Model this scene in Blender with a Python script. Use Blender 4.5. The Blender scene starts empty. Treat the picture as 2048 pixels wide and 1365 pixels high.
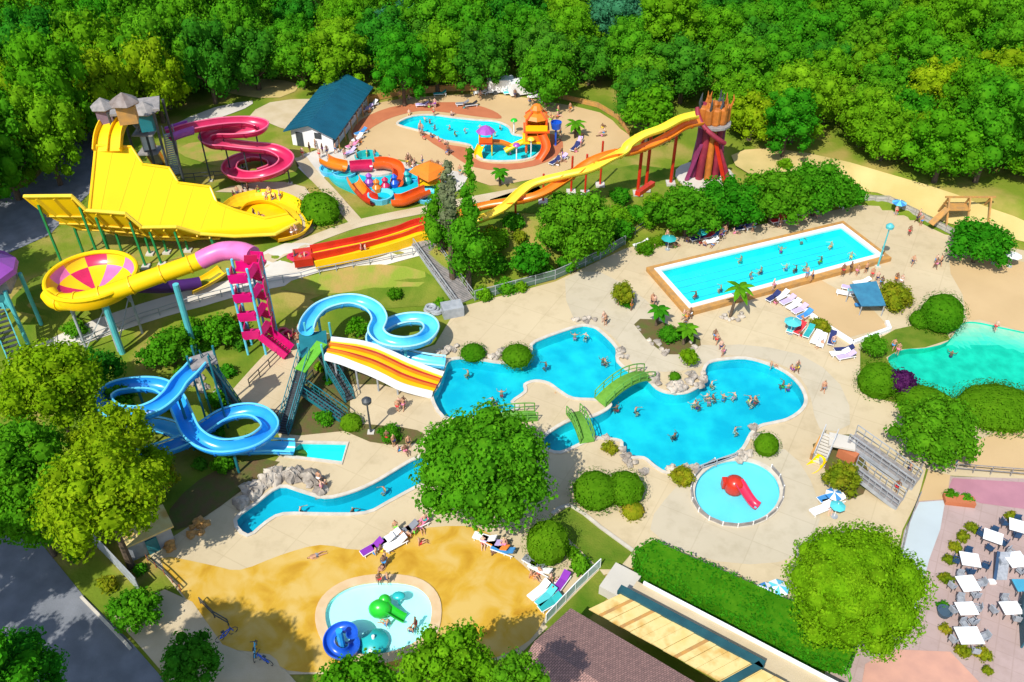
import bpy, math, random
import numpy as np
from mathutils import Vector, geometry

random.seed(7)
R = random.Random(11)
scene = bpy.context.scene
COL = scene.collection
rad = math.radians

# ---------------------------------------------------------------- camera
F_PX, PITCH, CAM_H = 1770.0, rad(39.0), 57.0
TERR = 3.0
cam = bpy.data.objects.new('camera', bpy.data.cameras.new('camera'))
COL.objects.link(cam)
cam.location = (0, 0, CAM_H)
cam.rotation_euler = (math.pi / 2 - PITCH, 0, 0)
cam.data.sensor_width = 36.0
cam.data.lens = F_PX / 2048 * 36.0
cam.data.clip_start = 1.0
cam.data.clip_end = 9000
scene.camera = cam
CP, SP = math.cos(PITCH), math.sin(PITCH)


def ray(px, py):
    u = (px - 1024) / F_PX
    v = (682.5 - py) / F_PX
    return (u, CP + v * SP, -SP + v * CP)


def flat(px, py, z):
    d = ray(px, py)
    t = (z - CAM_H) / d[2]
    return (d[0] * t, d[1] * t)


# terrace: the slide park stands TERR metres above the pool deck
LOW = [(-900, 900), (0, 745), (150, 716), (400, 648), (600, 612), (900, 603), (945, 598), (1110, 554), (1250, 488),
       (1320, 470), (1500, 444), (1720, 401), (1890, 457), (2100, 500), (2600, 560)]
LOWW = sorted(flat(x, y, 0) for x, y in LOW)
LX = np.array([p[0] for p in LOWW])
LY = np.array([p[1] for p in LOWW])


def hgt(x, y):
    yl = float(np.interp(x, LX, LY))
    w = float(np.interp(x, [20, 42], [6.5, 5.0]))
    s = min(1, max(0, (y - yl) / w))
    return TERR * s * s * (3 - 2 * s)


def G(px, py, hh=0.0):
    """the point hh metres above the ground that is seen at photo pixel (px, py)"""
    d = ray(px, py)
    def f(z):
        t = (z - CAM_H) / d[2]
        return z - hgt(d[0] * t, d[1] * t) - hh
    lo, hi = hh - 0.01, TERR + hh + 0.01
    for _ in range(26):
        mid = (lo + hi) / 2
        if f(mid) > 0: hi = mid
        else: lo = mid
    t = (hi - CAM_H) / d[2]
    return Vector((d[0] * t, d[1] * t, hi))


def mpp(p):
    return (p[1] * CP + (CAM_H - p[2]) * SP) / F_PX


def toPX(p):
    x, y, z = p[0], p[1], p[2] - CAM_H
    dep = y * CP - z * SP
    return (1024 + F_PX * x / dep, 682.5 - F_PX * (y * SP + z * CP) / dep)


def smooth(pts, n=5, closed=False):
    """Catmull-Rom through the points"""
    P = [Vector(p) for p in pts]
    m = len(P)
    out = []
    rng = range(m) if closed else range(m - 1)
    for i in rng:
        if closed:
            a, b, c, d = P[(i - 1) % m], P[i], P[(i + 1) % m], P[(i + 2) % m]
        else:
            a, b, c, d = P[max(i - 1, 0)], P[i], P[i + 1], P[min(i + 2, m - 1)]
        for k in range(n):
            t = k / n
            out.append(0.5 * ((2 * b) + (c - a) * t + (2 * a - 5 * b + 4 * c - d) * t * t + (3 * b - a - 3 * c + d) * t ** 3))
    if not closed:
        out.append(P[-1])
    return out


def pip(X, Y, poly):
    X = np.asarray(X, float); Y = np.asarray(Y, float)
    ins = np.zeros(X.shape, bool)
    n = len(poly)
    j = n - 1
    for i in range(n):
        xi, yi = poly[i][0], poly[i][1]
        xj, yj = poly[j][0], poly[j][1]
        if yi != yj:
            c = ((yi > Y) != (yj > Y)) & (X < (xj - xi) * (Y - yi) / (yj - yi) + xi)
            ins ^= c
        j = i
    return ins


def edist(X, Y, poly):
    X = np.asarray(X, float); Y = np.asarray(Y, float)
    D = np.full(X.shape, 1e9)
    n = len(poly)
    for i in range(n):
        ax, ay = poly[i][0], poly[i][1]
        bx, by = poly[(i + 1) % n][0], poly[(i + 1) % n][1]
        dx, dy = bx - ax, by - ay
        L = dx * dx + dy * dy + 1e-9
        t = np.clip(((X - ax) * dx + (Y - ay) * dy) / L, 0, 1)
        D = np.minimum(D, np.hypot(X - ax - t * dx, Y - ay - t * dy))
    return D


# ---------------------------------------------------------------- materials
MATS = {}


def mat(name, c1, c2=None, scale=1.0, rough=0.6, bump=0.0, bscale=None, detail=4.0, spec=0.4, contrast=(0.35, 0.65), c3=None, dist=0.0, coat=0.0, joint=0):
    if name in MATS: return MATS[name]
    m = bpy.data.materials.new(name)
    m.use_nodes = True
    nt = m.node_tree
    b = nt.nodes['Principled BSDF']
    b.inputs['Roughness'].default_value = rough
    b.inputs['Specular IOR Level'].default_value = spec
    b.inputs['Coat Weight'].default_value = coat
    tc = nt.nodes.new('ShaderNodeTexCoord')
    if c2 is None:
        c2 = tuple(c * 0.86 for c in c1)
    n = nt.nodes.new('ShaderNodeTexNoise')
    n.inputs['Scale'].default_value = scale
    n.inputs['Detail'].default_value = detail
    n.inputs['Distortion'].default_value = dist
    nt.links.new(tc.outputs['Object'], n.inputs['Vector'])
    r = nt.nodes.new('ShaderNodeValToRGB')
    r.color_ramp.elements[0].position = contrast[0]
    r.color_ramp.elements[1].position = contrast[1]
    r.color_ramp.elements[0].color = (*c1, 1)
    r.color_ramp.elements[1].color = (*c2, 1)
    if c3:
        e = r.color_ramp.elements.new((contrast[0] + contrast[1]) / 2)
        e.color = (*c3, 1)
    nt.links.new(n.outputs['Fac'], r.inputs['Fac'])
    if joint:
        br = nt.nodes.new('ShaderNodeTexBrick')
        br.inputs['Scale'].default_value = 1.0; br.inputs['Brick Width'].default_value = joint; br.inputs['Row Height'].default_value = joint
        br.inputs['Mortar Size'].default_value = 0.05; br.inputs['Mortar Smooth'].default_value = 0.3; br.offset = 0.0
        br.inputs['Color1'].default_value = (1, 1, 1, 1); br.inputs['Color2'].default_value = (.955, .95, .945, 1); br.inputs['Mortar'].default_value = (.89, .88, .86, 1)
        mp = nt.nodes.new('ShaderNodeMapping'); mp.inputs['Rotation'].default_value = (0, 0, 0.5)
        nt.links.new(tc.outputs['Object'], mp.inputs[0]); nt.links.new(mp.outputs[0], br.inputs['Vector'])
        n3 = nt.nodes.new('ShaderNodeTexNoise'); n3.inputs['Scale'].default_value = 0.55; n3.inputs['Detail'].default_value = 8; n3.inputs['Roughness'].default_value = .65
        nt.links.new(tc.outputs['Object'], n3.inputs['Vector'])
        r3 = nt.nodes.new('ShaderNodeValToRGB'); r3.color_ramp.elements[0].position = .28; r3.color_ramp.elements[0].color = (.86, .85, .82, 1); r3.color_ramp.elements[1].position = .5; r3.color_ramp.elements[1].color = (1, 1, 1, 1)
        nt.links.new(n3.outputs['Fac'], r3.inputs['Fac'])
        m1 = nt.nodes.new('ShaderNodeMixRGB'); m1.blend_type = 'MULTIPLY'; m1.inputs[0].default_value = 1
        m2 = nt.nodes.new('ShaderNodeMixRGB'); m2.blend_type = 'MULTIPLY'; m2.inputs[0].default_value = 1
        nt.links.new(r.outputs['Color'], m1.inputs[1]); nt.links.new(br.outputs['Color'], m1.inputs[2])
        nt.links.new(m1.outputs[0], m2.inputs[1]); nt.links.new(r3.outputs['Color'], m2.inputs[2])
        nt.links.new(m2.outputs[0], b.inputs['Base Color'])
    else:
        nt.links.new(r.outputs['Color'], b.inputs['Base Color'])
    if bump:
        n2 = nt.nodes.new('ShaderNodeTexNoise')
        n2.inputs['Scale'].default_value = bscale or scale * 6
        n2.inputs['Detail'].default_value = 3
        nt.links.new(tc.outputs['Object'], n2.inputs['Vector'])
        bp = nt.nodes.new('ShaderNodeBump')
        bp.inputs['Strength'].default_value = bump
        bp.inputs['Distance'].default_value = 0.1
        nt.links.new(n2.outputs['Fac'], bp.inputs['Height'])
        nt.links.new(bp.outputs['Normal'], b.inputs['Normal'])
    MATS[name] = m
    return m


def gloss(name, c, rough=0.3, var=0.82):
    return mat(name, c, tuple(x * var for x in c), scale=0.9, rough=rough, spec=0.5, detail=5)


def foliage(name, c1, c2, c3, scale=0.6, trans=0.38):
    m = bpy.data.materials.new(name)
    m.use_nodes = True
    nt = m.node_tree
    for x in list(nt.nodes):
        if x.type != 'OUTPUT_MATERIAL': nt.nodes.remove(x)
    out = nt.nodes['Material Output']
    tc = nt.nodes.new('ShaderNodeTexCoord')
    oi = nt.nodes.new('ShaderNodeObjectInfo')
    ad = nt.nodes.new('ShaderNodeVectorMath'); ad.operation = 'ADD'
    sc = nt.nodes.new('ShaderNodeMath'); sc.operation = 'MULTIPLY'; sc.inputs[1].default_value = 60
    nt.links.new(oi.outputs['Random'], sc.inputs[0])
    nt.links.new(tc.outputs['Object'], ad.inputs[0])
    nt.links.new(sc.outputs[0], ad.inputs[1])
    n = nt.nodes.new('ShaderNodeTexNoise')
    n.inputs['Scale'].default_value = scale; n.inputs['Detail'].default_value = 6; n.inputs['Roughness'].default_value = 0.7
    nt.links.new(ad.outputs[0], n.inputs['Vector'])
    r = nt.nodes.new('ShaderNodeValToRGB')
    r.color_ramp.elements[0].position = 0.34; r.color_ramp.elements[0].color = (*c1, 1)
    r.color_ramp.elements[1].position = 0.68; r.color_ramp.elements[1].color = (*c3, 1)
    e = r.color_ramp.elements.new(0.5); e.color = (*c2, 1)
    nt.links.new(n.outputs['Fac'], r.inputs['Fac'])
    hs = nt.nodes.new('ShaderNodeHueSaturation')
    mr = nt.nodes.new('ShaderNodeMapRange'); mr.inputs['To Min'].default_value = 0.484; mr.inputs['To Max'].default_value = 0.516
    nt.links.new(oi.outputs['Random'], mr.inputs['Value'])
    nt.links.new(mr.outputs[0], hs.inputs['Hue'])
    mv = nt.nodes.new('ShaderNodeMapRange'); mv.inputs['To Min'].default_value = 1.12; mv.inputs['To Max'].default_value = 0.9
    nt.links.new(oi.outputs['Random'], mv.inputs['Value'])
    ge = nt.nodes.new('ShaderNodeNewGeometry')
    mi_ = nt.nodes.new('ShaderNodeMapRange'); mi_.inputs['To Min'].default_value = 0.8; mi_.inputs['To Max'].default_value = 1.3
    nt.links.new(ge.outputs['Random Per Island'], mi_.inputs['Value'])
    mm = nt.nodes.new('ShaderNodeMath'); mm.operation = 'MULTIPLY'
    nt.links.new(mv.outputs[0], mm.inputs[0]); nt.links.new(mi_.outputs[0], mm.inputs[1])
    nt.links.new(mm.outputs[0], hs.inputs['Value'])
    nt.links.new(r.outputs['Color'], hs.inputs['Color'])
    d = nt.nodes.new('ShaderNodeBsdfDiffuse')
    t = nt.nodes.new('ShaderNodeBsdfTranslucent')
    mx = nt.nodes.new('ShaderNodeMixShader'); mx.inputs[0].default_value = trans
    nt.links.new(hs.outputs[0], d.inputs['Color'])
    nt.links.new(hs.outputs[0], t.inputs['Color'])
    nt.links.new(d.outputs[0], mx.inputs[1]); nt.links.new(t.outputs[0], mx.inputs[2])
    nt.links.new(mx.outputs[0], out.inputs['Surface'])
    MATS[name] = m
    return m


def water(name, tint, rough=0.08, wave=3.2, strength=0.10):
    m = bpy.data.materials.new(name)
    m.use_nodes = True
    nt = m.node_tree
    for x in list(nt.nodes):
        if x.type != 'OUTPUT_MATERIAL': nt.nodes.remove(x)
    out = nt.nodes['Material Output']
    tr = nt.nodes.new('ShaderNodeBsdfTransparent'); tr.inputs[0].default_value = (*tint, 1)
    gl = nt.nodes.new('ShaderNodeBsdfGlossy'); gl.inputs['Roughness'].default_value = rough
    fr = nt.nodes.new('ShaderNodeFresnel'); fr.inputs['IOR'].default_value = 1.33
    tc = nt.nodes.new('ShaderNodeTexCoord')
    n = nt.nodes.new('ShaderNodeTexNoise'); n.inputs['Scale'].default_value = wave; n.inputs['Detail'].default_value = 4
    n.inputs['Distortion'].default_value = 0.6
    nt.links.new(tc.outputs['Object'], n.inputs['Vector'])
    bp = nt.nodes.new('ShaderNodeBump'); bp.inputs['Strength'].default_value = strength; bp.inputs['Distance'].default_value = 0.3
    nt.links.new(n.outputs['Fac'], bp.inputs['Height'])
    for s in (gl, fr): nt.links.new(bp.outputs[0], s.inputs['Normal'])
    mx = nt.nodes.new('ShaderNodeMixShader')
    nt.links.new(fr.outputs[0], mx.inputs[0]); nt.links.new(tr.outputs[0], mx.inputs[1]); nt.links.new(gl.outputs[0], mx.inputs[2])
    nt.links.new(mx.outputs[0], out.inputs['Surface'])
    MATS[name] = m
    return m


# ---------------------------------------------------------------- objects
ORG = {}


def tag(o, label, cat, group=None):
    o['label'] = label
    o['category'] = cat
    if group: o['group'] = group
    return o


def thing(name, label, cat, loc=(0, 0, 0), group=None):
    o = bpy.data.objects.new(name, None)
    o.empty_display_size = 0.5
    o.location = loc
    COL.objects.link(o)
    ORG[o] = Vector(loc)
    return tag(o, label, cat, group)


class MB:
    def __init__(s):
        s.v, s.f, s.mi, s.k = [], [], [], 0

    def add(s, vs, fs, mi=None):
        o = len(s.v)
        s.v += [tuple(v) for v in vs]
        for i, f in enumerate(fs):
            s.f.append([o + j for j in f])
            s.mi.append(s.k if mi is None else (mi[i] if isinstance(mi, (list, tuple)) else mi))
        return s

    def box(s, c, size, rz=0.0):
        ca, sa = math.cos(rz), math.sin(rz)
        vs = []
        for dz in (-.5, .5):
            for dx, dy in ((-.5, -.5), (.5, -.5), (.5, .5), (-.5, .5)):
                x, y = dx * size[0], dy * size[1]
                vs.append((c[0] + x * ca - y * sa, c[1] + x * sa + y * ca, c[2] + dz * size[2]))
        return s.add(vs, [(3, 2, 1, 0), (4, 5, 6, 7), (0, 1, 5, 4), (1, 2, 6, 5), (2, 3, 7, 6), (3, 0, 4, 7)])

    def bar(s, a, b, w, h=None):
        h = h or w
        a, b = Vector(a), Vector(b)
        t = (b - a).normalized()
        up = Vector((0, 0, 1)) if abs(t.z) < 0.95 else Vector((0, 1, 0))
        sd = t.cross(up).normalized(); u2 = sd.cross(t)
        vs = []
        for p in (a, b):
            for i, j in ((-1, -1), (1, -1), (1, 1), (-1, 1)):
                vs.append(p + sd * (i * w / 2) + u2 * (j * h / 2))
        return s.add(vs, [(3, 2, 1, 0), (4, 5, 6, 7), (0, 1, 5, 4), (1, 2, 6, 5), (2, 3, 7, 6), (3, 0, 4, 7)])

    def frames(s, path, closed=False):
        P = [Vector(p) for p in path]
        n = len(P)
        out = []
        for i in range(n):
            a = P[(i - 1) % n] if closed else P[max(i - 1, 0)]
            b = P[(i + 1) % n] if closed else P[min(i + 1, n - 1)]
            t = b - a
            if t.length < 1e-6: t = Vector((1, 0, 0))
            t.normalize()
            up = Vector((0, 0, 1)) if abs(t.z) < 0.97 else Vector((0, 1, 0))
            sd = t.cross(up).normalized()
            out.append((P[i], t, sd, sd.cross(t)))
        return out

    def sweep(s, path, prof, closed=False, caps=True, scales=None):
        fr = s.frames(path, closed)
        m = len(prof)
        vs = []
        for i, (p, t, sd, up) in enumerate(fr):
            k = scales[i] if scales else 1
            vs += [p + sd * (a * k) + up * (b * k) for a, b in prof]
        n = len(fr)
        fs = []
        for i in range(n if closed else n - 1):
            j = (i + 1) % n
            for k in range(m):
                l = (k + 1) % m
                fs.append((i * m + k, i * m + l, j * m + l, j * m + k))
        if caps and not closed:
            fs.append(tuple(range(m))[::-1]); fs.append(tuple((n - 1) * m + k for k in range(m)))
        return s.add(vs, fs)

    def tube(s, path, r, n=8, closed=False, scales=None):
        return s.sweep(path, [(r * math.cos(2 * math.pi * k / n), r * math.sin(2 * math.pi * k / n)) for k in range(n)], closed, True, scales)

    def post(s, x, y, z0, z1, r, n=8, r1=None):
        r1 = r if r1 is None else r1
        vs = []
        for z, q in ((z0, r), (z1, r1)):
            vs += [(x + q * math.cos(2 * math.pi * k / n), y + q * math.sin(2 * math.pi * k / n), z) for k in range(n)]
        return s.add(vs, [(k, (k + 1) % n, n + (k + 1) % n, n + k) for k in range(n)] + [tuple(range(n))[::-1], tuple(range(n, 2 * n))])

    def flume(s, path, r, arc=100, th=0.07, n=9, closed=False):
        pr = []
        for k in range(n + 1):
            a = rad(-arc + 2 * arc * k / n)
            pr.append(((r + th) * math.sin(a), -(r + th) * math.cos(a)))
        for k in range(n, -1, -1):
            a = rad(-arc + 2 * arc * k / n)
            pr.append((r * math.sin(a), -r * math.cos(a)))
        return s.sweep(path, pr, closed)

    def ell(s, c, rx, ry, rz, nu=12, nv=8, top=1.0, bot=-1.0):
        vs = []
        for j in range(nv + 1):
            ph = math.asin(max(-1, min(1, bot))) + (math.asin(top) - math.asin(max(-1, bot))) * j / nv
            for i in range(nu):
                th = 2 * math.pi * i / nu
                vs.append((c[0] + rx * math.cos(ph) * math.cos(th), c[1] + ry * math.cos(ph) * math.sin(th), c[2] + rz * math.sin(ph)))
        fs = []
        for j in range(nv):
            for i in range(nu):
                k = (i + 1) % nu
                fs.append((j * nu + i, j * nu + k, (j + 1) * nu + k, (j + 1) * nu + i))
        fs.append(tuple(range(nu))[::-1]); fs.append(tuple(nv * nu + i for i in range(nu)))
        return s.add(vs, fs)

    def lathe(s, c, prof, n=20):
        vs = []
        for r, z in prof:
            vs += [(c[0] + r * math.cos(2 * math.pi * k / n), c[1] + r * math.sin(2 * math.pi * k / n), c[2] + z) for k in range(n)]
        fs = []
        for j in range(len(prof) - 1):
            for k in range(n):
                l = (k + 1) % n
                fs.append((j * n + k, j * n + l, (j + 1) * n + l, (j + 1) * n + k))
        return s.add(vs, fs)

    def prism(s, poly, z0, z1):
        n = len(poly)
        P = [Vector((p[0], p[1], 0)) for p in poly]
        tri = geometry.tessellate_polygon([P])
        vs = [(p[0], p[1], z0) for p in poly] + [(p[0], p[1], z1) for p in poly]
        fs = []
        for a, b, c in tri:
            fs.append((n + a, n + b, n + c)); fs.append((c, b, a))
        for i in range(n):
            j = (i + 1) % n
            fs.append((i, j, n + j, n + i))
        return s.add(vs, fs)

    def grid(s, rows):
        m = len(rows[0])
        vs = [p for r in rows for p in r]
        return s.add(vs, [(i * m + k, i * m + k + 1, (i + 1) * m + k + 1, (i + 1) * m + k) for i in range(len(rows) - 1) for k in range(m - 1)])

    def build(s, name, m, parent=None, sm=False, fix=True):
        me = bpy.data.meshes.new(name)
        o = bpy.data.objects.new(name, me)
        if parent is not None:
            org = ORG[parent]; loc = (0, 0, 0)
        else:
            xs = np.array(s.v)
            org = Vector((float(xs[:, 0].mean()), float(xs[:, 1].mean()), float(xs[:, 2].min()))); loc = org
        me.from_pydata([(v[0] - org.x, v[1] - org.y, v[2] - org.z) for v in s.v], [], s.f)
        for q in (m if isinstance(m, (list, tuple)) else [m]): me.materials.append(q)
        if any(s.mi): me.polygons.foreach_set('material_index', s.mi)
        if sm: me.polygons.foreach_set('use_smooth', [True] * len(me.polygons))
        if fix:
            import bmesh
            bm = bmesh.new(); bm.from_mesh(me)
            bmesh.ops.recalc_face_normals(bm, faces=bm.faces)
            bm.to_mesh(me); bm.free()
        if sm:
            try: me.set_sharp_from_angle(angle=rad(40))
            except Exception: pass
        me.update()
        o.location = loc
        COL.objects.link(o)
        if parent is not None: o.parent = parent
        ORG[o] = org
        return o


def structure(o, kind='structure'):
    o['kind'] = kind
    return o


def part(name, m, parent, fn, sm=False):
    b = MB(); fn(b)
    return b.build(name, m, parent, sm)


def copy_tree(o, parent=None):
    c = o.copy()
    COL.objects.link(c)
    if parent is not None: c.parent = parent
    for ch in list(o.children): copy_tree(ch, c)
    return c


def wpoly(px, closed_smooth=0):
    w = [G(x, y) for x, y in px]
    if closed_smooth: w = smooth(w, closed_smooth, True)
    return [(p.x, p.y) for p in w]


def sheet(name, poly, off, m, holes=(), step=1.6, flatz=None, drop_pools=False):
    """a thin sheet of ground that follows the terrain"""
    vs = [Vector(p[:2]) for p in poly]
    n = len(vs)
    ed = [(i, (i + 1) % n) for i in range(n)]
    for h in holes:
        k = len(vs)
        vs += [Vector(p[:2]) for p in h]
        ed += [(k + i, k + (i + 1) % len(h)) for i in range(len(h))]
    xs = [p[0] for p in poly]; ys = [p[1] for p in poly]
    gx, gy = np.meshgrid(np.arange(min(xs), max(xs), step), np.arange(min(ys), max(ys), step))
    gx = gx.ravel() + 0.013; gy = gy.ravel() + 0.017
    ok = pip(gx, gy, poly) & (edist(gx, gy, poly) > 0.3)
    for h in holes: ok &= (~pip(gx, gy, h)) & (edist(gx, gy, h) > 0.3)
    vs += [Vector((float(a), float(b))) for a, b in zip(gx[ok], gy[ok])]
    V, E, Fc, _, _, _ = geometry.delaunay_2d_cdt(vs, ed, [list(range(n))], 1, 1e-5)
    cx = np.array([sum(V[i][0] for i in f) / len(f) for f in Fc]); cy = np.array([sum(V[i][1] for i in f) / len(f) for f in Fc])
    keep = pip(cx, cy, poly)
    for h in holes: keep &= ~pip(cx, cy, h)
    b = MB()
    b.add([(v[0], v[1], (hgt(v[0], v[1]) if flatz is None else flatz) + off) for v in V], [f for f, k in zip(Fc, keep) if k])
    return structure(b.build(name, m, sm=True, fix=False))
# ---------------------------------------------------------------- palette
M_GRASS = mat('grass_ground', (0.10, 0.17, 0.012), (0.30, 0.24, 0.06), scale=0.16, rough=0.95, bump=0.6, bscale=3, c3=(0.155, 0.205, 0.018), spec=0.1)
M_LAWN = mat('lawn_grass', (0.07, 0.145, 0.008), (0.17, 0.20, 0.025), scale=0.35, rough=0.95, bump=0.6, bscale=6, spec=0.1)
M_DRY = mat('dry_grass', (0.34, 0.24, 0.07), (0.20, 0.26, 0.03), scale=0.5, rough=0.95, bump=0.5, bscale=5, spec=0.1)
M_DECK = mat('pale_concrete', (0.545, 0.445, 0.28), (0.495, 0.40, 0.25), scale=0.11, rough=0.85, joint=4.0, bump=0.08, bscale=8, detail=6, spec=0.2)
M_DECK2 = mat('smooth_concrete', (0.505, 0.44, 0.32), (0.465, 0.405, 0.29), scale=0.2, rough=0.85, joint=4.0, spec=0.2, bump=0.06, bscale=8)
M_OCHRE = mat('ochre_concrete', (0.40, 0.20, 0.004), (0.55, 0.37, 0.095), scale=0.42, rough=0.75, detail=6, c3=(0.51, 0.30, 0.022), contrast=(0.30, 0.62), dist=0.5, bump=0.06, bscale=7)
M_SAND = mat('sand', (0.53, 0.375, 0.195), (0.48, 0.335, 0.17), scale=0.15, rough=0.95, spec=0.1, bump=0.1, bscale=6)
M_SANDY = mat('yellow_sand', (0.58, 0.43, 0.18), (0.44, 0.35, 0.13), scale=0.2, rough=0.95, spec=0.1, bump=0.1, bscale=6)
M_BROWN = mat('red_brown_paving', (0.46, 0.155, 0.07), (0.40, 0.13, 0.06), scale=0.5, rough=0.9, spec=0.1)
M_PATH = mat('path_gravel', (0.52, 0.43, 0.29), (0.45, 0.36, 0.22), scale=0.4, rough=0.95, spec=0.1, bump=0.15, bscale=8)
M_PALE = mat('white_concrete', (0.56, 0.52, 0.45), (0.48, 0.45, 0.39), scale=0.3, rough=0.9, spec=0.1)
M_ASPH = mat('asphalt', (0.19, 0.20, 0.22), (0.14, 0.15, 0.165), scale=0.6, rough=0.95, bump=0.15, bscale=9, spec=0.2)
M_MAUVE = mat('mauve_paving', (0.42, 0.20, 0.24), (0.36, 0.17, 0.21), scale=0.5, rough=0.9, spec=0.1)
M_PINKPAVE = mat('pinkish_paving', (0.42, 0.315, 0.29), (0.375, 0.28, 0.255), scale=0.35, rough=0.9, joint=1.2, spec=0.15, bump=0.1, bscale=5)
M_SALMON = mat('salmon_paving', (0.55, 0.30, 0.22), (0.47, 0.26, 0.20), scale=0.8, rough=0.9, spec=0.1)
M_BLUEPATH = mat('bluish_concrete', (0.43, 0.49, 0.50), (0.39, 0.44, 0.45), scale=0.3, rough=0.85, spec=0.2)
M_SOIL = mat('planting_soil', (0.13, 0.085, 0.04), (0.09, 0.11, 0.025), scale=1.0, rough=0.95, bump=0.4, bscale=6, spec=0.1)
M_ROCK = mat('pale_rock', (0.52, 0.46, 0.38), (0.22, 0.19, 0.16), scale=0.8, rough=0.9, bump=0.6, bscale=3, spec=0.15)
M_COPE = mat('coping_stone', (0.58, 0.53, 0.44), (0.47, 0.42, 0.34), scale=1.2, rough=0.8)
M_WHITE = mat('white_paint', (0.80, 0.80, 0.79), (0.74, 0.74, 0.73), scale=1.0, rough=0.4)
M_CREAM = mat('cream_panel', (0.64, 0.46, 0.16), (0.52, 0.31, 0.075), scale=0.7, rough=0.6, c3=(0.66, 0.52, 0.22), detail=9)
M_WOOD = mat('ochre_timber', (0.50, 0.25, 0.06), (0.36, 0.20, 0.07), scale=1.6, rough=0.8)
M_WOODG = mat('grey_timber', (0.30, 0.27, 0.25), (0.19, 0.18, 0.17), scale=2.0, rough=0.85, bump=0.2)
M_GREYM = mat('grey_metal', (0.36, 0.38, 0.40), (0.28, 0.30, 0.32), scale=2, rough=0.45)
M_DARKM = mat('dark_metal', (0.06, 0.07, 0.075), (0.04, 0.045, 0.05), scale=2, rough=0.5)
M_TEALM = mat('teal_paint', (0.015, 0.17, 0.20), (0.012, 0.14, 0.165), scale=1.0, rough=0.4)
M_TEALL = mat('light_teal_paint', (0.10, 0.46, 0.47), (0.07, 0.38, 0.40), scale=1.0, rough=0.4)
M_ROOFT = mat('teal_roof_sheet', (0.004, 0.09, 0.145), (0.003, 0.07, 0.115), scale=0.5, rough=0.5, bump=0.1)
M_YEL = mat('yellow_gelcoat', (0.82, 0.53, 0.0012), (0.78, 0.49, 0.001), scale=0.25, rough=0.6, spec=0.2)
M_YEL2 = mat('golden_gelcoat', (0.86, 0.52, 0.004), (0.80, 0.45, 0.003), scale=0.5, rough=0.35)
M_LEMON = mat('lemon_gelcoat', (0.84, 0.62, 0.05), (0.78, 0.54, 0.03), scale=0.4, rough=0.35)
M_ORAN = gloss('orange_gelcoat', (0.74, 0.20, 0.012))
M_RED = gloss('red_gelcoat', (0.54, 0.03, 0.01))
M_ORED = gloss('orange_red_gelcoat', (0.76, 0.10, 0.01))
M_CRIM = gloss('crimson_gelcoat', (0.56, 0.018, 0.09))
M_MAG = gloss('magenta_gelcoat', (0.66, 0.005, 0.16))
M_PINK = gloss('pink_gelcoat', (0.78, 0.17, 0.42))
M_PURP = gloss('purple_gelcoat', (0.34, 0.08, 0.42))
M_DPURP = gloss('deep_purple_gelcoat', (0.12, 0.02, 0.22))
M_BLUE = mat('blue_gelcoat', (0.025, 0.34, 0.80), (0.02, 0.27, 0.72), scale=0.5, rough=0.25)
M_SKYB = mat('sky_blue_gelcoat', (0.10, 0.55, 0.82), (0.05, 0.44, 0.78), scale=0.5, rough=0.25)
M_AQUA = mat('aqua_gelcoat', (0.14, 0.58, 0.76), (0.10, 0.50, 0.70), scale=0.5, rough=0.25)
M_DKBLUE = gloss('royal_blue_gelcoat', (0.012, 0.10, 0.58))
M_GREENP = gloss('green_gelcoat', (0.02, 0.50, 0.025))
M_GREENPOST = gloss('green_paint', (0.015, 0.22, 0.06))
M_TURF = mat('green_turf_mat', (0.12, 0.40, 0.03), (0.09, 0.33, 0.02), scale=3, rough=0.95)
M_TEALB = gloss('teal_gelcoat', (0.02, 0.42, 0.42))
M_TRUNK = mat('bark', (0.13, 0.09, 0.055), (0.08, 0.055, 0.035), scale=3, rough=0.95, bump=0.5)
M_BLUECLOTH = mat('blue_fabric', (0.05, 0.25, 0.55), (0.04, 0.2, 0.46), scale=2, rough=0.9)
M_CARDB = mat('stone_wall', (0.45, 0.42, 0.37), (0.32, 0.30, 0.27), scale=1.5, rough=0.9, bump=0.4)


def tile_roof():
    m = bpy.data.materials.new('roof_tiles'); m.use_nodes = True
    nt = m.node_tree; b = nt.nodes['Principled BSDF']; b.inputs['Roughness'].default_value = 0.9
    tc = nt.nodes.new('ShaderNodeTexCoord')
    br = nt.nodes.new('ShaderNodeTexBrick')
    br.inputs['Scale'].default_value = 1.9; br.inputs['Mortar Size'].default_value = 0.03
    br.inputs['Color1'].default_value = (0.36, 0.20, 0.165, 1); br.inputs['Color2'].default_value = (0.25, 0.14, 0.12, 1); br.inputs['Mortar'].default_value = (0.08, 0.05, 0.045, 1)
    mp = nt.nodes.new('ShaderNodeMapping'); mp.inputs['Rotation'].default_value = (0, 0, rad(-38))
    nt.links.new(tc.outputs['Object'], mp.inputs[0]); nt.links.new(mp.outputs[0], br.inputs['Vector']); nt.links.new(br.outputs['Color'], b.inputs['Base Color'])
    MATS['roof_tiles'] = m
    return m


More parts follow.
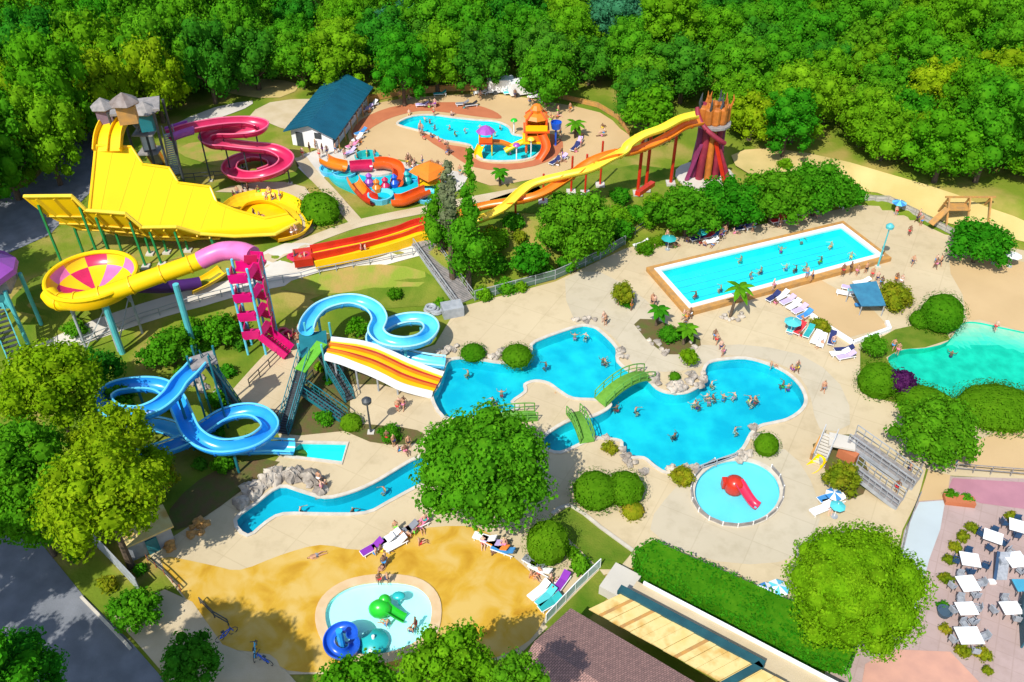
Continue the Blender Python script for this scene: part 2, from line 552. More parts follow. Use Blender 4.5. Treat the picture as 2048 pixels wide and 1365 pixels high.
M_TILE = tile_roof()
M_POOLB = mat('blue_pool_lining', (0.020, 0.59, 0.62), (0.004, 0.41, 0.53), scale=0.4, rough=0.8, detail=12, spec=0.1)  # ripple mottling of the water painted as lighter and darker lining tones
M_POOLL = mat('light_cyan_lining', (0.03, 0.74, 0.76), (0.02, 0.65, 0.69), scale=0.5, rough=0.8, spec=0.1)
M_POOLF = mat('cyan_lining', (0.012, 0.62, 0.70), (0.01, 0.52, 0.62), scale=0.4, rough=0.8, detail=6, spec=0.1)
M_POOLT = mat('turquoise_lining', (0.010, 0.54, 0.38), (0.003, 0.39, 0.28), scale=0.9, rough=0.8, detail=12, spec=0.1)  # two turquoise tones likewise imitate ripples on the water
M_POOLR = mat('deep_blue_lining', (0.006, 0.46, 0.56), (0.005, 0.40, 0.50), scale=0.4, rough=0.8, detail=6, spec=0.1)
M_POOLK = mat('pale_blue_lining', (0.20, 0.62, 0.70), (0.17, 0.56, 0.66), scale=0.4, rough=0.8, spec=0.1)
M_POOLW = mat('white_aqua_lining', (0.62, 0.92, 0.88), (0.56, 0.88, 0.84), scale=0.4, rough=0.8, spec=0.1)
M_WATER = water('clear_water', (0.62, 0.95, 1.0))
M_WATERP = water('shallow_water', (0.82, 1.0, 1.0), wave=2.0)

FOL = {
    'mid': foliage('foliage_mid_green', (0.040, 0.195, 0.006), (0.065, 0.255, 0.008), (0.105, 0.32, 0.010)),
    'bright': foliage('foliage_bright_green', (0.070, 0.225, 0.005), (0.105, 0.295, 0.007), (0.155, 0.365, 0.010)),
    'lime': foliage('foliage_lime_green', (0.095, 0.235, 0.004), (0.145, 0.315, 0.006), (0.215, 0.39, 0.010)),
    'yellow': foliage('foliage_yellow_green', (0.115, 0.240, 0.004), (0.175, 0.315, 0.006), (0.26, 0.38, 0.010)),
    'deep': foliage('foliage_deep_green', (0.026, 0.150, 0.009), (0.045, 0.205, 0.011), (0.075, 0.26, 0.013)),
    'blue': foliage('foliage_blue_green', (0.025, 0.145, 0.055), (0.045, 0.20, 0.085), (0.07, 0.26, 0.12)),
    'trim': foliage('foliage_trimmed', (0.055, 0.175, 0.004), (0.075, 0.215, 0.006), (0.10, 0.25, 0.008), scale=1.2),
    'purple': foliage('foliage_purple', (0.035, 0.006, 0.04), (0.07, 0.012, 0.075), (0.11, 0.025, 0.10)),
    'gold': foliage('foliage_golden', (0.11, 0.175, 0.008), (0.20, 0.25, 0.010), (0.34, 0.28, 0.02), scale=1.0),
    'grey': foliage('foliage_dry_grey', (0.12, 0.15, 0.06), (0.19, 0.22, 0.10), (0.27, 0.28, 0.16)),
    'hedge': foliage('foliage_hedge', (0.034, 0.180, 0.005), (0.052, 0.23, 0.007), (0.085, 0.28, 0.010), scale=0.8),
}

# ---------------------------------------------------------------- pools and ground
POOLS = {
    'main': smooth([G(*p) for p in [(896, 725), (920, 719), (960, 722), (1000, 728), (1030, 726), (1052, 718), (1064, 704), (1072, 685), (1152, 656), (1180, 655), (1199, 664), (1231, 697),
            (1233, 724), (1262, 748), (1294, 762), (1312, 779), (1335, 788), (1366, 789), (1387, 782), (1403, 769), (1408, 747), (1418, 728), (1448, 721), (1491, 719), (1531, 729), (1569, 746),
            (1597, 771), (1609, 799), (1601, 820), (1575, 838), (1544, 846), (1519, 852), (1500, 868), (1484, 897), (1462, 913), (1428, 925), (1390, 938), (1360, 937), (1333, 945), (1309, 932), (1288, 916), (1256, 914),
            (1246, 897), (1242, 882), (1206, 877), (1187, 877), (1160, 888), (1120, 905), (1092, 896), (1090, 875), (1130, 848), (1160, 838), (1186, 835), (1216, 820), (1222, 808), (1196, 800), (1147, 797), (1121, 783),
            (1098, 767), (1071, 762), (1048, 770), (1048, 785), (1022, 805), (1034, 818), (984, 831), (930, 838), (888, 834), (866, 796), (877, 775), (887, 750)]], 3, True),
    'river': smooth([G(*p) for p in [(473, 1042), (496, 1071), (530, 1046), (566, 1028), (642, 1028), (729, 1026), (776, 1004), (830, 975), (885, 950), (960, 905), (990, 870), (965, 850), (915, 880), (870, 905), (826, 922), (795, 940), (748, 968), (700, 988), (650, 998), (600, 985), (560, 976), (515, 1008)]], 3, True),
    'kid': smooth([G(1474 + 86 * math.cos(a), 986 + 64 * math.sin(a)) for a in [k * math.pi / 12 for k in range(24)]], 2, True),
    'lagoon': smooth([G(*p) for p in [(1776, 716), (1808, 700), (1850, 697), (1895, 684), (1922, 650), (1950, 645), (2000, 655), (2060, 668), (2200, 700), (2250, 760), (2160, 800), (2048, 800), (1960, 800), (1900, 800), (1850, 785), (1800, 765), (1784, 738)]], 3, True),
    'splash': smooth([G(*p) for p in [(797, 247), (826, 234), (866, 232), (904, 237), (951, 242), (991, 245), (1016, 256), (1024, 270), (1047, 275), (1072, 284), (1084, 298), (1062, 317), (1013, 323), (966, 320), (948, 304), (940, 291), (904, 284), (885, 281), (862, 269), (826, 259), (804, 253)]], 3, True),
    'spray': smooth([G(*p) for p in [(650, 1240), (660, 1203), (700, 1176), (760, 1166), (825, 1172), (858, 1197), (864, 1235), (848, 1275), (790, 1305), (720, 1312), (670, 1285)]], 4, True),
    'landing': [G(*p) for p in [(572, 912), (600, 888), (694, 890), (684, 926)]],
}
POOLS = {k: [(p.x, p.y) for p in v] for k, v in POOLS.items()}
LAP = wpoly([(1318, 549), (1681, 462), (1753, 518), (1380, 619)])

DECK = wpoly([(300, 1112), (345, 1075), (400, 1040), (470, 985), (540, 935), (570, 900), (548, 850), (490, 815), (465, 780), (510, 730), (548, 690), (590, 660), (650, 665), (720, 690), (800, 715), (870, 690),
              (900, 640), (920, 614), (945, 608), (1110, 564), (1250, 498), (1320, 480), (1500, 454), (1720, 411), (1770, 412), (1890, 470), (2100, 512), (2350, 640), (2350, 960), (2100, 962), (1900, 952), (1852, 938),
              (1835, 1000), (1805, 1060), (1790, 1120), (1740, 1200), (1620, 1300), (1480, 1230), (1290, 1130), (1210, 1150), (1100, 1250), (1040, 1310), (900, 1345), (570, 1350), (500, 1335), (440, 1335), (370, 1200)])
BEACH = wpoly([(700, 285), (700, 255), (735, 215), (800, 199), (900, 191), (1000, 190), (1100, 205), (1200, 226), (1240, 258), (1262, 283), (1190, 318), (1120, 346), (1040, 364), (980, 372), (930, 352), (880, 335), (800, 320), (740, 312)], 2)
low_holes = [LAP] + [POOLS[k] for k in ('main', 'river', 'kid', 'lagoon', 'spray', 'landing')]


def axis(lo, hi, step, far):
    a = list(np.arange(lo, hi + step, step))
    k = step; p = a[-1]
    while p < far: k *= 1.6; p += k; a.append(p)
    k = step; p = a[0]
    while p > -far: k *= 1.6; p -= k; a.insert(0, p)
    return np.array(a)


ax = axis(-90, 95, 1.25, 4000); ay = axis(20, 150, 1.25, 4000)
GX, GY = np.meshgrid(ax, ay)
yl = np.interp(GX, LX, LY); ww = np.interp(GX, [20, 42], [6.5, 5.0])
ss = np.clip((GY - yl) / ww, 0, 1); GZ = TERR * ss * ss * (3 - 2 * ss)
for poly in (DECK, BEACH):
    ins = pip(GX, GY, poly); dd = edist(GX, GY, poly)
    GZ = np.where(ins & (dd > 1.3), GZ - np.clip((dd - 1.3) * 2, 0, 2.2), GZ)
b = MB()
nr, nc = GX.shape
b.v = [(float(x), float(y), float(z)) for x, y, z in zip(GX.ravel(), GY.ravel(), GZ.ravel())]
b.f = [(i * nc + k, i * nc + k + 1, (i + 1) * nc + k + 1, (i + 1) * nc + k) for i in range(nr - 1) for k in range(nc - 1)]
b.mi = [0] * len(b.f)
structure(b.build('ground', M_GRASS, sm=True, fix=False))

sheet('pool_deck', DECK, 0.03, M_DECK, low_holes, step=3, flatz=0)
sheet('sand_beach', BEACH, 0.04, M_SAND, [POOLS['splash']], step=3)


def strip(pts, w, n=4):
    P = smooth([G(*p) for p in pts], n)
    L, Rr = [], []
    for i, p in enumerate(P):
        t = (P[min(i + 1, len(P) - 1)] - P[max(i - 1, 0)]); t.z = 0; t.normalize()
        s = Vector((-t.y, t.x, 0)) * (w / 2)
        L.append((p.x + s.x, p.y + s.y)); Rr.append((p.x - s.x, p.y - s.y))
    return L + Rr[::-1]


def S(name, px, off, m, sm=3, holes=(), step=1.6, flatz=None):
    return sheet(name, wpoly(px, sm), off, m, holes, step, flatz)


S('ochre_concrete_apron', [(320, 1118), (420, 1131), (480, 1141), (560, 1112), (640, 1091), (720, 1101), (800, 1078), (860, 1056), (960, 1058), (1015, 1105), (1060, 1145), (1098, 1195), (1085, 1246), (1035, 1298), (900, 1338), (700, 1345), (575, 1342), (540, 1310), (430, 1290), (385, 1215)], 0.05, M_OCHRE, 3, [POOLS['spray']], flatz=0)
S('red_brown_paving', [(703, 270), (722, 241), (780, 216), (850, 207), (930, 207), (985, 222), (1003, 238), (960, 235), (900, 227), (840, 223), (785, 236), (748, 254), (716, 276)], 0.07, M_BROWN)
S('red_brown_paving', [(838, 264), (868, 276), (888, 288), (905, 292), (934, 297), (941, 309), (962, 325), (1013, 329), (1066, 322), (1090, 299), (1078, 281), (1090, 268), (1118, 275), (1126, 298), (1096, 324), (1040, 339), (975, 341), (930, 328), (900, 308), (865, 288)], 0.07, M_BROWN, 2)
S('smooth_concrete_path', [(1130, 560), (1200, 545), (1290, 600), (1330, 640), (1390, 690), (1480, 690), (1600, 710), (1680, 770), (1700, 850), (1640, 860), (1622, 800), (1600, 755), (1540, 722), (1450, 712), (1400, 735), (1330, 745), (1270, 735), (1240, 690), (1200, 655), (1150, 645)], 0.05, M_DECK2, 2, [POOLS['main']], flatz=0)
S('smooth_concrete_path', [(1300, 1060), (1330, 1000), (1370, 960), (1400, 940), (1500, 905), (1570, 900), (1620, 960), (1640, 1040), (1600, 1110), (1500, 1130), (1380, 1110)], 0.05, M_DECK2, 2, [POOLS['kid'], POOLS['main']], flatz=0)
S('sand_court', [(1565, 590), (1640, 560), (1745, 620), (1778, 655), (1700, 675)], 0.05, M_SAND, 0, flatz=0)
S('sand_path', [(1898, 515), (2048, 525), (2150, 560), (2150, 680), (2048, 664), (1960, 640), (1935, 640), (1925, 590)], 0.05, M_SAND, 2, flatz=0)
S('sand_path', [(1915, 930), (1960, 880), (2060, 850), (2200, 860), (2200, 948), (2048, 952)], 0.05, M_SAND, 2, flatz=0)
# the slide park on the terrace
sheet('gravel_path', strip([(512, 530), (590, 494), (690, 456), (760, 438), (860, 418), (960, 398), (1080, 376)], 1.7), 0.05, M_PATH)
sheet('gravel_path', strip([(715, 448), (690, 420), (655, 380), (622, 345), (600, 315)], 1.6), 0.06, M_PATH)
sheet('service_road', strip([(60, 716), (250, 640), (400, 596), (530, 562), (640, 540), (740, 522), (850, 497)], 1.7), 0.05, M_PALE)
S('concrete_apron', [(502, 552), (512, 515), (570, 488), (640, 492), (640, 520), (596, 545)], 0.07, M_PALE, 2)
S('concrete_apron', [(345, 252), (430, 216), (505, 203), (490, 218), (430, 240), (375, 262)], 0.07, M_PALE, 2)
S('sand_lot', [(497, 236), (540, 206), (622, 199), (640, 214), (606, 245), (580, 262), (540, 248)], 0.07, M_PATH, 2)
S('concrete_plaza', [(590, 320), (640, 300), (700, 300), (760, 318), (880, 336), (935, 356), (900, 392), (840, 376), (760, 350), (700, 340), (655, 345), (640, 372), (610, 350)], 0.05, M_PALE, 2)
S('sand_path', [(1462, 314), (1540, 299), (1700, 328), (1850, 372), (1970, 416), (2070, 455), (2070, 492), (1990, 470), (1890, 448), (1790, 402), (1720, 384), (1650, 352), (1580, 345), (1500, 352)], 0.2, M_SANDY, 2, step=.8)
S('dirt_patch', [(120, 520), (250, 490), (420, 482), (500, 490), (400, 510), (260, 535), (150, 545)], 0.06, M_DRY, 2)
S('dirt_patch', [(560, 580), (640, 545), (760, 530), (850, 545), (830, 580), (720, 590)], 0.06, M_DRY, 2)
S('dirt_patch', [(350, 300), (430, 280), (560, 290), (600, 330), (560, 350), (420, 330)], 0.05, M_DRY, 2)
S('dirt_patch', [(420, 172), (520, 158), (600, 170), (560, 196), (480, 192)], 0.06, M_SANDY, 2)
S('dirt_patch', [(1010, 440), (1080, 428), (1130, 455), (1090, 490), (1030, 480)], 0.06, M_DRY, 2)
S('sand_patch', [(430, 385), (520, 365), (610, 375), (640, 440), (600, 480), (560, 470), (600, 430), (560, 390)], 0.06, M_PATH, 2)
S('lawn', [(980, 400), (1080, 372), (1180, 352), (1270, 330), (1370, 350), (1380, 380), (1200, 440), (1100, 430), (1000, 420)], 0.05, M_LAWN, 2)
S('lawn', [(0, 640), (60, 560), (140, 545), (200, 600), (130, 660), (60, 700), (0, 720)], 0.05, M_LAWN, 2)
S('lawn', [(620, 600), (750, 560), (850, 545), (905, 590), (860, 612), (700, 618)], 0.05, M_LAWN, 2)
# beds and lawns in the pool area
S('planting_bed', [(470, 800), (548, 848), (556, 868), (600, 872), (700, 862), (700, 800), (690, 770), (760, 770), (870, 800), (860, 790), (760, 720), (660, 668), (600, 680), (640, 700), (580, 800), (560, 830), (500, 815)], 0.05, M_SOIL, 0, flatz=0)
S('lawn', [(1098, 1040), (1140, 1012), (1266, 1104), (1236, 1140), (1200, 1140), (1090, 1250), (1130, 1290), (1230, 1180), (1190, 1130)], 0.06, M_LAWN, 0)
S('planting_bed', [(1268, 650), (1310, 640), (1400, 680), (1385, 700), (1330, 710)], 0.06, M_SOIL, 2, flatz=0)
S('planting_bed', [(680, 850), (800, 855), (850, 870), (820, 890), (740, 885)], 0.06, M_SOIL, 2, flatz=0)
S('planting_bed', [(340, 1020), (400, 960), (480, 925), (560, 925), (480, 985), (410, 1035), (350, 1062)], 0.06, M_SOIL, 2)
S('planting_bed', [(1625, 890), (1700, 870), (1740, 960), (1700, 1000), (1650, 940)], 0.06, M_SOIL, 2, flatz=0)
S('lawn', [(1720, 700), (1790, 660), (1880, 640), (1900, 680), (1850, 696), (1800, 700), (1772, 716), (1788, 745), (1850, 788), (1960, 806), (2200, 805), (2200, 850), (2000, 845), (1900, 830), (1760, 800), (1720, 760)], 0.06, M_LAWN, 0, [], flatz=0)
# terrace of the restaurant, road and kerb
sheet('restaurant_terrace', wpoly([(1742, 1204), (1795, 1125), (1808, 1062), (1838, 1002), (1856, 940), (1905, 954), (2300, 966), (2300, 1700), (1640, 1700), (1650, 1330)]), 0.05, M_PINKPAVE, step=3)
S('mauve_paving', [(1897, 976), (1905, 958), (2080, 968), (2080, 1024), (1960, 1008)], 0.08, M_MAUVE, 0)
S('bluish_path', [(1740, 1212), (1797, 1122), (1810, 1062), (1838, 1006), (1890, 1002), (1880, 1060), (1858, 1120), (1830, 1230), (1760, 1290)], 0.08, M_BLUEPATH, 0)
S('sand_path', [(1836, 1004), (1856, 942), (1900, 952), (1893, 1000)], 0.09, M_SAND, 0)
S('salmon_paving', [(1730, 1330), (1780, 1300), (1900, 1305), (1990, 1400), (1990, 1500), (1700, 1500)], 0.08, M_SALMON, 0)
sheet('road', wpoly([(-700, 930), (0, 1010), (60, 1060), (165, 1190), (262, 1285), (380, 1420), (420, 1700), (-700, 1700)]), 0.04, M_ASPH, step=4)
sheet('road', wpoly([(-100, 440), (60, 370), (130, 300), (190, 240), (200, 290), (186, 380), (100, 470), (-100, 560)]), 0.05, M_ASPH, step=2)
sheet('grit_pavement', wpoly([(330, 1180), (385, 1205), (445, 1290), (570, 1340), (640, 1420), (640, 1600), (430, 1600), (390, 1420), (270, 1282), (220, 1230)]), 0.06, M_PATH, step=3)
# ---------------------------------------------------------------- pools
def offset(poly, w):
    n = len(poly); A = sum(poly[i][0] * poly[(i + 1) % n][1] - poly[(i + 1) % n][0] * poly[i][1] for i in range(n))
    sg = 1 if A > 0 else -1
    out = []
    for i in range(n):
        a, b = Vector(poly[i - 1]), Vector(poly[(i + 1) % n])
        t = (b - a).normalized()
        out.append((poly[i][0] + sg * t.y * w, poly[i][1] - sg * t.x * w))
    return out


def pool(key, zt, depth, lining, wmat, label, cat='swimming pool', cope=0.45, cmat=None, wl=0.14, group=None, floor_fn=None, lmats=None):
    poly = POOLS[key]
    c = np.array(poly).mean(axis=0)
    t = thing('swimming_pool', label, cat, (float(c[0]), float(c[1]), zt), group)
    n = len(poly)
    b = MB()
    vs = [Vector(p) for p in poly]
    st_ = .6 if floor_fn else 1.5
    gx, gy = np.meshgrid(np.arange(min(p[0] for p in poly), max(p[0] for p in poly), st_), np.arange(min(p[1] for p in poly), max(p[1] for p in poly), st_))
    gx = gx.ravel() + .01; gy = gy.ravel() + .02
    ok = pip(gx, gy, poly) & (edist(gx, gy, poly) > .35)
    vs += [Vector((float(x), float(y))) for x, y in zip(gx[ok], gy[ok])]
    V, E, Fc, _, _, _ = geometry.delaunay_2d_cdt(vs, [(i, (i + 1) % n) for i in range(n)], [list(range(n))], 1, 1e-5)
    V3, mi = [], []
    for v in V:
        V3.append((v[0], v[1], zt - (floor_fn(v[0], v[1])[0] if floor_fn else depth)))
    for f in Fc:
        mi.append(floor_fn(sum(V[i][0] for i in f) / 3, sum(V[i][1] for i in f) / 3)[1] if floor_fn else 0)
    b.add(V3, Fc, mi)
    b.add([(p[0], p[1], zt + .02) for p in poly] + [(p[0], p[1], zt - depth - .05) for p in poly], [(i, (i + 1) % n, n + (i + 1) % n, n + i) for i in range(n)])
    b.build('basin', lmats or lining, t)
    w = MB()
    w.add([(v[0], v[1], zt - wl) for v in V], Fc)
    w.build('water_surface', wmat, t, sm=True, fix=False)
    if cope:
        o = offset(poly, cope); z1 = zt + .11; z0 = zt - .02; i_ = offset(poly, -0.05)
        k = MB()
        k.add([(*p, z1) for p in o] + [(*p, z1) for p in i_] + [(*p, z0) for p in o] + [(*p, z0) for p in i_],
              [(i, (i + 1) % n, n + (i + 1) % n, n + i) for i in range(n)] + [(i, (i + 1) % n, 2 * n + (i + 1) % n, 2 * n + i) for i in range(n)] + [(n + i, n + (i + 1) % n, 3 * n + (i + 1) % n, 3 * n + i) for i in range(n)])
        k.build('coping', cmat or M_COPE, t)
    return t


pool('main', 0.03, 1.2, M_POOLB, M_WATER, 'large curving bright blue pool with two lobes joined under an arched footbridge', cope=0.28)
pool('river', 0.03, 1.0, M_POOLR, M_WATER, 'narrow winding deep blue lazy river passing under the big round tree', cope=0.25)
pool('kid', 0.03, 0.4, M_POOLK, M_WATERP, 'round pale blue paddling pool with a red slide in the middle', 'paddling pool', cope=0.35)
pool('splash', TERR + .04, 0.7, M_POOLF, M_WATERP, 'cyan splash pool in the sand with an orange climbing tower at its edge', cope=0.3, cmat=M_COPE)
pool('spray', 0.05, 0.35, M_POOLW, M_WATERP, 'shallow whitish toddler pool with a green play slide set in ochre concrete', 'paddling pool', cope=0.7, cmat=mat('sandstone_coping', (0.62, 0.46, 0.28), (0.55, 0.38, 0.2), scale=0.8, rough=0.9))
pool('landing', 0.03, 0.9, M_POOLL, M_WATERP, 'small rectangular splash-down basin at the foot of the deep blue slide', 'splash basin', cope=0.3, cmat=M_COPE)
beach_line = [flat(1922, 650, 0), flat(1960, 645, 0), flat(2060, 668, 0), flat(2250, 715, 0)]


def lag_floor(x, y):
    yb = float(np.interp(x, [p[0] for p in beach_line], [p[1] for p in beach_line]))
    d = max(0, yb - y)
    return (min(1.2, 0.17 + 0.13 * d), max(0, 7 - int(d / .42)))


lag_m = [M_POOLT]
for k in range(1, 8):
    q = (k / 7) ** 1.3
    c_ = tuple(a + (c2 - a) * q for a, c2 in zip((.010, .60, .45), (.42, .55, .40)))
    lag_m.append(mat(f'lagoon_sand_lining_{k}', c_, tuple(x * .9 for x in c_), scale=.9, rough=.8, detail=12))
pool('lagoon', 0.03, 1.2, M_POOLT, M_WATERP, 'turquoise lagoon pool with a sloping sand beach at the right edge of the photo', cope=0, floor_fn=lag_floor, lmats=lag_m)

# raised lap pool clad in timber
lc = np.array(LAP).mean(axis=0)
lap = thing('lap_pool', 'raised rectangular light cyan lap pool with white edge and ochre timber cladding', 'swimming pool', (float(lc[0]), float(lc[1]), 0))
LT = 0.55
LO = offset(LAP, 0.0)
def quadoff(P, w):
    n = len(P); out = []
    for i in range(n):
        a, p, c = Vector(P[i - 1]), Vector(P[i]), Vector(P[(i + 1) % n])
        d1 = (p - a).normalized(); d2 = (c - p).normalized()
        A = sum(P[k][0] * P[(k + 1) % n][1] - P[(k + 1) % n][0] * P[k][1] for k in range(n))
        sg = 1 if A > 0 else -1
        n1 = Vector((d1.y, -d1.x)) * sg; n2 = Vector((d2.y, -d2.x)) * sg
        m = (n1 + n2); m = m / max(0.2, m.dot(n1)); out.append((p.x + m.x * w, p.y + m.y * w))
    return out


def ring(b, inner, outer, z0, z1):
    n = len(inner)
    b.add([(*p, z1) for p in outer] + [(*p, z1) for p in inner] + [(*p, z0) for p in outer] + [(*p, z0) for p in inner],
          [(i, (i + 1) % n, n + (i + 1) % n, n + i) for i in range(n)] + [(i, (i + 1) % n, 2 * n + (i + 1) % n, 2 * n + i) for i in range(n)] + [(n + i, n + (i + 1) % n, 3 * n + (i + 1) % n, 3 * n + i) for i in range(n)])


part('timber_surround', M_WOOD, lap, lambda b: ring(b, quadoff(LAP, 0.45), quadoff(LAP, 1.1), 0.02, LT))
part('coping', M_WHITE, lap, lambda b: ring(b, quadoff(LAP, -0.05), quadoff(LAP, 0.45), 0.3, LT + .12))
part('basin', M_POOLL, lap, lambda b: (b.add([(*p, -.75) for p in LAP], [(0, 1, 2, 3)]), b.add([(*p, -.75) for p in LAP] + [(*p, LT) for p in LAP], [(i, (i + 1) % 4, 4 + (i + 1) % 4, 4 + i) for i in range(4)])))
wq = MB(); wq.add([(*p, LT - .06) for p in LAP], [(3, 2, 1, 0)])
wo = wq.build('water_surface', M_WATERP, lap, fix=False)
if wo.data.polygons[0].normal.z < 0: wo.data.flip_normals()
M_LANE = mat('lane_line_tile', (0.02, 0.50, 0.62), (0.02, 0.45, 0.57), scale=1)
for k in range(1, 6):
    u = k / 6
    a = Vector(LAP[0]).lerp(Vector(LAP[3]), u); c = Vector(LAP[1]).lerp(Vector(LAP[2]), u)
    part('lane_line', M_LANE, lap, lambda b: b.bar((*a.lerp(c, .03), -.73), (*a.lerp(c, .97), -.73), 0.16, 0.03))

# ---------------------------------------------------------------- slides
def path3(pts, n=5, closed=False):
    """pts: (px, py, metres above local ground)"""
    return smooth([G(x, y, h) for x, y, h in pts], n, closed)


def supports(t, path, every, m, r=0.11, foot=True, skip=0, drop=0.2, pad=True, top=None):
    acc = every * 0.5
    for i in range(1, len(path)):
        acc += (path[i] - path[i - 1]).length
        if acc >= every:
            acc = 0
            p = path[i]; g = hgt(p.x, p.y)
            if p.z - g > 0.9 and i >= skip:
                part('support_post', m, t, lambda b: b.post(p.x, p.y, g - .1, p.z - drop, r))
                if pad: part('footing', M_PALE, t, lambda b: b.box((p.x, p.y, g + .05), (r * 5, r * 5, 0.22)))


# 1 the yellow half-pipe
hp = thing('half_pipe_slide', 'huge bright yellow half-pipe water slide with stepped side walls on green posts', 'water slide', G(330, 470))
ST = [  # far lip px,py,h ; near lip px,py,h ; valley height
    ((192, 292, 9.5), (48, 393, 8.6), 3.6), ((262, 294, 9.5), (143, 392, 8.6), 3.4), ((285, 329, 7.8), (172, 421, 6.8), 3.2), ((338, 336, 7.6), (250, 427, 6.5), 2.9),
    ((356, 366, 5.8), (284, 455, 4.6), 2.6), ((420, 374, 5.4), (352, 454, 4.4), 2.2), ((433, 405, 3.6), (400, 468, 2.8), 1.7), ((470, 420, 2.4), (470, 473, 2.0), 1.2), ((530, 437, 1.7), (550, 469, 1.5), 0.8), ((575, 428, 1.3), (596, 445, 1.3), 0.7)]
VP = [(176, 452), (214, 454), (240, 460), (300, 464), (330, 468), (385, 470), (412, 462), (470, 460), (540, 455), (588, 438)]
segs = []
for i in range(len(ST) - 1):
    k = 4 if i % 2 else 8
    for j in range(k):
        s = j / k
        q = s * s * (3 - 2 * s) if i % 2 else s
        segs.append(tuple(tuple(a + (c - a) * q for a, c in zip(ST[i][m], ST[i + 1][m])) for m in (0, 1)) + (ST[i][2] + (ST[i + 1][2] - ST[i][2]) * q, tuple(a + (c - a) * s for a, c in zip(VP[i], VP[i + 1]))))
segs.append(ST[-1] + (VP[-1],))
rows, lipF, lipN = [], [], []
PA, PB, PC = G(VP[0][0], VP[0][1], ST[0][2]), G(VP[-2][0], VP[-2][1], ST[-2][2]), G(*ST[0][0])
PN = (PB - PA).cross(PC - PA).normalized()
def onwall(px, py):
    d = Vector(ray(px, py)); o = Vector((0, 0, CAM_H))
    return o + d * ((PA - o).dot(PN) / d.dot(PN))
for fpt, npt, zv, vpt in segs:
    Fp, Np, Vp = onwall(fpt[0], fpt[1]), G(*npt), onwall(vpt[0], vpt[1])
    zv = Vp.z - TERR
    gz = TERR
    row = []
    for k in range(25):
        u = k / 24; uv = 0.55
        if u < uv:
            q = u / uv; xy = Fp.lerp(Vp, q); z = gz + zv + (Fp.z - gz - zv) * (1 - q)
        else:
            q = (u - uv) / (1 - uv); xy = Vp.lerp(Np, q); z = gz + zv + (Np.z - gz - zv) * q ** 1.9
        row.append(Vector((xy.x, xy.y, z)))
    rows.append(row); lipF.append(Fp); lipN.append(Np)
part('slide_surface', M_YEL, hp, lambda b: (b.grid(rows), b.grid([[p - Vector((0, 0, .12)) for p in r] for r in rows])), sm=True)
part('far_lip', M_YEL2, hp, lambda b: b.tube(lipF, 0.16))
part('near_lip', M_LEMON, hp, lambda b: b.tube(lipN, 0.2))
part('end_lip', M_YEL2, hp, lambda b: b.tube(rows[0], 0.18))
M_YELBACK = mat('dull_yellow_gelcoat', (0.72, 0.46, 0.004), (0.62, 0.38, 0.004), scale=0.6, rough=0.5)
for idx in range(2, len(rows) - 18, 3):
    r = rows[idx]
    part('rib', M_YELBACK, hp, lambda b: b.sweep([p - Vector((0, 0, .3)) for p in r[12:25]], [(-.07, -.2), (.07, -.2), (.07, .2), (-.07, .2)]))
for q in (0.25, .5, .75):
    kk = 14 + int(q * 10)
    part('stringer', M_YELBACK, hp, lambda b: b.tube([r[kk] - Vector((0, 0, .45)) for r in rows[:-16]], 0.12, 6))
for idx in (1, 9, 13, 20, 25, 31, 38):
    for kk in (23, 17):
        p = rows[idx][kk]; q = p + Vector((0.6, -0.7, 0)) * (1.0 if kk == 23 else 0)
        part('support_post', M_GREENPOST, hp, lambda b: (b.bar((q.x, q.y, TERR - .1), p - Vector((0, 0, .3)), 0.2)))
        part('footing', M_PALE, hp, lambda b: b.box((q.x, q.y, TERR + .1), (.8, .8, .3)))
# chute at the top
def atY(px, py, Y):
    d = ray(px, py); t = Y / d[1]
    return Vector((d[0] * t, Y, CAM_H + d[2] * t))
ce = G(216, 300, 9.2)
ch = [atY(250, 226, ce.y + 5.6), atY(238, 234, ce.y + 4.4), atY(226, 250, ce.y + 3.0), atY(218, 272, ce.y + 1.5), atY(215, 302, ce.y - .1)]
chs = smooth(ch, 5)
part('chute', M_YEL2, hp, lambda b: b.sweep(chs, [(-1.5, .5), (-1.38, .5), (-1.3, -.1), (-.06, -.1), (-.06, .25), (.06, .25), (.06, -.1), (1.3, -.1), (1.38, .5), (1.5, .5), (1.5, -.25), (-1.5, -.25)]))
# run-out ring pool of the half-pipe
ro = path3([(455, 416, 1.3), (480, 393, 1.3), (530, 384, 1.3), (575, 398, 1.3), (600, 424, 1.3), (592, 450, 1.3), (550, 462, 1.3)], 5)
part('run_out_trough', M_YEL2, hp, lambda b: b.flume(ro, 1.3, 75))
part('run_out_basin', M_YEL2, hp, lambda b: b.prism([(p.x, p.y) for p in ro], TERR - .05, TERR + .2))
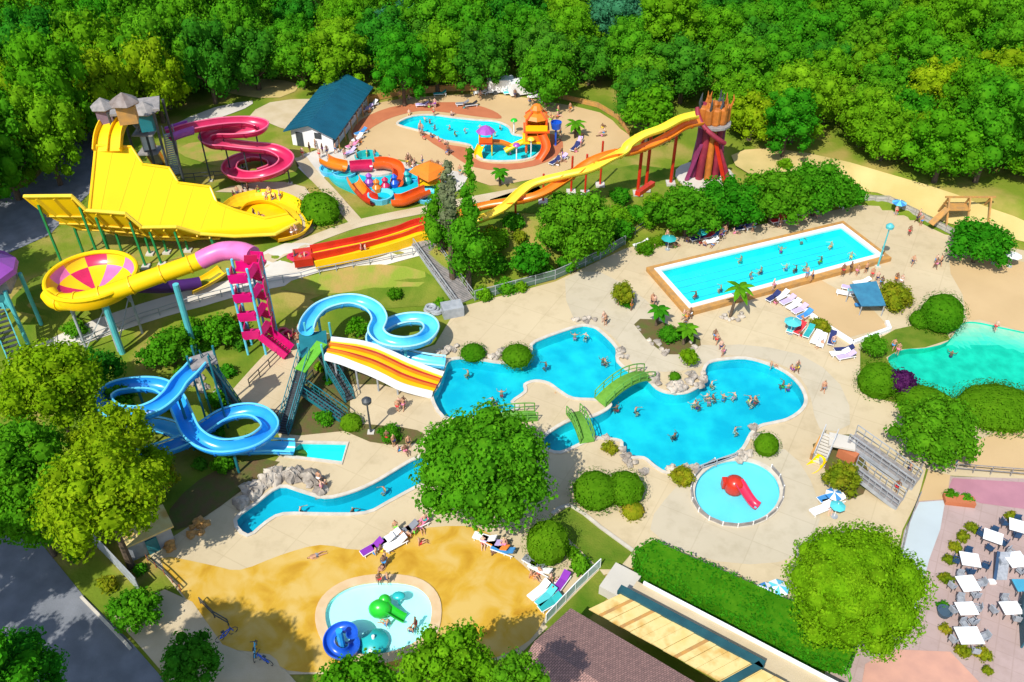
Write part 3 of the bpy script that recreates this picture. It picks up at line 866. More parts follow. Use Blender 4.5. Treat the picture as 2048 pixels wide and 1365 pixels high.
# tower
tw = thing('slide_tower', 'grey tower with pavilion roofs at the top of the yellow half-pipe slide', 'tower', G(262, 330))
base = G(275, 322)
TX, TY = base.x, base.y
def platform(b, x, y, z, w, d, rz): b.box((x, y, z), (w, d, .25), rz)
top = G(252, 215, 12.6)
part('platform', M_WOODG, tw, lambda b: b.box((top.x + .5, top.y + 1.2, top.z - .4), (5.2, 3.6, .25), .3))
for dx, dy in ((-2, -.4), (3, -.4), (-2, 3), (3, 3)):
    part('column', M_DARKM, tw, lambda b: b.post(top.x + dx, top.y + dy, TERR - .1, top.z - .4, .16))
for q, (px, py, hh, w) in enumerate(((205, 214, 12.4, 2.4), (248, 205, 15.0, 2.8), (290, 222, 12.0, 2.6))):
    p = G(px, py, hh)
    part('roof', (M_WOODG, mat('brown_grey_shingle', (.16, .12, .10), (.24, .20, .18), scale=1.5), M_WOODG)[q], tw, lambda b: b.lathe((p.x, p.y, p.z), [(0, 1.1), (w * .4, .4), (w * .58, 0), (w * .54, -.12), (0, .1)], 6))
    part('hut_wall', (mat('mauve_panel', (.22, .15, .2)), M_WOOD, M_TEALM)[q], tw, lambda b: b.box((p.x, p.y, p.z - 1.2), (w * .66, w * .6, 1.9), .3))
# zig-zag stairs
pa, pb = G(262, 232, 11.0), G(318, 328, 0.0)
def stair(b, a, c, w, n):
    a, c = Vector(a), Vector(c)
    d = (c - a); d.z = 0
    ang = math.atan2(d.y, d.x)
    for i in range(n):
        p = a.lerp(c, (i + .5) / n)
        b.box(p, (d.length / n * 1.05, w, .1), ang)
def stair_thing(t, a, c, w, mtread, mrail, n=18, rail=1.0):
    part('stair_treads', mtread, t, lambda b: stair(b, a, c, w, n))
    a, c = Vector(a), Vector(c); d = c - a; sd = Vector((-d.y, d.x, 0)).normalized() * (w / 2)
    for s in (-1, 1):
        part('stringer', mrail, t, lambda b: b.bar(a + sd * s - Vector((0, 0, .15)), c + sd * s - Vector((0, 0, .15)), .09, .35))
        def rl(b):
            b.bar(a + sd * s + Vector((0, 0, rail)), c + sd * s + Vector((0, 0, rail)), .07)
            b.bar(a + sd * s + Vector((0, 0, rail * .5)), c + sd * s + Vector((0, 0, rail * .5)), .04)
            for k in range(9):
                p = a.lerp(c, k / 8) + sd * s
                b.bar(p, p + Vector((0, 0, rail)), .05)
        part('handrail', mrail, t, rl)
m1 = G(290, 262, 8.5); m2 = G(300, 300, 4.5)
stair_thing(tw, pa, m1, 1.4, M_WOODG, M_GREYM)
stair_thing(tw, m1, m2, 1.4, M_WHITE, M_GREYM)
stair_thing(tw, m2, pb, 1.4, M_WOODG, M_ORAN)
for p in (m1, m2):
    part('landing', M_WOODG, tw, lambda b: b.box((p.x, p.y, p.z - .1), (2.4, 2.4, .15)))
    part('column', M_DARKM, tw, lambda b: b.post(p.x, p.y, TERR - .1, p.z, .14))

M_SEAM = mat('amber_seam', (0.77, 0.48, 0.001), (0.74, 0.45, 0.001), scale=1, rough=.6)
for idx in range(4, len(rows) - 12, 6):
    part('panel_seam', M_SEAM, hp, lambda b: b.tube([p + Vector((0, 0, .02)) for p in rows[idx][:13]], .022, 5))


def flanges(t, path, r, m, every=2.6, arc=100):
    acc = every * .6
    def fn(b):
        nonlocal acc
        for i in range(1, len(path) - 1):
            acc += (path[i] - path[i - 1]).length
            if acc > every:
                acc = 0
                d = (path[i + 1] - path[i]).normalized() * .06
                b.flume([path[i] - d, path[i] + d], r + .02, arc, .13, 12)
    part('flange_joints', m, t, fn)


# 2 crimson spiral
sp = thing('spiral_slide', 'crimson open spiral flume slide on thin dark posts beside the yellow half-pipe', 'water slide', G(480, 330))
cp = path3([(338, 266, 7.6), (375, 254, 7.6), (415, 246, 7.5), (453, 241, 7.3), (495, 240, 7.0), (522, 247, 6.8), (508, 258, 6.5), (470, 262, 6.2), (432, 263, 5.9), (412, 271, 5.6), (424, 283, 5.2), (455, 286, 4.8), (500, 291, 4.4), (545, 296, 4.0), (572, 313, 3.5), (560, 333, 3.0), (520, 348, 2.6), (480, 349, 2.2), (458, 337, 2.0), (470, 318, 1.7), (510, 308, 1.4), (545, 316, 1.3), (548, 332, 1.15), (520, 344, 1.05)], 6)
part('flume', M_CRIM, sp, lambda b: b.flume(cp, 0.85, 88), sm=True)
for q in (1, -1):
    part('rim', gloss('rose_gelcoat', (0.72, 0.12, 0.22)), sp, lambda b: b.tube([p + sd * (.9 * q) for p, t, sd, up in MB().frames(cp)], .1, 6))
part('start_tub', M_PURP, sp, lambda b: b.flume(cp[:8], 1.0, 110))
flanges(sp, cp, .85, gloss('dark_crimson_gelcoat', (.36, .01, .06)), 2.4, 88)
supports(sp, cp, 6.5, M_DARKM, .1, drop=.9)
# start stairs of the spiral
stair_thing(sp, cp[0], G(352, 350, 0), 1.2, M_GREYM, M_GREYM, 20)

# 3 long twin slides
tws = thing('twin_slide', 'long yellow and orange twin slide winding down from the castle tower to two lanes', 'water slide', G(1000, 440))
yel = path3([(1394, 227, 10.4), (1362, 235, 10.2), (1325, 254, 9.6), (1287, 268, 8.9), (1259, 286, 8.3), (1247, 301, 7.7), (1216, 317, 7.0), (1180, 336, 6.2), (1129, 348, 5.4), (1091, 357, 4.9), (1060, 368, 4.4), (1035, 387, 3.9), (1010, 411, 3.3), (979, 428, 2.7), (940, 443, 2.0), (900, 455, 1.6)], 6)
org_ = path3([(1404, 240, 9.4), (1369, 250, 9.2), (1344, 266, 8.7), (1312, 283, 8.2), (1291, 291, 7.8), (1262, 301, 7.3), (1228, 304, 6.9), (1191, 316, 6.4), (1170, 328, 5.9), (1150, 343, 5.4), (1122, 362, 4.8), (1091, 381, 4.2), (1060, 393, 3.7), (1013, 402, 3.1), (966, 410, 2.6), (920, 426, 1.9), (885, 440, 1.6)], 6)
part('yellow_flume', M_LEMON, tws, lambda b: b.flume(yel, .56, 90), sm=True)
part('orange_flume', M_ORAN, tws, lambda b: b.flume(org_, .58, 90), sm=True)
ly = path3([(900, 455, 1.6), (870, 460, 1.1), (841, 466, .8), (800, 480, .6), (747, 496, .5), (690, 508, .5), (629, 521, .5)], 6)
lo = path3([(885, 440, 1.6), (860, 447, 1.3), (832, 454, .9), (800, 467, .6), (747, 481, .5), (690, 494, .5), (622, 507, .5)], 6)
flanges(tws, yel, .56, gloss('amber_flange', (.66, .42, .03)), 3.0, 90)
flanges(tws, org_, .58, gloss('burnt_orange_flange', (.52, .12, .008)), 3.0, 90)
part('yellow_lane', M_YEL2, tws, lambda b: b.sweep(ly, [(-.95, .45), (-.8, .45), (-.75, 0), (.75, 0), (.8, .45), (.95, .45), (.95, -.6), (-.95, -.6)]))
part('red_lane', M_RED, tws, lambda b: b.sweep(lo, [(-.95, .5), (-.8, .5), (-.75, 0), (.75, 0), (.8, .5), (.95, .5), (.95, -.6), (-.95, -.6)]))
part('lane_end', M_RED, tws, lambda b: b.box(G(606, 515, .35), (2.0, 2.4, .9), rad(15)))
for (px, py, hh) in ((1275, 388, 8.0), (1291, 380, 7.4), (1341, 368, 8.4), (1170, 388, 5.3), (1142, 386, 4.9), (1086, 405, 3.8), (1031, 436, 2.9), (1200, 372, 6.0)):
    p = G(px, py)
    sp_o = part('support_post', M_RED, tws, lambda b: b.post(p.x, p.y, p.z - .1, p.z + hh, .2 if hh > 7 else .13))
    part('footing', M_PALE, sp_o, lambda b: b.box((p.x, p.y, p.z + .1), (1.1, 1.1, .3)))
p1, p2 = G(1275, 388, 8.0), G(1291, 380, 7.6)
part('cross_beam', M_RED, tws, lambda b: b.bar(p1, p2 + Vector((1.0, 1.5, 0)), .6, .5))

# 4 castle tower
ct = thing('castle_tower', 'pink purple and orange castle tower with spiky crown where the twin slide starts', 'tower', G(1420, 350))
cb = G(1409, 354)
KZ = 9.0 / 10.0
M_MAROON = gloss('maroon_gelcoat', (0.30, 0.02, 0.045), .6, .6)
M_RUST = gloss('rust_orange_gelcoat', (0.50, 0.15, 0.015), .6, .6)
M_PLUM = gloss('plum_gelcoat', (0.24, 0.025, 0.10), .6, .6)
cols = [(-1.75, -.4, M_PLUM, .5), (-.95, -1.0, M_MAROON, .55), (.1, -1.2, M_RUST, .5), (1.15, -.9, M_MAROON, .5), (1.8, .2, M_PLUM, .55), (-1.5, .9, M_DPURP, .5), (0.2, 1.3, M_PLUM, .6), (1.3, 1.1, M_MAROON, .5)]
Z0 = TERR
for dx, dy, m, r in cols:
    dx *= .82; dy *= .82; r *= .88
    x, y = cb.x + dx, cb.y + dy
    cl = part('column', m, ct, lambda b: b.tube(smooth([(x + dx * .18, y + dy * .18, Z0 - .1), (x + dx * .05, y + dy * .05, Z0 + 2.6), (x - dx * .12, y - dy * .1, Z0 + 5.5), (x, y, Z0 + 8.2)], 5), r, 10), sm=True)
    tr = part('turret', M_MAROON if m is M_DPURP else M_RUST, ct, lambda b: b.lathe((x, y, Z0 + 7.4), [(r, 0), (r * 1.2, .25), (r * 1.15, 1.9), (r * .9, 2.1), (0, 2.15)], 10))
    for k in range(2):
        a = k * 3.1 + dx * 2
        part('spike', M_RUST if k else M_DARKM, tr, lambda b: b.tube(smooth([(x + math.cos(a) * r * .8, y + math.sin(a) * r * .8, Z0 + 9.3), (x + math.cos(a) * r * 1.3, y + math.sin(a) * r * 1.3, Z0 + 10.1), (x + math.cos(a) * r * 1.1, y + math.sin(a) * r * 1.1, Z0 + 10.9)], 3), .16, 6, scales=[1, 1, .9, .8, .6, .4, .15]))
part('platform', M_WOODG, ct, lambda b: b.lathe((cb.x, cb.y, Z0 + 7.2), [(0, 0), (2.2, 0), (2.2, .25), (0, .25)], 12))
part('core', M_DARKM, ct, lambda b: b.post(cb.x, cb.y, Z0 - .1, Z0 + 7.2, 1.0, 10))
part('twisting_tube', M_MAROON, ct, lambda b: b.tube(smooth([(cb.x + 2.1 * math.cos(a), cb.y + 2.1 * math.sin(a) - .3, Z0 + 6.6 - 1.5 * (a + 1.6)) for a in [-3.3 + .3 * k for k in range(9)]][::-1], 4), .3, 10), sm=True)
part('leg_brace', M_MAROON, ct, lambda b: b.bar((cb.x + 2.9, cb.y - 1.6, Z0), (cb.x + .8, cb.y - 1.2, Z0 + 5), .45))
part('leg_brace', M_RED, ct, lambda b: b.bar((cb.x + 2.2, cb.y - 2.0, Z0), (cb.x + .4, cb.y - 1.4, Z0 + 5.5), .45))
part('leg_brace', M_PLUM, ct, lambda b: b.bar((cb.x - 2.6, cb.y - 1.4, Z0), (cb.x - 1.2, cb.y - .9, Z0 + 5), .4))
part('base', M_PALE, ct, lambda b: b.lathe((cb.x, cb.y, Z0 - .05), [(3.7, 0), (3.7, .3), (0, .35)], 16))
# 5 bowl slide
bw = thing('bowl_slide', 'checkered yellow and pink bowl slide with a long yellow tube on teal poles', 'water slide', G(230, 640))
bc = G(188, 568, 5.4)
RB = 85 * mpp(bc)
NS, prof = 48, [(1.0, 1.0), (.98, .7), (.93, .3), (.84, -.1), (.68, -.4), (.45, -.65), (.2, -.8), (.06, -.85)]
pats = [0, 1, 0, 2]
def bowl(b):
    vs = []
    for r, z in prof: vs += [(bc.x + RB * r * math.cos(2 * math.pi * k / NS), bc.y + RB * r * math.sin(2 * math.pi * k / NS), bc.z + z) for k in range(NS)]
    fs, mi = [], []
    for j in range(len(prof) - 1):
        for k in range(NS):
            l = (k + 1) % NS
            fs.append((j * NS + k, j * NS + l, (j + 1) * NS + l, (j + 1) * NS + k))
            sct = (k * 12 // NS)
            ringi = 0 if j < 3 else 1
            mi.append([0, 1, 0, 2, 0, 1][(sct + ringi * 1) % 6] if ringi == 0 else [2, 0, 1, 0, 2, 0][(sct) % 6])
    b.add(vs, fs, mi)
b = MB(); bowl(b); bwl = b.build('bowl', [M_YEL2, M_PINK, M_CRIM], bw, sm=True)
part('bowl_rim', M_YEL, bwl, lambda b: b.tube([(bc.x + RB * 1.01 * math.cos(a), bc.y + RB * 1.01 * math.sin(a), bc.z + 1.0) for a in [k * math.pi / 24 for k in range(48)]], .22, 8, True))
part('bowl_skirt', M_YEL2, bwl, lambda b: b.lathe((bc.x, bc.y, bc.z), [(RB * 1.02, .95), (RB * 1.05, .3), (RB * .98, -.3)], 40), sm=True)
part('bowl_underside', M_DPURP, bwl, lambda b: b.lathe((bc.x, bc.y, bc.z), [(RB * .98, -.25), (RB * .7, -.9), (RB * .3, -1.5), (.5, -1.9), (.5, -2.6)], 32), sm=True)
tb = path3([(402, 521, 8.6), (360, 536, 8.3), (300, 557, 7.8), (240, 579, 7.2), (180, 597, 6.8), (140, 604, 6.6), (112, 602, 6.4), (98, 588, 6.3)], 5)
ytb = part('yellow_tube', M_YEL, bw, lambda b: b.tube(tb, .85, 14), sm=True)
for k in range(3, len(tb) - 3, 5):
    part('tube_flange', M_YEL2, ytb, lambda b: b.tube([tb[k], tb[k] + (tb[k + 1] - tb[k]).normalized() * .14], .95, 14))
pk = path3([(506, 512, 9.6), (480, 503, 9.6), (446, 503, 9.4), (420, 512, 9.0), (402, 521, 8.6)], 5)
part('pink_tube', M_PINK, bw, lambda b: b.tube(pk, .95, 14), sm=True)
for (px, py, hh) in ((245, 707, 7.0), (392, 709, 8.0)):
    p = G(px, py); q = G(px - 32 if px < 300 else px - 46, py - 105 if px < 300 else py - 163, hh)
    part('support_pole', M_TEALL, bw, lambda b: b.post(p.x, p.y, p.z - .1, p.z + hh + (0.1 if px < 300 else .6), .3, 10))
for a in range(6):
    t0 = a * math.pi / 3
    x, y = bc.x + RB * .75 * math.cos(t0), bc.y + RB * .75 * math.sin(t0)
    part('bowl_leg', M_GREYM, bw, lambda b: b.post(x, y, hgt(x, y) - .1, bc.z - .6, .13))
    x2, y2 = bc.x + RB * .75 * math.cos(t0 + 1.05), bc.y + RB * .75 * math.sin(t0 + 1.05)
    part('cross_brace', M_GREYM, bw, lambda b: b.bar((x, y, hgt(x, y) + .3), (x2, y2, bc.z - 1.2), .09))
ex = path3([(240, 572, 3.4), (290, 574, 2.6), (335, 574, 2.0), (375, 570, 1.4), (400, 566, 1.1)], 5)
part('exit_tube', mat('shaded_violet_gelcoat', (.06, .012, .12), rough=.5), bw, lambda b: b.tube(ex, .65, 12), sm=True)  # violet darkened to imitate the shade under the bowl
part('exit_trough', M_YEL2, bw, lambda b: b.flume(path3([(442, 536, 1.0), (425, 548, 1.0), (400, 562, 1.0), (378, 572, 1.0)], 4), .9, 80))

# magenta stair tower
st = thing('stair_tower', 'tall stair tower with magenta landings and pale blue columns feeding the bowl slide', 'stair tower', G(545, 700))
lv = [(455, 512, 9.2), (497, 564, 7.0), (508, 611, 4.7), (524, 660, 2.4)]
# the tower stands on one plan spot; landings one above another
sb = G(528, 702)
for k in range(4):
    z = sb.z + 2.1 + 2.25 * k
    part('landing', M_MAG, st, lambda b: (b.box((sb.x - .7, sb.y + .1, z), (1.7, 1.5, .2), .12), b.box((sb.x - .7, sb.y - .62, z + .5), (1.7, .08, .8), .12), b.box((sb.x - 1.5, sb.y + .1, z + .5), (.08, 1.5, .8), .12)))
    z2 = z + 2.25 if k < 3 else z + 1.4
    a, c = Vector((sb.x + .1, sb.y - .2, z + .1)), Vector((sb.x + .95, sb.y + .5, z + 1.15))
    part('stair_flight', M_MAG, st, lambda b: (stair(b, a, c, .9, 7), b.bar(a + Vector((.2, -.5, .5)), c + Vector((.2, -.5, .5)), .08, .8)))
    a2, c2 = Vector((sb.x + 1.0, sb.y + 1.3, z + 1.2)), Vector((sb.x - .1, sb.y + .9, z2))
    part('stair_flight', M_CRIM, st, lambda b: (stair(b, a2, c2, .8, 7), b.bar(a2 + Vector((0, -.4, .5)), c2 + Vector((0, -.4, .5)), .08, .8)))
    part('outer_panel', M_MAG, st, lambda b: b.box((sb.x + 1.3, sb.y + .7, z + 1.0), (.1, 1.7, 1.7), .12))
a, c = Vector((sb.x + 2.6, sb.y - .9, sb.z + .1)), Vector((sb.x + .2, sb.y - .1, sb.z + 2.0))
part('stair_flight', M_MAG, st, lambda b: (stair(b, a, c, 1.3, 10), b.bar(a + Vector((0, -.7, .5)), c + Vector((0, -.7, .5)), .1, .95), b.bar(a + Vector((0.4, .7, .5)), c + Vector((0.4, .7, .5)), .1, .95)))
for dx, dy in ((-1.45, -.6), (-1.45, 1.0), (.35, -.6), (1.2, 1.5), (.1, 1.4)):
    part('column', M_AQUA, st, lambda b: b.post(sb.x + dx, sb.y + dy, sb.z - .1, sb.z + 10.4, .13))
tz = sb.z + 9.4
pkp = pk[0]
part('top_deck', M_MAG, st, lambda b: (b.box(((sb.x + pkp.x) / 2, (sb.y + pkp.y) / 2 + .3, tz - .2), (abs(pkp.x - sb.x) + 2.4, 1.9, .3), -.12), b.box(((sb.x + pkp.x) / 2, (sb.y + pkp.y) / 2 - .6, tz + .4), (abs(pkp.x - sb.x) + 2.3, .1, .9), -.12), b.box(((sb.x + pkp.x) / 2, (sb.y + pkp.y) / 2 + 1.2, tz + .4), (abs(pkp.x - sb.x) + 2.3, .1, .9), -.12)))

# 6 deep blue flume ring, left
bl = thing('tube_slide', 'deep blue looping flume with two rings beside the left-hand trees', 'water slide', G(420, 920))
bp_ = path3([(398, 724, 7.6), (382, 742, 7.5), (360, 764, 7.3), (342, 790, 7.0), (312, 814, 6.7), (270, 828, 6.4), (225, 822, 6.1), (205, 798, 5.8), (230, 776, 5.5), (280, 768, 5.2), (322, 773, 4.9), (350, 796, 4.6), (366, 830, 4.3), (384, 866, 4.0), (415, 888, 3.6), (455, 894, 3.3), (508, 882, 3.0), (540, 854, 2.7), (524, 829, 2.4), (492, 821, 2.2), (450, 830, 2.0), (412, 853, 1.9), (380, 876, 1.8), (340, 893, 1.7), (285, 908, 1.6), (240, 902, 1.5), (235, 872, 1.45), (270, 850, 1.4), (320, 850, 1.35), (380, 872, 1.3), (440, 892, 1.2), (500, 893, 1.1), (545, 892, 1.0), (586, 894, .95)], 6)
nb = len(bp_)
part('flume', M_BLUE, bl, lambda b: b.flume(bp_[:int(nb * .40)], .7, 105), sm=True)
part('sunlit_rim', M_AQUA, bl, lambda b: [b.tube([p + sd * (.73 * q) + up * .16 for p, t, sd, up in MB().frames(bp_)], .1, 6) for q in (-1, 1)])  # lighter aqua rims paint the sun highlights along the flume edges
part('lower_flume', M_BLUE, bl, lambda b: b.flume(bp_[int(nb * .40) - 1:int(nb * .72)], .7, 85), sm=True)
part('exit_flume', M_SKYB, bl, lambda b: b.flume(bp_[int(nb * .72) - 1:], .7, 80), sm=True)
flanges(bl, bp_, .7, gloss('navy_blue_flange', (.012, .20, .62)), 2.4, 84)
supports(bl, bp_, 6.0, M_TEALM, .13, drop=.9, pad=False)
stc = G(402, 735)
part('start_platform', M_WOODG, bl, lambda b: b.box(G(405, 722, 7.4), (2.2, 1.8, .2), .5))
for dx, dy in ((-.9, -.7), (.9, -.7), (.9, .7), (-.9, .7)):
    q = G(405, 722, 7.4)
    part('platform_leg', M_TEALM, bl, lambda b: b.post(q.x + dx, q.y + dy, hgt(q.x, q.y) - .1, q.z + 1.1, .1))
stair_thing(bl, G(412, 722, 7.4), G(478, 815, 0.1), 1.0, M_DARKM, M_TEALM, 26)

# 7 light blue spiral, centre
lb = thing('tube_slide', 'light aqua blue spiral slide curling beside the striped wave slide', 'water slide', G(760, 720))
lp = path3([(612, 660, 4.6), (620, 637, 4.6), (643, 614, 4.5), (681, 601, 4.4), (715, 601, 4.2), (745, 614, 4.0), (759, 637, 3.8), (752, 662, 3.6), (771, 680, 3.3), (809, 686, 3.1), (846, 677, 2.8), (863, 656, 2.6), (850, 639, 2.4), (815, 637, 2.2), (778, 648, 2.0), (750, 668, 1.9), (752, 688, 1.75), (775, 699, 1.55), (810, 710, 1.35), (850, 719, 1.15), (890, 724, .95)], 6)
n7 = len(lp)
part('upper_flume', M_SKYB, lb, lambda b: b.flume(lp[:int(n7 * .45)], .7, 105), sm=True)
part('sunlit_rim', mat('aqua_rim_highlight', (.35, .68, .78), rough=.3), lb, lambda b: [b.tube([p + sd * (.74 * q) + up * .12 for p, t, sd, up in MB().frames(lp)], .1, 6) for q in (-1, 1)])  # pale rim colour stands in for sunlight on the edges
part('ring_flume', M_SKYB, lb, lambda b: b.flume(lp[int(n7 * .45) - 1:int(n7 * .8)], .7, 100), sm=True)
part('exit_flume', M_AQUA, lb, lambda b: b.flume(lp[int(n7 * .8) - 1:], .72, 80), sm=True)
flanges(lb, lp, .7, gloss('steel_blue_flange', (.04, .34, .66)), 2.4, 84)
supports(lb, lp, 6.5, M_TEALL, .14, drop=.8, pad=False)

# 8 wave slide
wv = thing('wave_slide', 'wide striped yellow orange and white wave slide running into the main pool', 'water slide', G(760, 760))
ta = [(662, 680, 3.9), (690, 683, 3.7), (720, 687, 3.3), (755, 696, 2.7), (785, 709, 2.1), (815, 723, 1.5), (850, 737, .9), (886, 750, .35)]
tbm = [(650, 712, 3.9), (680, 720, 3.7), (709, 731, 3.3), (740, 743, 2.7), (768, 756, 2.1), (798, 771, 1.5), (830, 781, .9), (864, 789, .35)]
A_ = path3(ta, 5); B_ = path3(tbm, 5)
nl = 12
rowsw = [[a.lerp(c, k / nl) for k in range(nl + 1)] for a, c in zip(A_, B_)]
cm = [0, 1, 2, 2, 1, 3, 3, 1, 2, 2, 1, 0]
b = MB()
for k in range(nl):
    g = [[r[k], r[k + 1]] for r in rowsw]
    b.k = [0, 0, 2, 2, 0, 0, 2, 2, 0, 0, 0, 2][k]
    b.grid(g)
b.build('slide_bed', [M_YEL2, M_ORAN, M_RED, M_WHITE], wv, sm=True, fix=False)
part('underside', M_GREYM, wv, lambda b: b.grid([[p - Vector((0, 0, .2)) for p in r] for r in rowsw]))
for u in (0, 4, 8, 12):
    part('lane_rail' if u in (4, 8) else 'side_rail', M_ORAN if u in (4, 8) else M_WHITE, wv, lambda b: b.sweep([r[u] for r in rowsw], [(-.1, -.25), (.1, -.25), (.1, .2), (-.1, .2)] if u in (4, 8) else [(-.2, -.4), (.2, -.4), (.2, .25), (-.2, .25)]))
for i in (3, 10, 17, 24):
    for u in (1, 11):
        p = rowsw[i][u]
        part('support_post', M_GREYM, wv, lambda b: b.post(p.x, p.y, -.05, p.z - .2, .1))
wt = thing('stair_tower', 'dark teal starting platform and long stairs behind the striped wave slide', 'stair tower', G(630, 760))
q = G(650, 690, 3.9)
part('platform', M_TEALM, wt, lambda b: b.box((q.x - 1.2, q.y + .3, q.z - .2), (2.6, 3.6, .2), .2))
for dx, dy in ((-2.2, -1.2), (0, -1.3), (.2, 2), (-2.2, 2)):
    part('column', M_TEALL, wt, lambda b: b.post(q.x + dx, q.y + dy, -.05, q.z + 1.1, .11))
stair_thing(wt, (q.x - 1.6, q.y - 1.4, q.z - .1), G(566, 868, 0.1), 1.0, M_DARKM, M_TEALM, 34)
part('turf_panel', M_TURF, wt, lambda b: b.bar(G(644, 686, 4.4), G(600, 742, 3.6), 1.2, .12))
for a, c in (((640, 700, 3.0), (700, 800, .2)), ((600, 775, 1.5), (690, 838, .2))):
    stair_thing(wt, G(*a), G(*c), .9, M_DARKM, M_TEALM, 16)
# ---------------------------------------------------------------- buildings
def xyz(px, py, h=0): return G(px, py, h)


# teal roofed hall
ha = thing('hall', 'long hall with dark teal gable roof and white gable wall beside the sand beach', 'building', G(660, 270))
c0, c1 = G(586, 290), G(668, 303)       # near gable corners
eg = (c1 - c0); eg.z = 0
wd = eg.length; eg.normalize()
far = G(737, 206)
ln = (far - c1); ln.z = 0
LNG = ln.length; ln.normalize()
EH, RH = 2.4, 3.4
A0, B0 = c0, c0 + eg * wd
A1, B1 = A0 + ln * LNG, B0 + ln * LNG
zb = TERR - .1
def wallbox(b):
    v = [(*p.xy, zb) for p in (A0, B0, B1, A1)] + [(*p.xy, TERR + EH) for p in (A0, B0, B1, A1)]
    m0, m1 = (A0 + B0) / 2, (A1 + B1) / 2
    v += [(*m0.xy, TERR + RH - .1), (*m1.xy, TERR + RH - .1)]
    b.add(v, [(0, 1, 5, 8, 4), (1, 2, 6, 5), (2, 3, 7, 9, 6), (3, 0, 4, 7)])
hw = part('wall', M_WHITE, ha, wallbox)
def roofs(b):
    m0, m1 = (A0 + B0) / 2 - ln * .7, (A1 + B1) / 2 + ln * .7
    for s, (p, q) in ((-1, (A0, A1)), (1, (B0, B1))):
        e0 = p - ln * .7 + eg * (.8 * s); e1 = q + ln * .7 + eg * (.8 * s)
        zt = TERR + EH - .35
        v = [(*e0.xy, zt), (*e1.xy, zt), (*m1.xy, TERR + RH + .05), (*m0.xy, TERR + RH + .05)]
        b.add(v + [(x, y, z + .16) for x, y, z in v], [(0, 1, 2, 3), (4, 5, 6, 7), (0, 1, 5, 4), (1, 2, 6, 5), (2, 3, 7, 6), (3, 0, 4, 7)])
hr = part('roof', M_ROOFT, ha, roofs)
for k in range(1, 16):
    f = k / 16
    for s, (p, q) in ((-1, (A0, A1)), (1, (B0, B1))):
        a = p.lerp(q, f) + eg * (.8 * s); m = ((A0 + B0) / 2).lerp((A1 + B1) / 2, f)
        part('roof_seam', M_ROOFT, hr, lambda b: b.bar((a.x, a.y, TERR + EH - .17), (m.x, m.y, TERR + RH + .23), .07, .07))
for f, w, h, z, m in ((.2, 1.0, 2.0, 1.0, M_DARKM), (.66, 1.0, .8, 1.9, M_DARKM)):
    p = A0.lerp(B0, f) - ln * .03
    part('door' if z < 1.2 else 'window', m, hw, lambda b: b.box((p.x, p.y, TERR + z), (w, .1, h), math.atan2(eg.y, eg.x)))
for k in range(7):
    p = B0.lerp(B1, (k + .5) / 7) + eg * .03
    part('window', M_DARKM, hw, lambda b: b.box((p.x, p.y, TERR + 1.6), (1.6, .1, 1.3), math.atan2(ln.y, ln.x)))
for k in range(6):
    p = B0.lerp(B1, (k + .2) / 6) + eg * .7
    part('porch_post', M_WOOD, ha, lambda b: b.post(p.x, p.y, TERR - .1, TERR + EH - .3, .09))

# splash pool climbing tower
sc = thing('climbing_tower', 'orange and red water play tower with stacked roofs standing at the cyan splash pool', 'play structure', G(1072, 296))
o = G(1072, 294)
for dx, dy in ((-1.3, -1.1), (1.3, -1.1), (1.3, 1.1), (-1.3, 1.1)):
    part('post', M_ORED, sc, lambda b: b.post(o.x + dx, o.y + dy, TERR - .3, TERR + 4.4, .16))
for z, m, w in ((1.2, M_YEL2, 3.6), (2.7, M_ORED, 3.4)):
    part('deck', m, sc, lambda b: b.box((o.x, o.y, TERR + z), (w, w * .8, .25)))
for z, m in ((1.7, M_ORAN), (3.2, M_YEL2)):
    for s in (-1, 1):
        part('panel', m, sc, lambda b: (b.box((o.x, o.y + 1.2 * s, TERR + z), (2.8, .12, .8)), b.box((o.x + 1.4 * s, o.y, TERR + z), (.12, 2.3, .8))))
part('roof', M_ORAN, sc, lambda b: b.lathe((o.x, o.y, TERR + 4.3), [(1.7, 0), (1.3, .4), (.8, .7), (.85, 1.1), (.5, 1.6), (0, 1.8)], 8))
for a in range(4):
    part('roof_rib', M_ORED, sc, lambda b: b.tube(smooth([(o.x + 1.7 * math.cos(a * 1.57 + .78), o.y + 1.7 * math.sin(a * 1.57 + .78), TERR + 4.35), (o.x + 1.0 * math.cos(a * 1.57 + .78), o.y + 1.0 * math.sin(a * 1.57 + .78), TERR + 5.0), (o.x, o.y, TERR + 6.0)], 4), .12, 6))
part('slide_chute', M_ORED, sc, lambda b: b.flume(smooth([(o.x + .6, o.y - 1.4, TERR + 2.7), (o.x + 1.2, o.y - 3, TERR + 1.6), (o.x + .2, o.y - 4.2, TERR + .3)], 5), .55, 85), sm=True)
part('slide_chute', M_YEL2, sc, lambda b: b.flume(smooth([(o.x - 1.4, o.y - .4, TERR + 1.3), (o.x - 2.8, o.y - .8, TERR + .8), (o.x - 4.2, o.y - 1.2, TERR + .15)], 5), .5, 85), sm=True)
part('water_bucket', M_DKBLUE, sc, lambda b: b.lathe((o.x + 2.6, o.y + .3, TERR + 2.3), [(.2, 0), (.6, .2), (.75, 1.1), (.65, 1.1)], 12))
part('bucket_post', M_DKBLUE, sc, lambda b: b.post(o.x + 2.6, o.y + .3, TERR - .3, TERR + 2.4, .13))
s2 = thing('play_slide', 'small orange and yellow play slide standing in the cyan splash pool', 'play slide', G(985, 300))
o = G(972, 298)
part('platform', M_RED, s2, lambda b: b.box((o.x, o.y, TERR + 1.1), (1.8, 1.6, .25)))
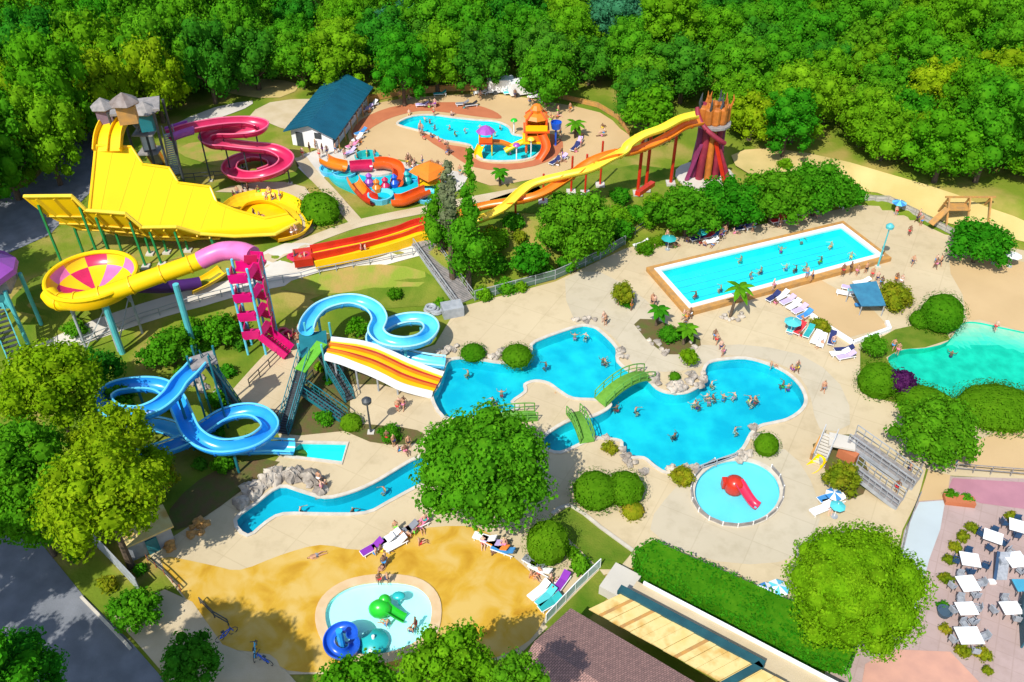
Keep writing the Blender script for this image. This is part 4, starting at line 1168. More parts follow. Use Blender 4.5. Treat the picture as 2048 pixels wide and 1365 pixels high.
for dx, dy in ((-.8, -.7), (.8, -.7), (.8, .7), (-.8, .7)):
    part('post', M_YEL2, s2, lambda b: b.post(o.x + dx, o.y + dy, TERR - .6, TERR + 2.6, .1))
part('roof', M_PURP, s2, lambda b: b.lathe((o.x, o.y, TERR + 2.5), [(1.3, 0), (.7, .5), (0, .9)], 8))
part('panel', M_ORED, s2, lambda b: b.box((o.x, o.y - .8, TERR + 1.6), (1.7, .1, .8)))
part('chute', M_ORAN, s2, lambda b: b.flume(smooth([(o.x + .8, o.y, TERR + 1.2), (o.x + 2.2, o.y + .4, TERR + .9), (o.x + 3.8, o.y + .6, TERR + .1)], 5), .5, 85), sm=True)
part('chute', M_YEL2, s2, lambda b: b.flume(smooth([(o.x - .6, o.y - .8, TERR + 1.1), (o.x - 1.0, o.y - 2.0, TERR + .6), (o.x - .8, o.y - 3.0, TERR)], 5), .45, 85), sm=True)
for (px, py, m, lab) in ((1033, 318, M_PURP, 'purple spray mushroom in the cyan splash pool'), (1062, 306, M_LEMON, 'yellow spray mushroom near the orange play tower'), (1028, 268, M_GREENP, 'green palm shaped water fountain by the orange play tower')):
    t = thing('spray_fountain', lab, 'fountain', G(px, py)); p = G(px, py)
    part('stem', M_WHITE, t, lambda b: b.post(p.x, p.y, TERR - .6, TERR + 2.0, .08))
    part('cap', m, t, lambda b: b.lathe((p.x, p.y, TERR + 1.9), [(.5, 0), (.4, .2), (.15, .32), (0, .35)], 10), sm=True)

# toddler ride basin with red and orange tubes
rr = thing('kiddie_slide_loop', 'ring of red and orange tube slides round a teal wading basin on the plaza', 'water slide', G(770, 370))
part('basin', M_TEALB, rr, lambda b: b.prism([(p.x, p.y) for p in smooth([G(*q) for q in [(655, 350), (665, 330), (700, 342), (740, 355), (800, 348), (860, 352), (890, 372), (870, 398), (800, 408), (745, 402), (700, 385), (670, 370)]], 3, True)], TERR - .05, TERR + .3))
part('water_surface', M_POOLR, rr, lambda b: b.prism([(p.x, p.y) for p in smooth([G(*q) for q in [(715, 356), (770, 352), (850, 360), (875, 376), (855, 394), (800, 402), (750, 396), (722, 380)]], 3, True)], TERR + .2, TERR + .34))
part('island', M_PALE, rr, lambda b: b.prism([(p.x, p.y) for p in smooth([G(*q) for q in [(712, 338), (745, 334), (780, 340), (788, 352), (750, 360), (715, 352)]], 3, True)], TERR + .1, TERR + .6))
for m, pts in ((M_ORED, [(748, 326, 1.6), (770, 325, 1.7), (792, 332, 1.7), (798, 346, 1.5), (794, 364, 1.2)]), (M_ORAN, [(706, 357, 1.3), (712, 368, 1.2), (722, 380, 1.1)]), (M_RED, [(720, 378, 1.1), (734, 392, 1.0), (748, 399, .9)]),
               (M_ORED, [(786, 400, .9), (806, 399, 1.0), (832, 389, 1.1), (855, 380, 1.2)]), (M_CRIM, [(700, 333, 1.4), (722, 331, 1.4), (742, 330, 1.5)]), (M_ORAN, [(648, 318, 1.6), (664, 326, 1.5), (690, 332, 1.4)])):
    part('tube', m, rr, lambda b: b.flume(path3(pts, 5), .75, 120), sm=True)
for (px, py, h, m) in ((762, 400, .8, M_AQUA), (830, 358, .7, M_SKYB), (735, 325, 1.0, M_TEALB), (690, 352, .7, M_AQUA), (855, 398, .6, M_AQUA), (665, 345, .7, M_SKYB)):
    part('splash_tub', m, rr, lambda b: b.lathe(G(px, py), [(1.4, 0), (1.6, h), (1.4, h), (1.2, .3), (0, .25)], 14))
for (px, py, m) in ((755, 388, M_ORAN), (772, 384, M_CRIM), (790, 378, M_DKBLUE), (740, 376, M_PURP), (815, 372, M_TEALB)):
    p = G(px, py)
    part('figure_block', m, rr, lambda b: b.lathe(p, [(.5, .2), (.6, .9), (.3, 1.3), (.42, 1.7), (0, 2.1)], 8), sm=True)
o = G(862, 376)
part('tower_roof', M_ORAN, rr, lambda b: b.lathe((o.x, o.y, TERR + 2.2), [(2.6, 0), (1.8, .7), (.5, 1.2), (0, 1.3)], 4))
for dx, dy in ((-1.3, -1.2), (1.3, -1.2), (1.3, 1.2), (-1.3, 1.2)):
    part('tower_post', M_RED, rr, lambda b: b.post(o.x + dx, o.y + dy, TERR - .05, TERR + 2.3, .12))
part('tower_deck', M_YEL2, rr, lambda b: b.box((o.x, o.y, TERR + 1.1), (2.8, 2.6, .2)))

# purple play hut at the left edge
ph = thing('play_hut', 'tiered purple roofed hut on teal legs at the left edge of the photo', 'play structure', G(40, 690))
o = G(40, 676) + Vector((-.3, 0, 2.2))
part('dome_roof', M_PURP, ph, lambda b: b.lathe((o.x - 1.5, o.y, o.z + 8.0), [(2.3, 0), (2.35, .5), (2.1, 1.4), (1.3, 2.3), (.3, 3.0), (0, 3.1)], 14), sm=True)
part('lower_roof', M_PURP, ph, lambda b: b.lathe((o.x - .7, o.y, o.z + 5.6), [(3.4, 0), (3.3, .5), (2.1, 1.5), (1.6, 1.9)], 10))
part('upper_cabin', M_DARKM, ph, lambda b: b.lathe((o.x - 1.2, o.y, o.z + 7.0), [(1.6, 0), (1.6, 1.2)], 10))
part('cabin', M_WOODG, ph, lambda b: b.box((o.x, o.y, o.z + 4.9), (3.8, 3.2, 1.6), .2))
for dx, dy in ((-1.9, -1.5), (1.9, -1.5), (2.0, 1.5), (-1.9, 1.5)):
    part('leg', M_TEALL, ph, lambda b: b.post(o.x + dx, o.y + dy, o.z - 2.6, o.z + 4.6, .2))
part('front_panel', M_TEALL, ph, lambda b: b.box((o.x + .2, o.y - 1.6, o.z + 3.4), (3.2, .12, 1.6), .1))
stair_thing(ph, (o.x + .4, o.y - 1.6, o.z + 3.0), (o.x + 2.6, o.y - 5.0, o.z - 2.4), 1.4, M_DARKM, M_TEALL, 14)

# footbridges
def footbridge(name, lab, a, c, w, rise, mdeck, mrail, cat='footbridge'):
    a, c = Vector(a), Vector(c)
    t = thing(name, lab, cat, (a + c) / 2)
    pts = []
    for k in range(13):
        u = k / 12
        p = a.lerp(c, u); p.z += rise * 4 * u * (1 - u); pts.append(p)
    part('deck', mdeck, t, lambda b: b.sweep(pts, [(-w / 2, -.12), (w / 2, -.12), (w / 2, .06), (-w / 2, .06)]))
    sd = MB().frames(pts)
    for s in (-1, 1):
        rl = [p + d * (w / 2 * s) for p, tt, d, u in sd]
        part('handrail', mrail, t, lambda b: (b.tube([p + Vector((0, 0, 1.0)) for p in rl], .06, 6), b.tube([p + Vector((0, 0, .5)) for p in rl], .04, 6), [b.post(p.x, p.y, p.z, p.z + 1.0, .05, 6) for p in rl[::2]]))
    return t
M_BGREEN = mat('green_bridge_paint', (0.13, 0.34, 0.05), (0.09, 0.27, 0.035), scale=2, rough=0.7)
M_BDECK = mat('green_bridge_mat', (0.12, 0.30, 0.03), (0.09, 0.24, 0.02), scale=3, rough=0.9)
footbridge('footbridge', 'arched green footbridge crossing the neck between the two lobes of the main pool', G(1200, 806, .1), G(1298, 752, .1), 1.5, 1.0, M_BDECK, M_BGREEN)
footbridge('footbridge', 'short steep green footbridge over the narrow channel left of the main pool lobe', G(1146, 826, .1), G(1174, 886, .1), 1.3, .5, M_BDECK, M_BGREEN)
footbridge('footbridge', 'long flat green footbridge partly hidden by the big round tree', G(952, 850, .1), G(1072, 832, .1), 1.3, .35, M_BDECK, M_BGREEN)

# stairs from the deck up to the terrace
rs = thing('embankment_stairs', 'long grey staircase climbing the grass bank to the end of the red and yellow lanes', 'stairs', G(925, 602))
stair_thing(rs, G(844, 486, .3), G(930, 604, .05), 2.2, M_WOODG, M_GREYM, 44)
part('top_landing', M_WOODG, rs, lambda b: b.box(G(838, 480, .2), (3, 2.4, .2), -.9))
p = G(905, 628)
part('ticket_booth', M_GREYM, rs, lambda b: b.box((p.x, p.y, .6), (2.2, 1.6, 1.2), .3))

# restaurant side deck stairs
rk = thing('deck_stairs', 'grey timber ramps and steps with railings above the small round tree by the kid pool', 'stairs', G(1740, 930))
stair_thing(rk, G(1832, 968, .25), G(1703, 876, 1.6), 1.5, M_WOODG, M_GREYM, 26)
stair_thing(rk, G(1800, 1008, .25), G(1706, 936, 1.4), 1.3, M_WOODG, M_GREYM, 22)
stair_thing(rk, G(1660, 870, 1.7), G(1636, 928, .1), 1.1, M_PALE, M_GREYM, 10)
part('landing', M_PALE, rk, lambda b: b.box(G(1684, 884, 1.5), (2.2, 1.6, .2), -.3))
part('landing_block', M_BROWN, rk, lambda b: b.box(G(1700, 905, .6), (1.6, 1.6, 1.0), -.75))
part('side_panel', M_WOOD, rk, lambda b: b.bar(G(1622, 915, .4), G(1640, 880, .9), .2, 1.3))
ys = thing('play_slide', 'small bright yellow chute at the bottom of the pale steps', 'play slide', G(1630, 932))
part('chute', M_YEL, ys, lambda b: b.flume(smooth([G(1642, 916, .9), G(1634, 926, .4), G(1622, 936, .15), G(1612, 938, .1)], 4), .5, 80), sm=True)
part('support', M_GREYM, ys, lambda b: b.box(G(1640, 920, .3), (.2, .9, .6)))

# paddling pool red slide, toddler pool toys
fs = thing('play_slide', 'rounded red toddler slide in the middle of the round pale blue pool', 'play slide', G(1472, 975))
o = G(1468, 975)
part('body', M_RED, fs, lambda b: b.lathe((o.x, o.y, -.3), [(.78, 0), (.85, .5), (.75, 1.1), (.42, 1.4), (0, 1.5)], 14), sm=True)
part('chute', gloss('rose_red_gelcoat', (.72, .03, .09)), fs, lambda b: b.flume(smooth([(o.x + .2, o.y - .5, 1.3), (o.x + .7, o.y - 1.1, .7), (o.x + 1.3, o.y - 1.7, .1), (o.x + 1.6, o.y - 2.0, .05)], 5), .42, 85), sm=True)
part('side_step', M_RED, fs, lambda b: b.box((o.x - .7, o.y + .3, .2), (.6, .6, .9)))
gs = thing('play_slide', 'bright green humped play slide in the whitish toddler pool', 'play slide', G(770, 1225))
o = G(772, 1228)
part('body', M_GREENP, gs, lambda b: (b.ell((o.x - .4, o.y + .15, .4), .9, .7, .8), b.ell((o.x - .1, o.y + .65, .7), .5, .45, .55)), sm=True)
part('chute', M_GREENP, gs, lambda b: b.flume(smooth([(o.x - .1, o.y + .2, 1.0), (o.x + .4, o.y - .1, .7), (o.x + 1.1, o.y - .35, .3), (o.x + 1.5, o.y - .45, .12)], 5), .33, 90), sm=True)
part('leaf_top', M_TEALB, gs, lambda b: b.ell((o.x + .9, o.y + 1.0, .8), .5, .38, .22), sm=True)
part('stem', M_TEALB, gs, lambda b: b.post(o.x + .9, o.y + 1.0, -.3, .75, .1))
bs = thing('coiled_slide', 'royal blue coiled toddler slide at the edge of the whitish toddler pool', 'play slide', G(685, 1310))
o = G(686, 1300)
coil = [(o.x + 0.85 * math.cos(a), o.y + 0.85 * math.sin(a), 1.9 - .22 * a) for a in [.4 * k for k in range(20)]]
part('flume', M_DKBLUE, bs, lambda b: b.flume(smooth(coil, 3), .36, 100), sm=True)
part('column', M_BLUE, bs, lambda b: b.post(o.x, o.y, -.1, 2.4, .25))
tb_ = thing('splash_dome', 'low teal water play dome beside the royal blue coiled slide', 'fountain', G(748, 1290))
part('dome', M_TEALB, tb_, lambda b: b.lathe(G(748, 1285), [(1.1, -.2), (1.05, .12), (.7, .4), (.3, .52), (0, .55)], 18), sm=True)
part('nozzle', M_WHITE, tb_, lambda b: b.lathe(G(748, 1285), [(.12, .5), (.12, .8), (0, .8)], 8))

# roof and terrace block at the bottom
rb = thing('tiled_building', 'long building with brown tiled roof and a strip of cream canopy panels', 'building', G(1250, 1300))
def W3(px, py, z): return Vector((*flat(px, py, z), z))
e0, e1 = W3(1146, 1222, 3.6), W3(1398, 1372, 3.6)
axd = (e1 - e0).normalized(); prp = Vector((axd.y, -axd.x, 0))
if prp.y > 0: prp = -prp
r0 = e0 + axd * -.2; r1 = e0 + axd * 22
part('wall', M_CARDB, rb, lambda b: b.add([(*p.xy, z) for z in (-.05, 3.4) for p in (r0 + prp * .4, r1 + prp * .4, r1 + prp * 9, r0 + prp * 9)], [(0, 1, 5, 4), (1, 2, 6, 5), (2, 3, 7, 6), (3, 0, 4, 7)]))
def roof2(b):
    m0, m1 = r0 + prp * 4.5 + Vector((0, 0, 1.7)), r1 + prp * 4.5 + Vector((0, 0, 1.7))
    f0, f1 = r0 + prp * 9.2, r1 + prp * 9.2
    for q in ((r0, r1, m1, m0), (m0, m1, f1, f0)):
        v = [tuple(x) for x in q] + [(x.x, x.y, x.z + .15) for x in q]
        b.add(v, [(0, 1, 2, 3), (4, 5, 6, 7), (0, 1, 5, 4), (1, 2, 6, 5), (2, 3, 7, 6), (3, 0, 4, 7)])
part('roof', M_TILE, rb, roof2)
k0, k1 = W3(1190, 1212, 3.0), W3(1240, 1188, 3.0)
k2, k3 = W3(1502, 1328, 3.0), W3(1440, 1372, 3.0)
al = (k2 - k1).normalized(); wv_ = (k0 - k1) * 1.25; Lc = (k2 - k1).length
NPN = 12
edges = []
for i in range(NPN + 5):
    if i in (1, 3, 8):
        edges += [(i + .03, i + .36, M_WOOD), (i + .36, i + .98, M_CREAM)]
    else: edges.append((i + .02, i + .98, M_CREAM))
for i, (u0, u1, m) in enumerate(edges):
    a, c = k1 + al * (Lc * u0 / NPN), k1 + al * (Lc * u1 / NPN)
    z = Vector((0, 0, .025 * (i % 3)))
    part('canopy_panel', m, rb, lambda b: b.add([tuple(x + z) for x in (a, c, c + wv_, a + wv_)] + [tuple(x + z - Vector((0, 0, .1))) for x in (a, c, c + wv_, a + wv_)], [(0, 1, 2, 3), (7, 6, 5, 4), (0, 1, 5, 4), (1, 2, 6, 5), (2, 3, 7, 6), (3, 0, 4, 7)]))
for i in range(7):
    a = k1 + al * (Lc * i / 6)
    part('canopy_post', M_DARKM, rb, lambda b: b.post(a.x, a.y, -.05, 2.95, .09))
up = -wv_.normalized()
part('gutter', mat('dark_teal_gutter', (.015, .085, .10), (.01, .06, .075), scale=1), rb, lambda b: (b.bar(k1 + up * .35 - al * .4, k2 + up * .35 + al * .6, .62, .4), b.bar(k2 + al * .45 + up * .3, k2 + al * .45 + wv_ * 1.4, .5, .4)))
wl = thing('retaining_wall', 'long pale concrete wall with white edge beside the big clipped hedge', 'wall', G(1400, 1240))
a, c = k1 + up * 1.7 - al * .6, k2 + up * 1.7 + al * 9
part('walkway_slab', M_PATH, wl, lambda b: b.bar((a.x, a.y, .9), (c.x, c.y, .9), 1.9, 1.9))
a2, c2 = a + up * 1.1, c + up * 1.1
part('white_edge', M_WHITE, wl, lambda b: b.bar((a2.x, a2.y, 1.0), (c2.x, c2.y, 1.0), .16, 2.3))
part('end_slab', M_PALE, wl, lambda b: b.box(G(1240, 1170, .5), (2.2, 2.6, 1.0), math.atan2(al.y, al.x)))


# fences
def fence(lab, pts, h, mp, mr, sp=2.0, rails=(1.0, .5), panel=None, name='fence', r=.05, smooth_n=0, cat='fence', base=0.0):
    P = [G(*p) for p in pts]
    if smooth_n: P = smooth(P, smooth_n)
    t = thing(name, lab, cat, P[0])
    line = []
    for i in range(len(P) - 1):
        L = (P[i + 1] - P[i]).length; n = max(1, round(L / sp))
        for k in range(n): line.append(P[i].lerp(P[i + 1], k / n))
    line.append(P[-1])
    for p in line: p.z = hgt(p.x, p.y) + base
    for p in line[:100]:
        part('post', mp, t, lambda b: b.post(p.x, p.y, p.z - .1, p.z + h, r, 6))
    for f in rails:
        part('rail', mr, t, lambda b: [b.bar((*p.xy, p.z + h * f), (*q.xy, q.z + h * f), r * 1.4) for p, q in zip(line, line[1:])])
    if panel:
        part('panel', panel, t, lambda b: [b.bar((*p.xy, p.z + h * .48), (*q.xy, q.z + h * .48), .04, h * .8) for p, q in zip(line, line[1:])])
    return t


kidp = [(1474 + 93 * math.cos(a), 986 + 70 * math.sin(a)) for a in [-.75 + k * .33 for k in range(16)]]
fence('low grey fence curving round the pale blue paddling pool', kidp, .55, M_WHITE, M_WOODG, 1.4, (.85, .45), M_WOODG, r=.06)
fence('thin grey fence with slats on the strip between main pool and paddling pool', [(1396, 945), (1432, 932), (1472, 918)], .8, M_GREYM, M_GREYM, 1.4)
fence('long road fence along the top of the grass bank', [(150, 700), (280, 645), (400, 606), (530, 572), (640, 550), (740, 530), (826, 512)], 1.0, M_GREYM, M_GREYM, 2.2)
fence('dark fence along the deck edge below the trees', [(950, 602), (1110, 560), (1200, 520), (1250, 490)], 1.3, M_GREYM, M_GREYM, 2.2, (1, .5), mat('mesh_panel', (.10, .17, .12)))
fence('dark sloping rail above the hedge foot', [(1250, 484), (1290, 458), (1325, 425)], 1.1, M_DARKM, M_DARKM, 2)
fence('grey stone-coloured fence above the pale far corner of the deck', [(1725, 402), (1775, 405), (1830, 432), (1890, 464), (1905, 472)], .9, M_WOODG, M_WOODG, 1.8, (1, .5), M_CARDB)
fence('tall grey mesh fence under the left-hand trees', [(175, 1074), (225, 1125), (282, 1186)], 1.8, M_GREYM, M_GREYM, 1.6, (1, .5, .05), M_GREYM)
fence('rusty low rail on the tan kerb of the ochre apron', [(296, 1122), (330, 1150), (362, 1182)], .8, M_BROWN, M_DARKM, 1.4)
fence('dark low rail in the tree shade beside the ochre apron', [(402, 1208), (430, 1236), (458, 1252)], .8, M_DARKM, M_DARKM, 1.4)
fence('white glass barrier with double rail at the right of the ochre apron', [(1200, 1136), (1150, 1184), (1092, 1246)], 1.1, M_WHITE, M_WHITE, 1.3, (1, .1), mat('pale_glass_panel', (.55, .72, .74), rough=.15))
fence('teal rail by the bluish path above the big bright tree', [(1836, 1000), (1812, 1062), (1798, 1122)], 1.0, M_GREYM, M_WOODG, 1.3, (1, .5), M_WHITE)
fence('grey timber fence dividing sand and mauve paving', [(1862, 938), (1910, 944), (1980, 950), (2060, 956)], 1.0, M_WOODG, M_WOODG, 1.5, (1, .5))
fence('grey rail at the top of the timber ramp', [(1808, 996), (1842, 938)], 1.1, M_WOODG, M_WOODG, 1.2)
fence('ochre panel fence behind the sand beach', [(738, 206), (800, 192), (900, 184), (1000, 183)], 1.1, M_WOOD, M_WOOD, 2.2, (1, .5), M_WOOD)
fence('ochre low fence at the right end of the sand beach', [(1105, 195), (1195, 216), (1235, 240), (1258, 272)], .8, M_WOOD, M_WOOD, 2.2, (1, .5), M_WOOD)
fence('green rail in the hedge corner by the bright tree', [(1632, 1334), (1690, 1352), (1696, 1372)], 1.0, M_TURF, M_TURF, 1.4)
fence('dark handrail on the concrete ledge under the magenta stairs', [(500, 775), (540, 735), (560, 715)], 1.0, M_DARKM, M_DARKM, 1.4)
fence('dark handrail beside the teal stairs', [(552, 838), (590, 800), (628, 756)], 1.0, M_DARKM, M_DARKM, 1.4)
fence('dark rail under the crimson slide', [(350, 365), (430, 358), (470, 356)], 1.0, M_DARKM, M_DARKM, 2)
# kerbs
kb = MB(); pts = [G(*p) for p in [(163, 1196), (200, 1234), (252, 1288), (262, 1300)]]
for p, q in zip(pts, pts[1:]): kb.bar(p + Vector((0, 0, .06)), q + Vector((0, 0, .06)), .2, .3)
tag(kb.build('road_kerb', M_COPE), 'pale straight kerb between the shaded road and the planted bed', 'kerb')
kb = MB(); pts = smooth([G(*p) for p in [(1104, 1030), (1140, 1012), (1200, 1056), (1266, 1104)]], 2)
for p, q in zip(pts, pts[1:]): kb.bar(p + Vector((0, 0, .06)), q + Vector((0, 0, .06)), .3, .24)
tag(kb.build('lawn_kerb', M_COPE), 'pale stone kerb along the lawn strip below the trimmed shrubs', 'kerb')
kb = MB(); pts = [G(*p) for p in [(1576, 598), (1640, 648), (1705, 690), (1778, 662), (1772, 648)]]
for p, q in zip(pts, pts[1:]): kb.bar(p + Vector((0, 0, .2)), q + Vector((0, 0, .2)), .35, .5)
tag(kb.build('low_wall', M_WHITE), 'low white wall bordering the sandy court below the lap pool', 'wall')


# rocks
def rock(b, c, r, sq=.7):
    nu, nv = 9, 6
    ph = R.random() * 6
    vs = []
    for j in range(nv + 1):
        a = -math.pi / 2 + math.pi * j / nv
        for i in range(nu):
            t = 2 * math.pi * i / nu
            k = r * (.8 + .25 * math.sin(3 * t + ph) * math.cos(2 * a + ph) + R.uniform(-.12, .12))
            vs.append((c[0] + k * math.cos(a) * math.cos(t), c[1] + k * math.cos(a) * math.sin(t), c[2] + sq * k * math.sin(a)))
    b.add(vs, [(j * nu + i, j * nu + (i + 1) % nu, (j + 1) * nu + (i + 1) % nu, (j + 1) * nu + i) for j in range(nv) for i in range(nu)])


def rocks(lab, pts, n, r0, r1, grp=None, spread=.5, m=None):
    P = smooth([G(*p) for p in pts], 6)
    t = thing('rock_edging', lab, 'rocks', P[len(P) // 2], grp)
    for k in range(n):
        p = P[int(R.random() * (len(P) - 1))]
        c = (p.x + R.uniform(-spread, spread), p.y + R.uniform(-spread, spread), p.z + R.uniform(-.05, .3))
        part('boulder', m or M_ROCK, t, lambda b: rock(b, c, R.uniform(r0, r1)), sm=False)
    return t


rocks('grey rock wall arching over the start of the lazy river', [(492, 1005), (520, 968), (560, 952), (610, 955), (650, 975)], 34, .5, 1.0, spread=.6)
rocks('pale rock island with small shrubs at the east end of the arched footbridge', [(1300, 752), (1340, 770), (1370, 775), (1398, 752), (1385, 768)], 22, .35, .8, spread=.7)
rocks('white rocks on the pool edge between the two deck islands', [(1240, 702), (1246, 715), (1244, 725)], 7, .35, .6, spread=.4)
rocks('pale rocks round the egg-shaped shrub on the pool edge', [(1500, 862), (1512, 872), (1490, 905), (1478, 918)], 12, .3, .6, spread=.4)
rocks('pale rocks under the golden shrub above the paddling pool', [(1340, 945), (1370, 935), (1394, 940)], 8, .3, .6, spread=.3)
rocks('grey rocks between the two clipped domes on the pool edge', [(975, 712), (1000, 712), (1010, 708)], 8, .3, .6, spread=.4)
rocks('stones and flowers where the aqua slide enters the pool', [(880, 706), (905, 700), (925, 702)], 7, .3, .55, spread=.4)
rocks('stones edging the island bed with palms', [(1270, 655), (1310, 690), (1345, 712), (1390, 690)], 16, .25, .5, spread=.4)
rocks('pile of tan rocks and logs by the hut at the left of the ochre apron', [(330, 1095), (360, 1075), (400, 1052), (385, 1068)], 14, .3, .6, m=M_WOOD)
rocks('stones along the short footbridge and beige island', [(1184, 880), (1215, 884), (1240, 900), (1260, 925), (1300, 945)], 14, .3, .55, spread=.4)
rocks('pebbly rocks at the foot of the blue tube slide start', [(395, 760), (420, 790), (440, 770)], 10, .35, .7)
rocks('small grey rocks on the deck point above the main pool', [(1140, 648), (1165, 640), (1190, 645)], 8, .25, .45, spread=.4)
rocks('round stone base of the leaning palm below the lap pool', [(1440, 634), (1462, 642), (1482, 634), (1462, 628)], 12, .25, .4, spread=.25)

# small hut at the left of the ochre apron
hu = thing('garden_hut', 'small hut with pale cream roof beside the ochre apron', 'hut', G(305, 1095))
o = G(300, 1085)
part('wall', M_GREYM, hu, lambda b: b.box((o.x, o.y, .9), (3.4, 2.2, 1.9), .6))
part('roof', M_CREAM, hu, lambda b: b.box((o.x, o.y, 1.95), (3.9, 2.7, .16), .6))
part('door', M_TEALM, hu, lambda b: b.box((o.x + .75, o.y - .98, .8), (.9, .1, 1.6), .6))
# white vans behind the beach
for px, py, rz, lab in ((1010, 186, .15, 'white delivery van parked under the trees behind the sand beach'), (1052, 190, .3, 'second white van parked under the trees nearer the castle tower')):
    p = G(px, py - 2)
    t = thing('parked_van', lab, 'van', p, 'vans behind the beach')
    ca, sa = math.cos(rz), math.sin(rz)
    pr = [(-2.6, .35), (2.6, .35), (2.6, 1.0), (1.9, 1.15), (1.3, 2.1), (-2.5, 2.2), (-2.6, 1.2)]
    def body(b):
        v = []
        for s in (-.95, .95):
            for x, z in pr: v.append((p.x + x * ca - s * sa, p.y + x * sa + s * ca, p.z + z))
        n = len(pr); b.add(v, [tuple(range(n)), tuple(range(n, 2 * n))] + [(i, (i + 1) % n, n + (i + 1) % n, n + i) for i in range(n)])
    part('body', M_WHITE, t, body)
    part('windscreen', M_DARKM, t, lambda b: b.box((p.x + 1.66 * ca, p.y + 1.66 * sa, p.z + 1.62), (.12, 1.6, .7), rz))
    for x in (-1.6, 1.6):
        for s in (-.9, .9):
            q = Vector((p.x + x * ca - s * sa, p.y + x * sa + s * ca, p.z + .35))
            part('wheel', M_DARKM, t, lambda b: b.tube([q - Vector((-sa, ca, 0)) * .12, q + Vector((-sa, ca, 0)) * .12], .35, 12))
# playground
pg = thing('playground_frame', 'orange timber climbing frame on the yellow sand at the right', 'play structure', G(1925, 440))
o = G(1925, 438)
for dx in (-2.5, 0, 2.5):
    for s in (-1, 1):
        part('leg', M_WOOD, pg, lambda b: b.bar((o.x + dx, o.y + s * 1.5, o.z - .1), (o.x + dx, o.y, o.z + 3.0), .18))
part('top_beam', M_WOOD, pg, lambda b: b.bar((o.x - 3, o.y, o.z + 3.0), (o.x + 3, o.y, o.z + 3.0), .2))
part('ramp', M_WOOD, pg, lambda b: b.bar((o.x - 2.6, o.y - .6, o.z + 1.8), (o.x - 4.4, o.y - 1.4, o.z + .1), .8, .12))
part('deck', M_WOOD, pg, lambda b: b.box((o.x - 1.2, o.y, o.z + 1.7), (2.6, 1.8, .15)))
# lamps
for px, py, top_, lab, m in ((1755, 534, 462, 'tall pale teal lamp post beside the lap pool', M_TEALL), (742, 866, 812, 'dark lamp post on the beige terrace below the wave slide', M_DARKM)):
    p = G(px, py)
    hh = 5.0 if px > 1000 else 3.6
    t = thing('lamp_post', lab, 'lamp post', p)
    part('pole', m, t, lambda b: b.post(p.x, p.y, -.05, hh, .11, 8, .07))
    part('lamp_head', m, t, lambda b: b.lathe((p.x, p.y, hh), [(.1, 0), (.42, .15), (.45, .45), (.2, .7), (0, .72)], 12), sm=True)
    part('base_plate', M_PALE, t, lambda b: b.box((p.x, p.y, .06), (.6, .6, .16)))
# dark blue canvas held on posts
sh = thing('shelter', 'dark blue shelter with sloping canvas near the lap pool corner', 'shelter', G(1735, 620))
o = G(1728, 618)
part('canvas', mat('teal_blue_canvas', (.03, .17, .27), (.025, .13, .22), scale=1.5), sh, lambda b: b.add([tuple(Vector((o.x + x, o.y + y, z))) for x, y, z in ((-1.7, 1.3, 2.3), (1.2, 1.6, 2.5), (1.5, -1.4, 1.5), (-1.0, -1.3, 1.35))] + [tuple(Vector((o.x + x, o.y + y, z))) for x, y, z in ((-1.7, 1.3, 2.22), (1.2, 1.6, 2.42), (1.5, -1.4, 1.42), (-1.0, -1.3, 1.27))], [(0, 1, 2, 3), (7, 6, 5, 4), (0, 1, 5, 4), (1, 2, 6, 5), (2, 3, 7, 6), (3, 0, 4, 7)]))
for x, y, z in ((-1.6, 1.2, 2.2), (1.1, 1.5, 2.4), (1.4, -1.3, 1.4), (-.9, -1.2, 1.3)):
    part('post', M_GREYM, sh, lambda b: b.post(o.x + x, o.y + y, -.05, z, .06))
part('bench', M_BLUECLOTH, sh, lambda b: b.box((o.x - .1, o.y + .2, .4), (1.8, .5, .1)))
# boards / misc
for (px, py, lab, m, w, h) in ((598, 518, 'cluster of red inflatable rafts stacked at the end of the lanes', M_CRIM, 1.3, .5), (870, 622, 'pile of grey rafts beside the booth at the stair foot', M_GREYM, 1.2, .5), (575, 672, 'crimson raft pile at the foot of the magenta stairs', M_CRIM, 1.2, .5)):
    t = thing('raft_pile', lab, 'rafts', G(px, py)); p = G(px, py)
    for k in range(5):
        c = (p.x + R.uniform(-.8, .8), p.y + R.uniform(-.5, .5), p.z + .18 + .2 * (k // 2))
        part('raft', m, t, lambda b: b.tube([(c[0] + .5 * math.cos(a), c[1] + .5 * math.sin(a), c[2]) for a in [j * .628 for j in range(10)]], .16, 7, True), sm=True)
# ---------------------------------------------------------------- vegetation
NR = np.random.default_rng(5)


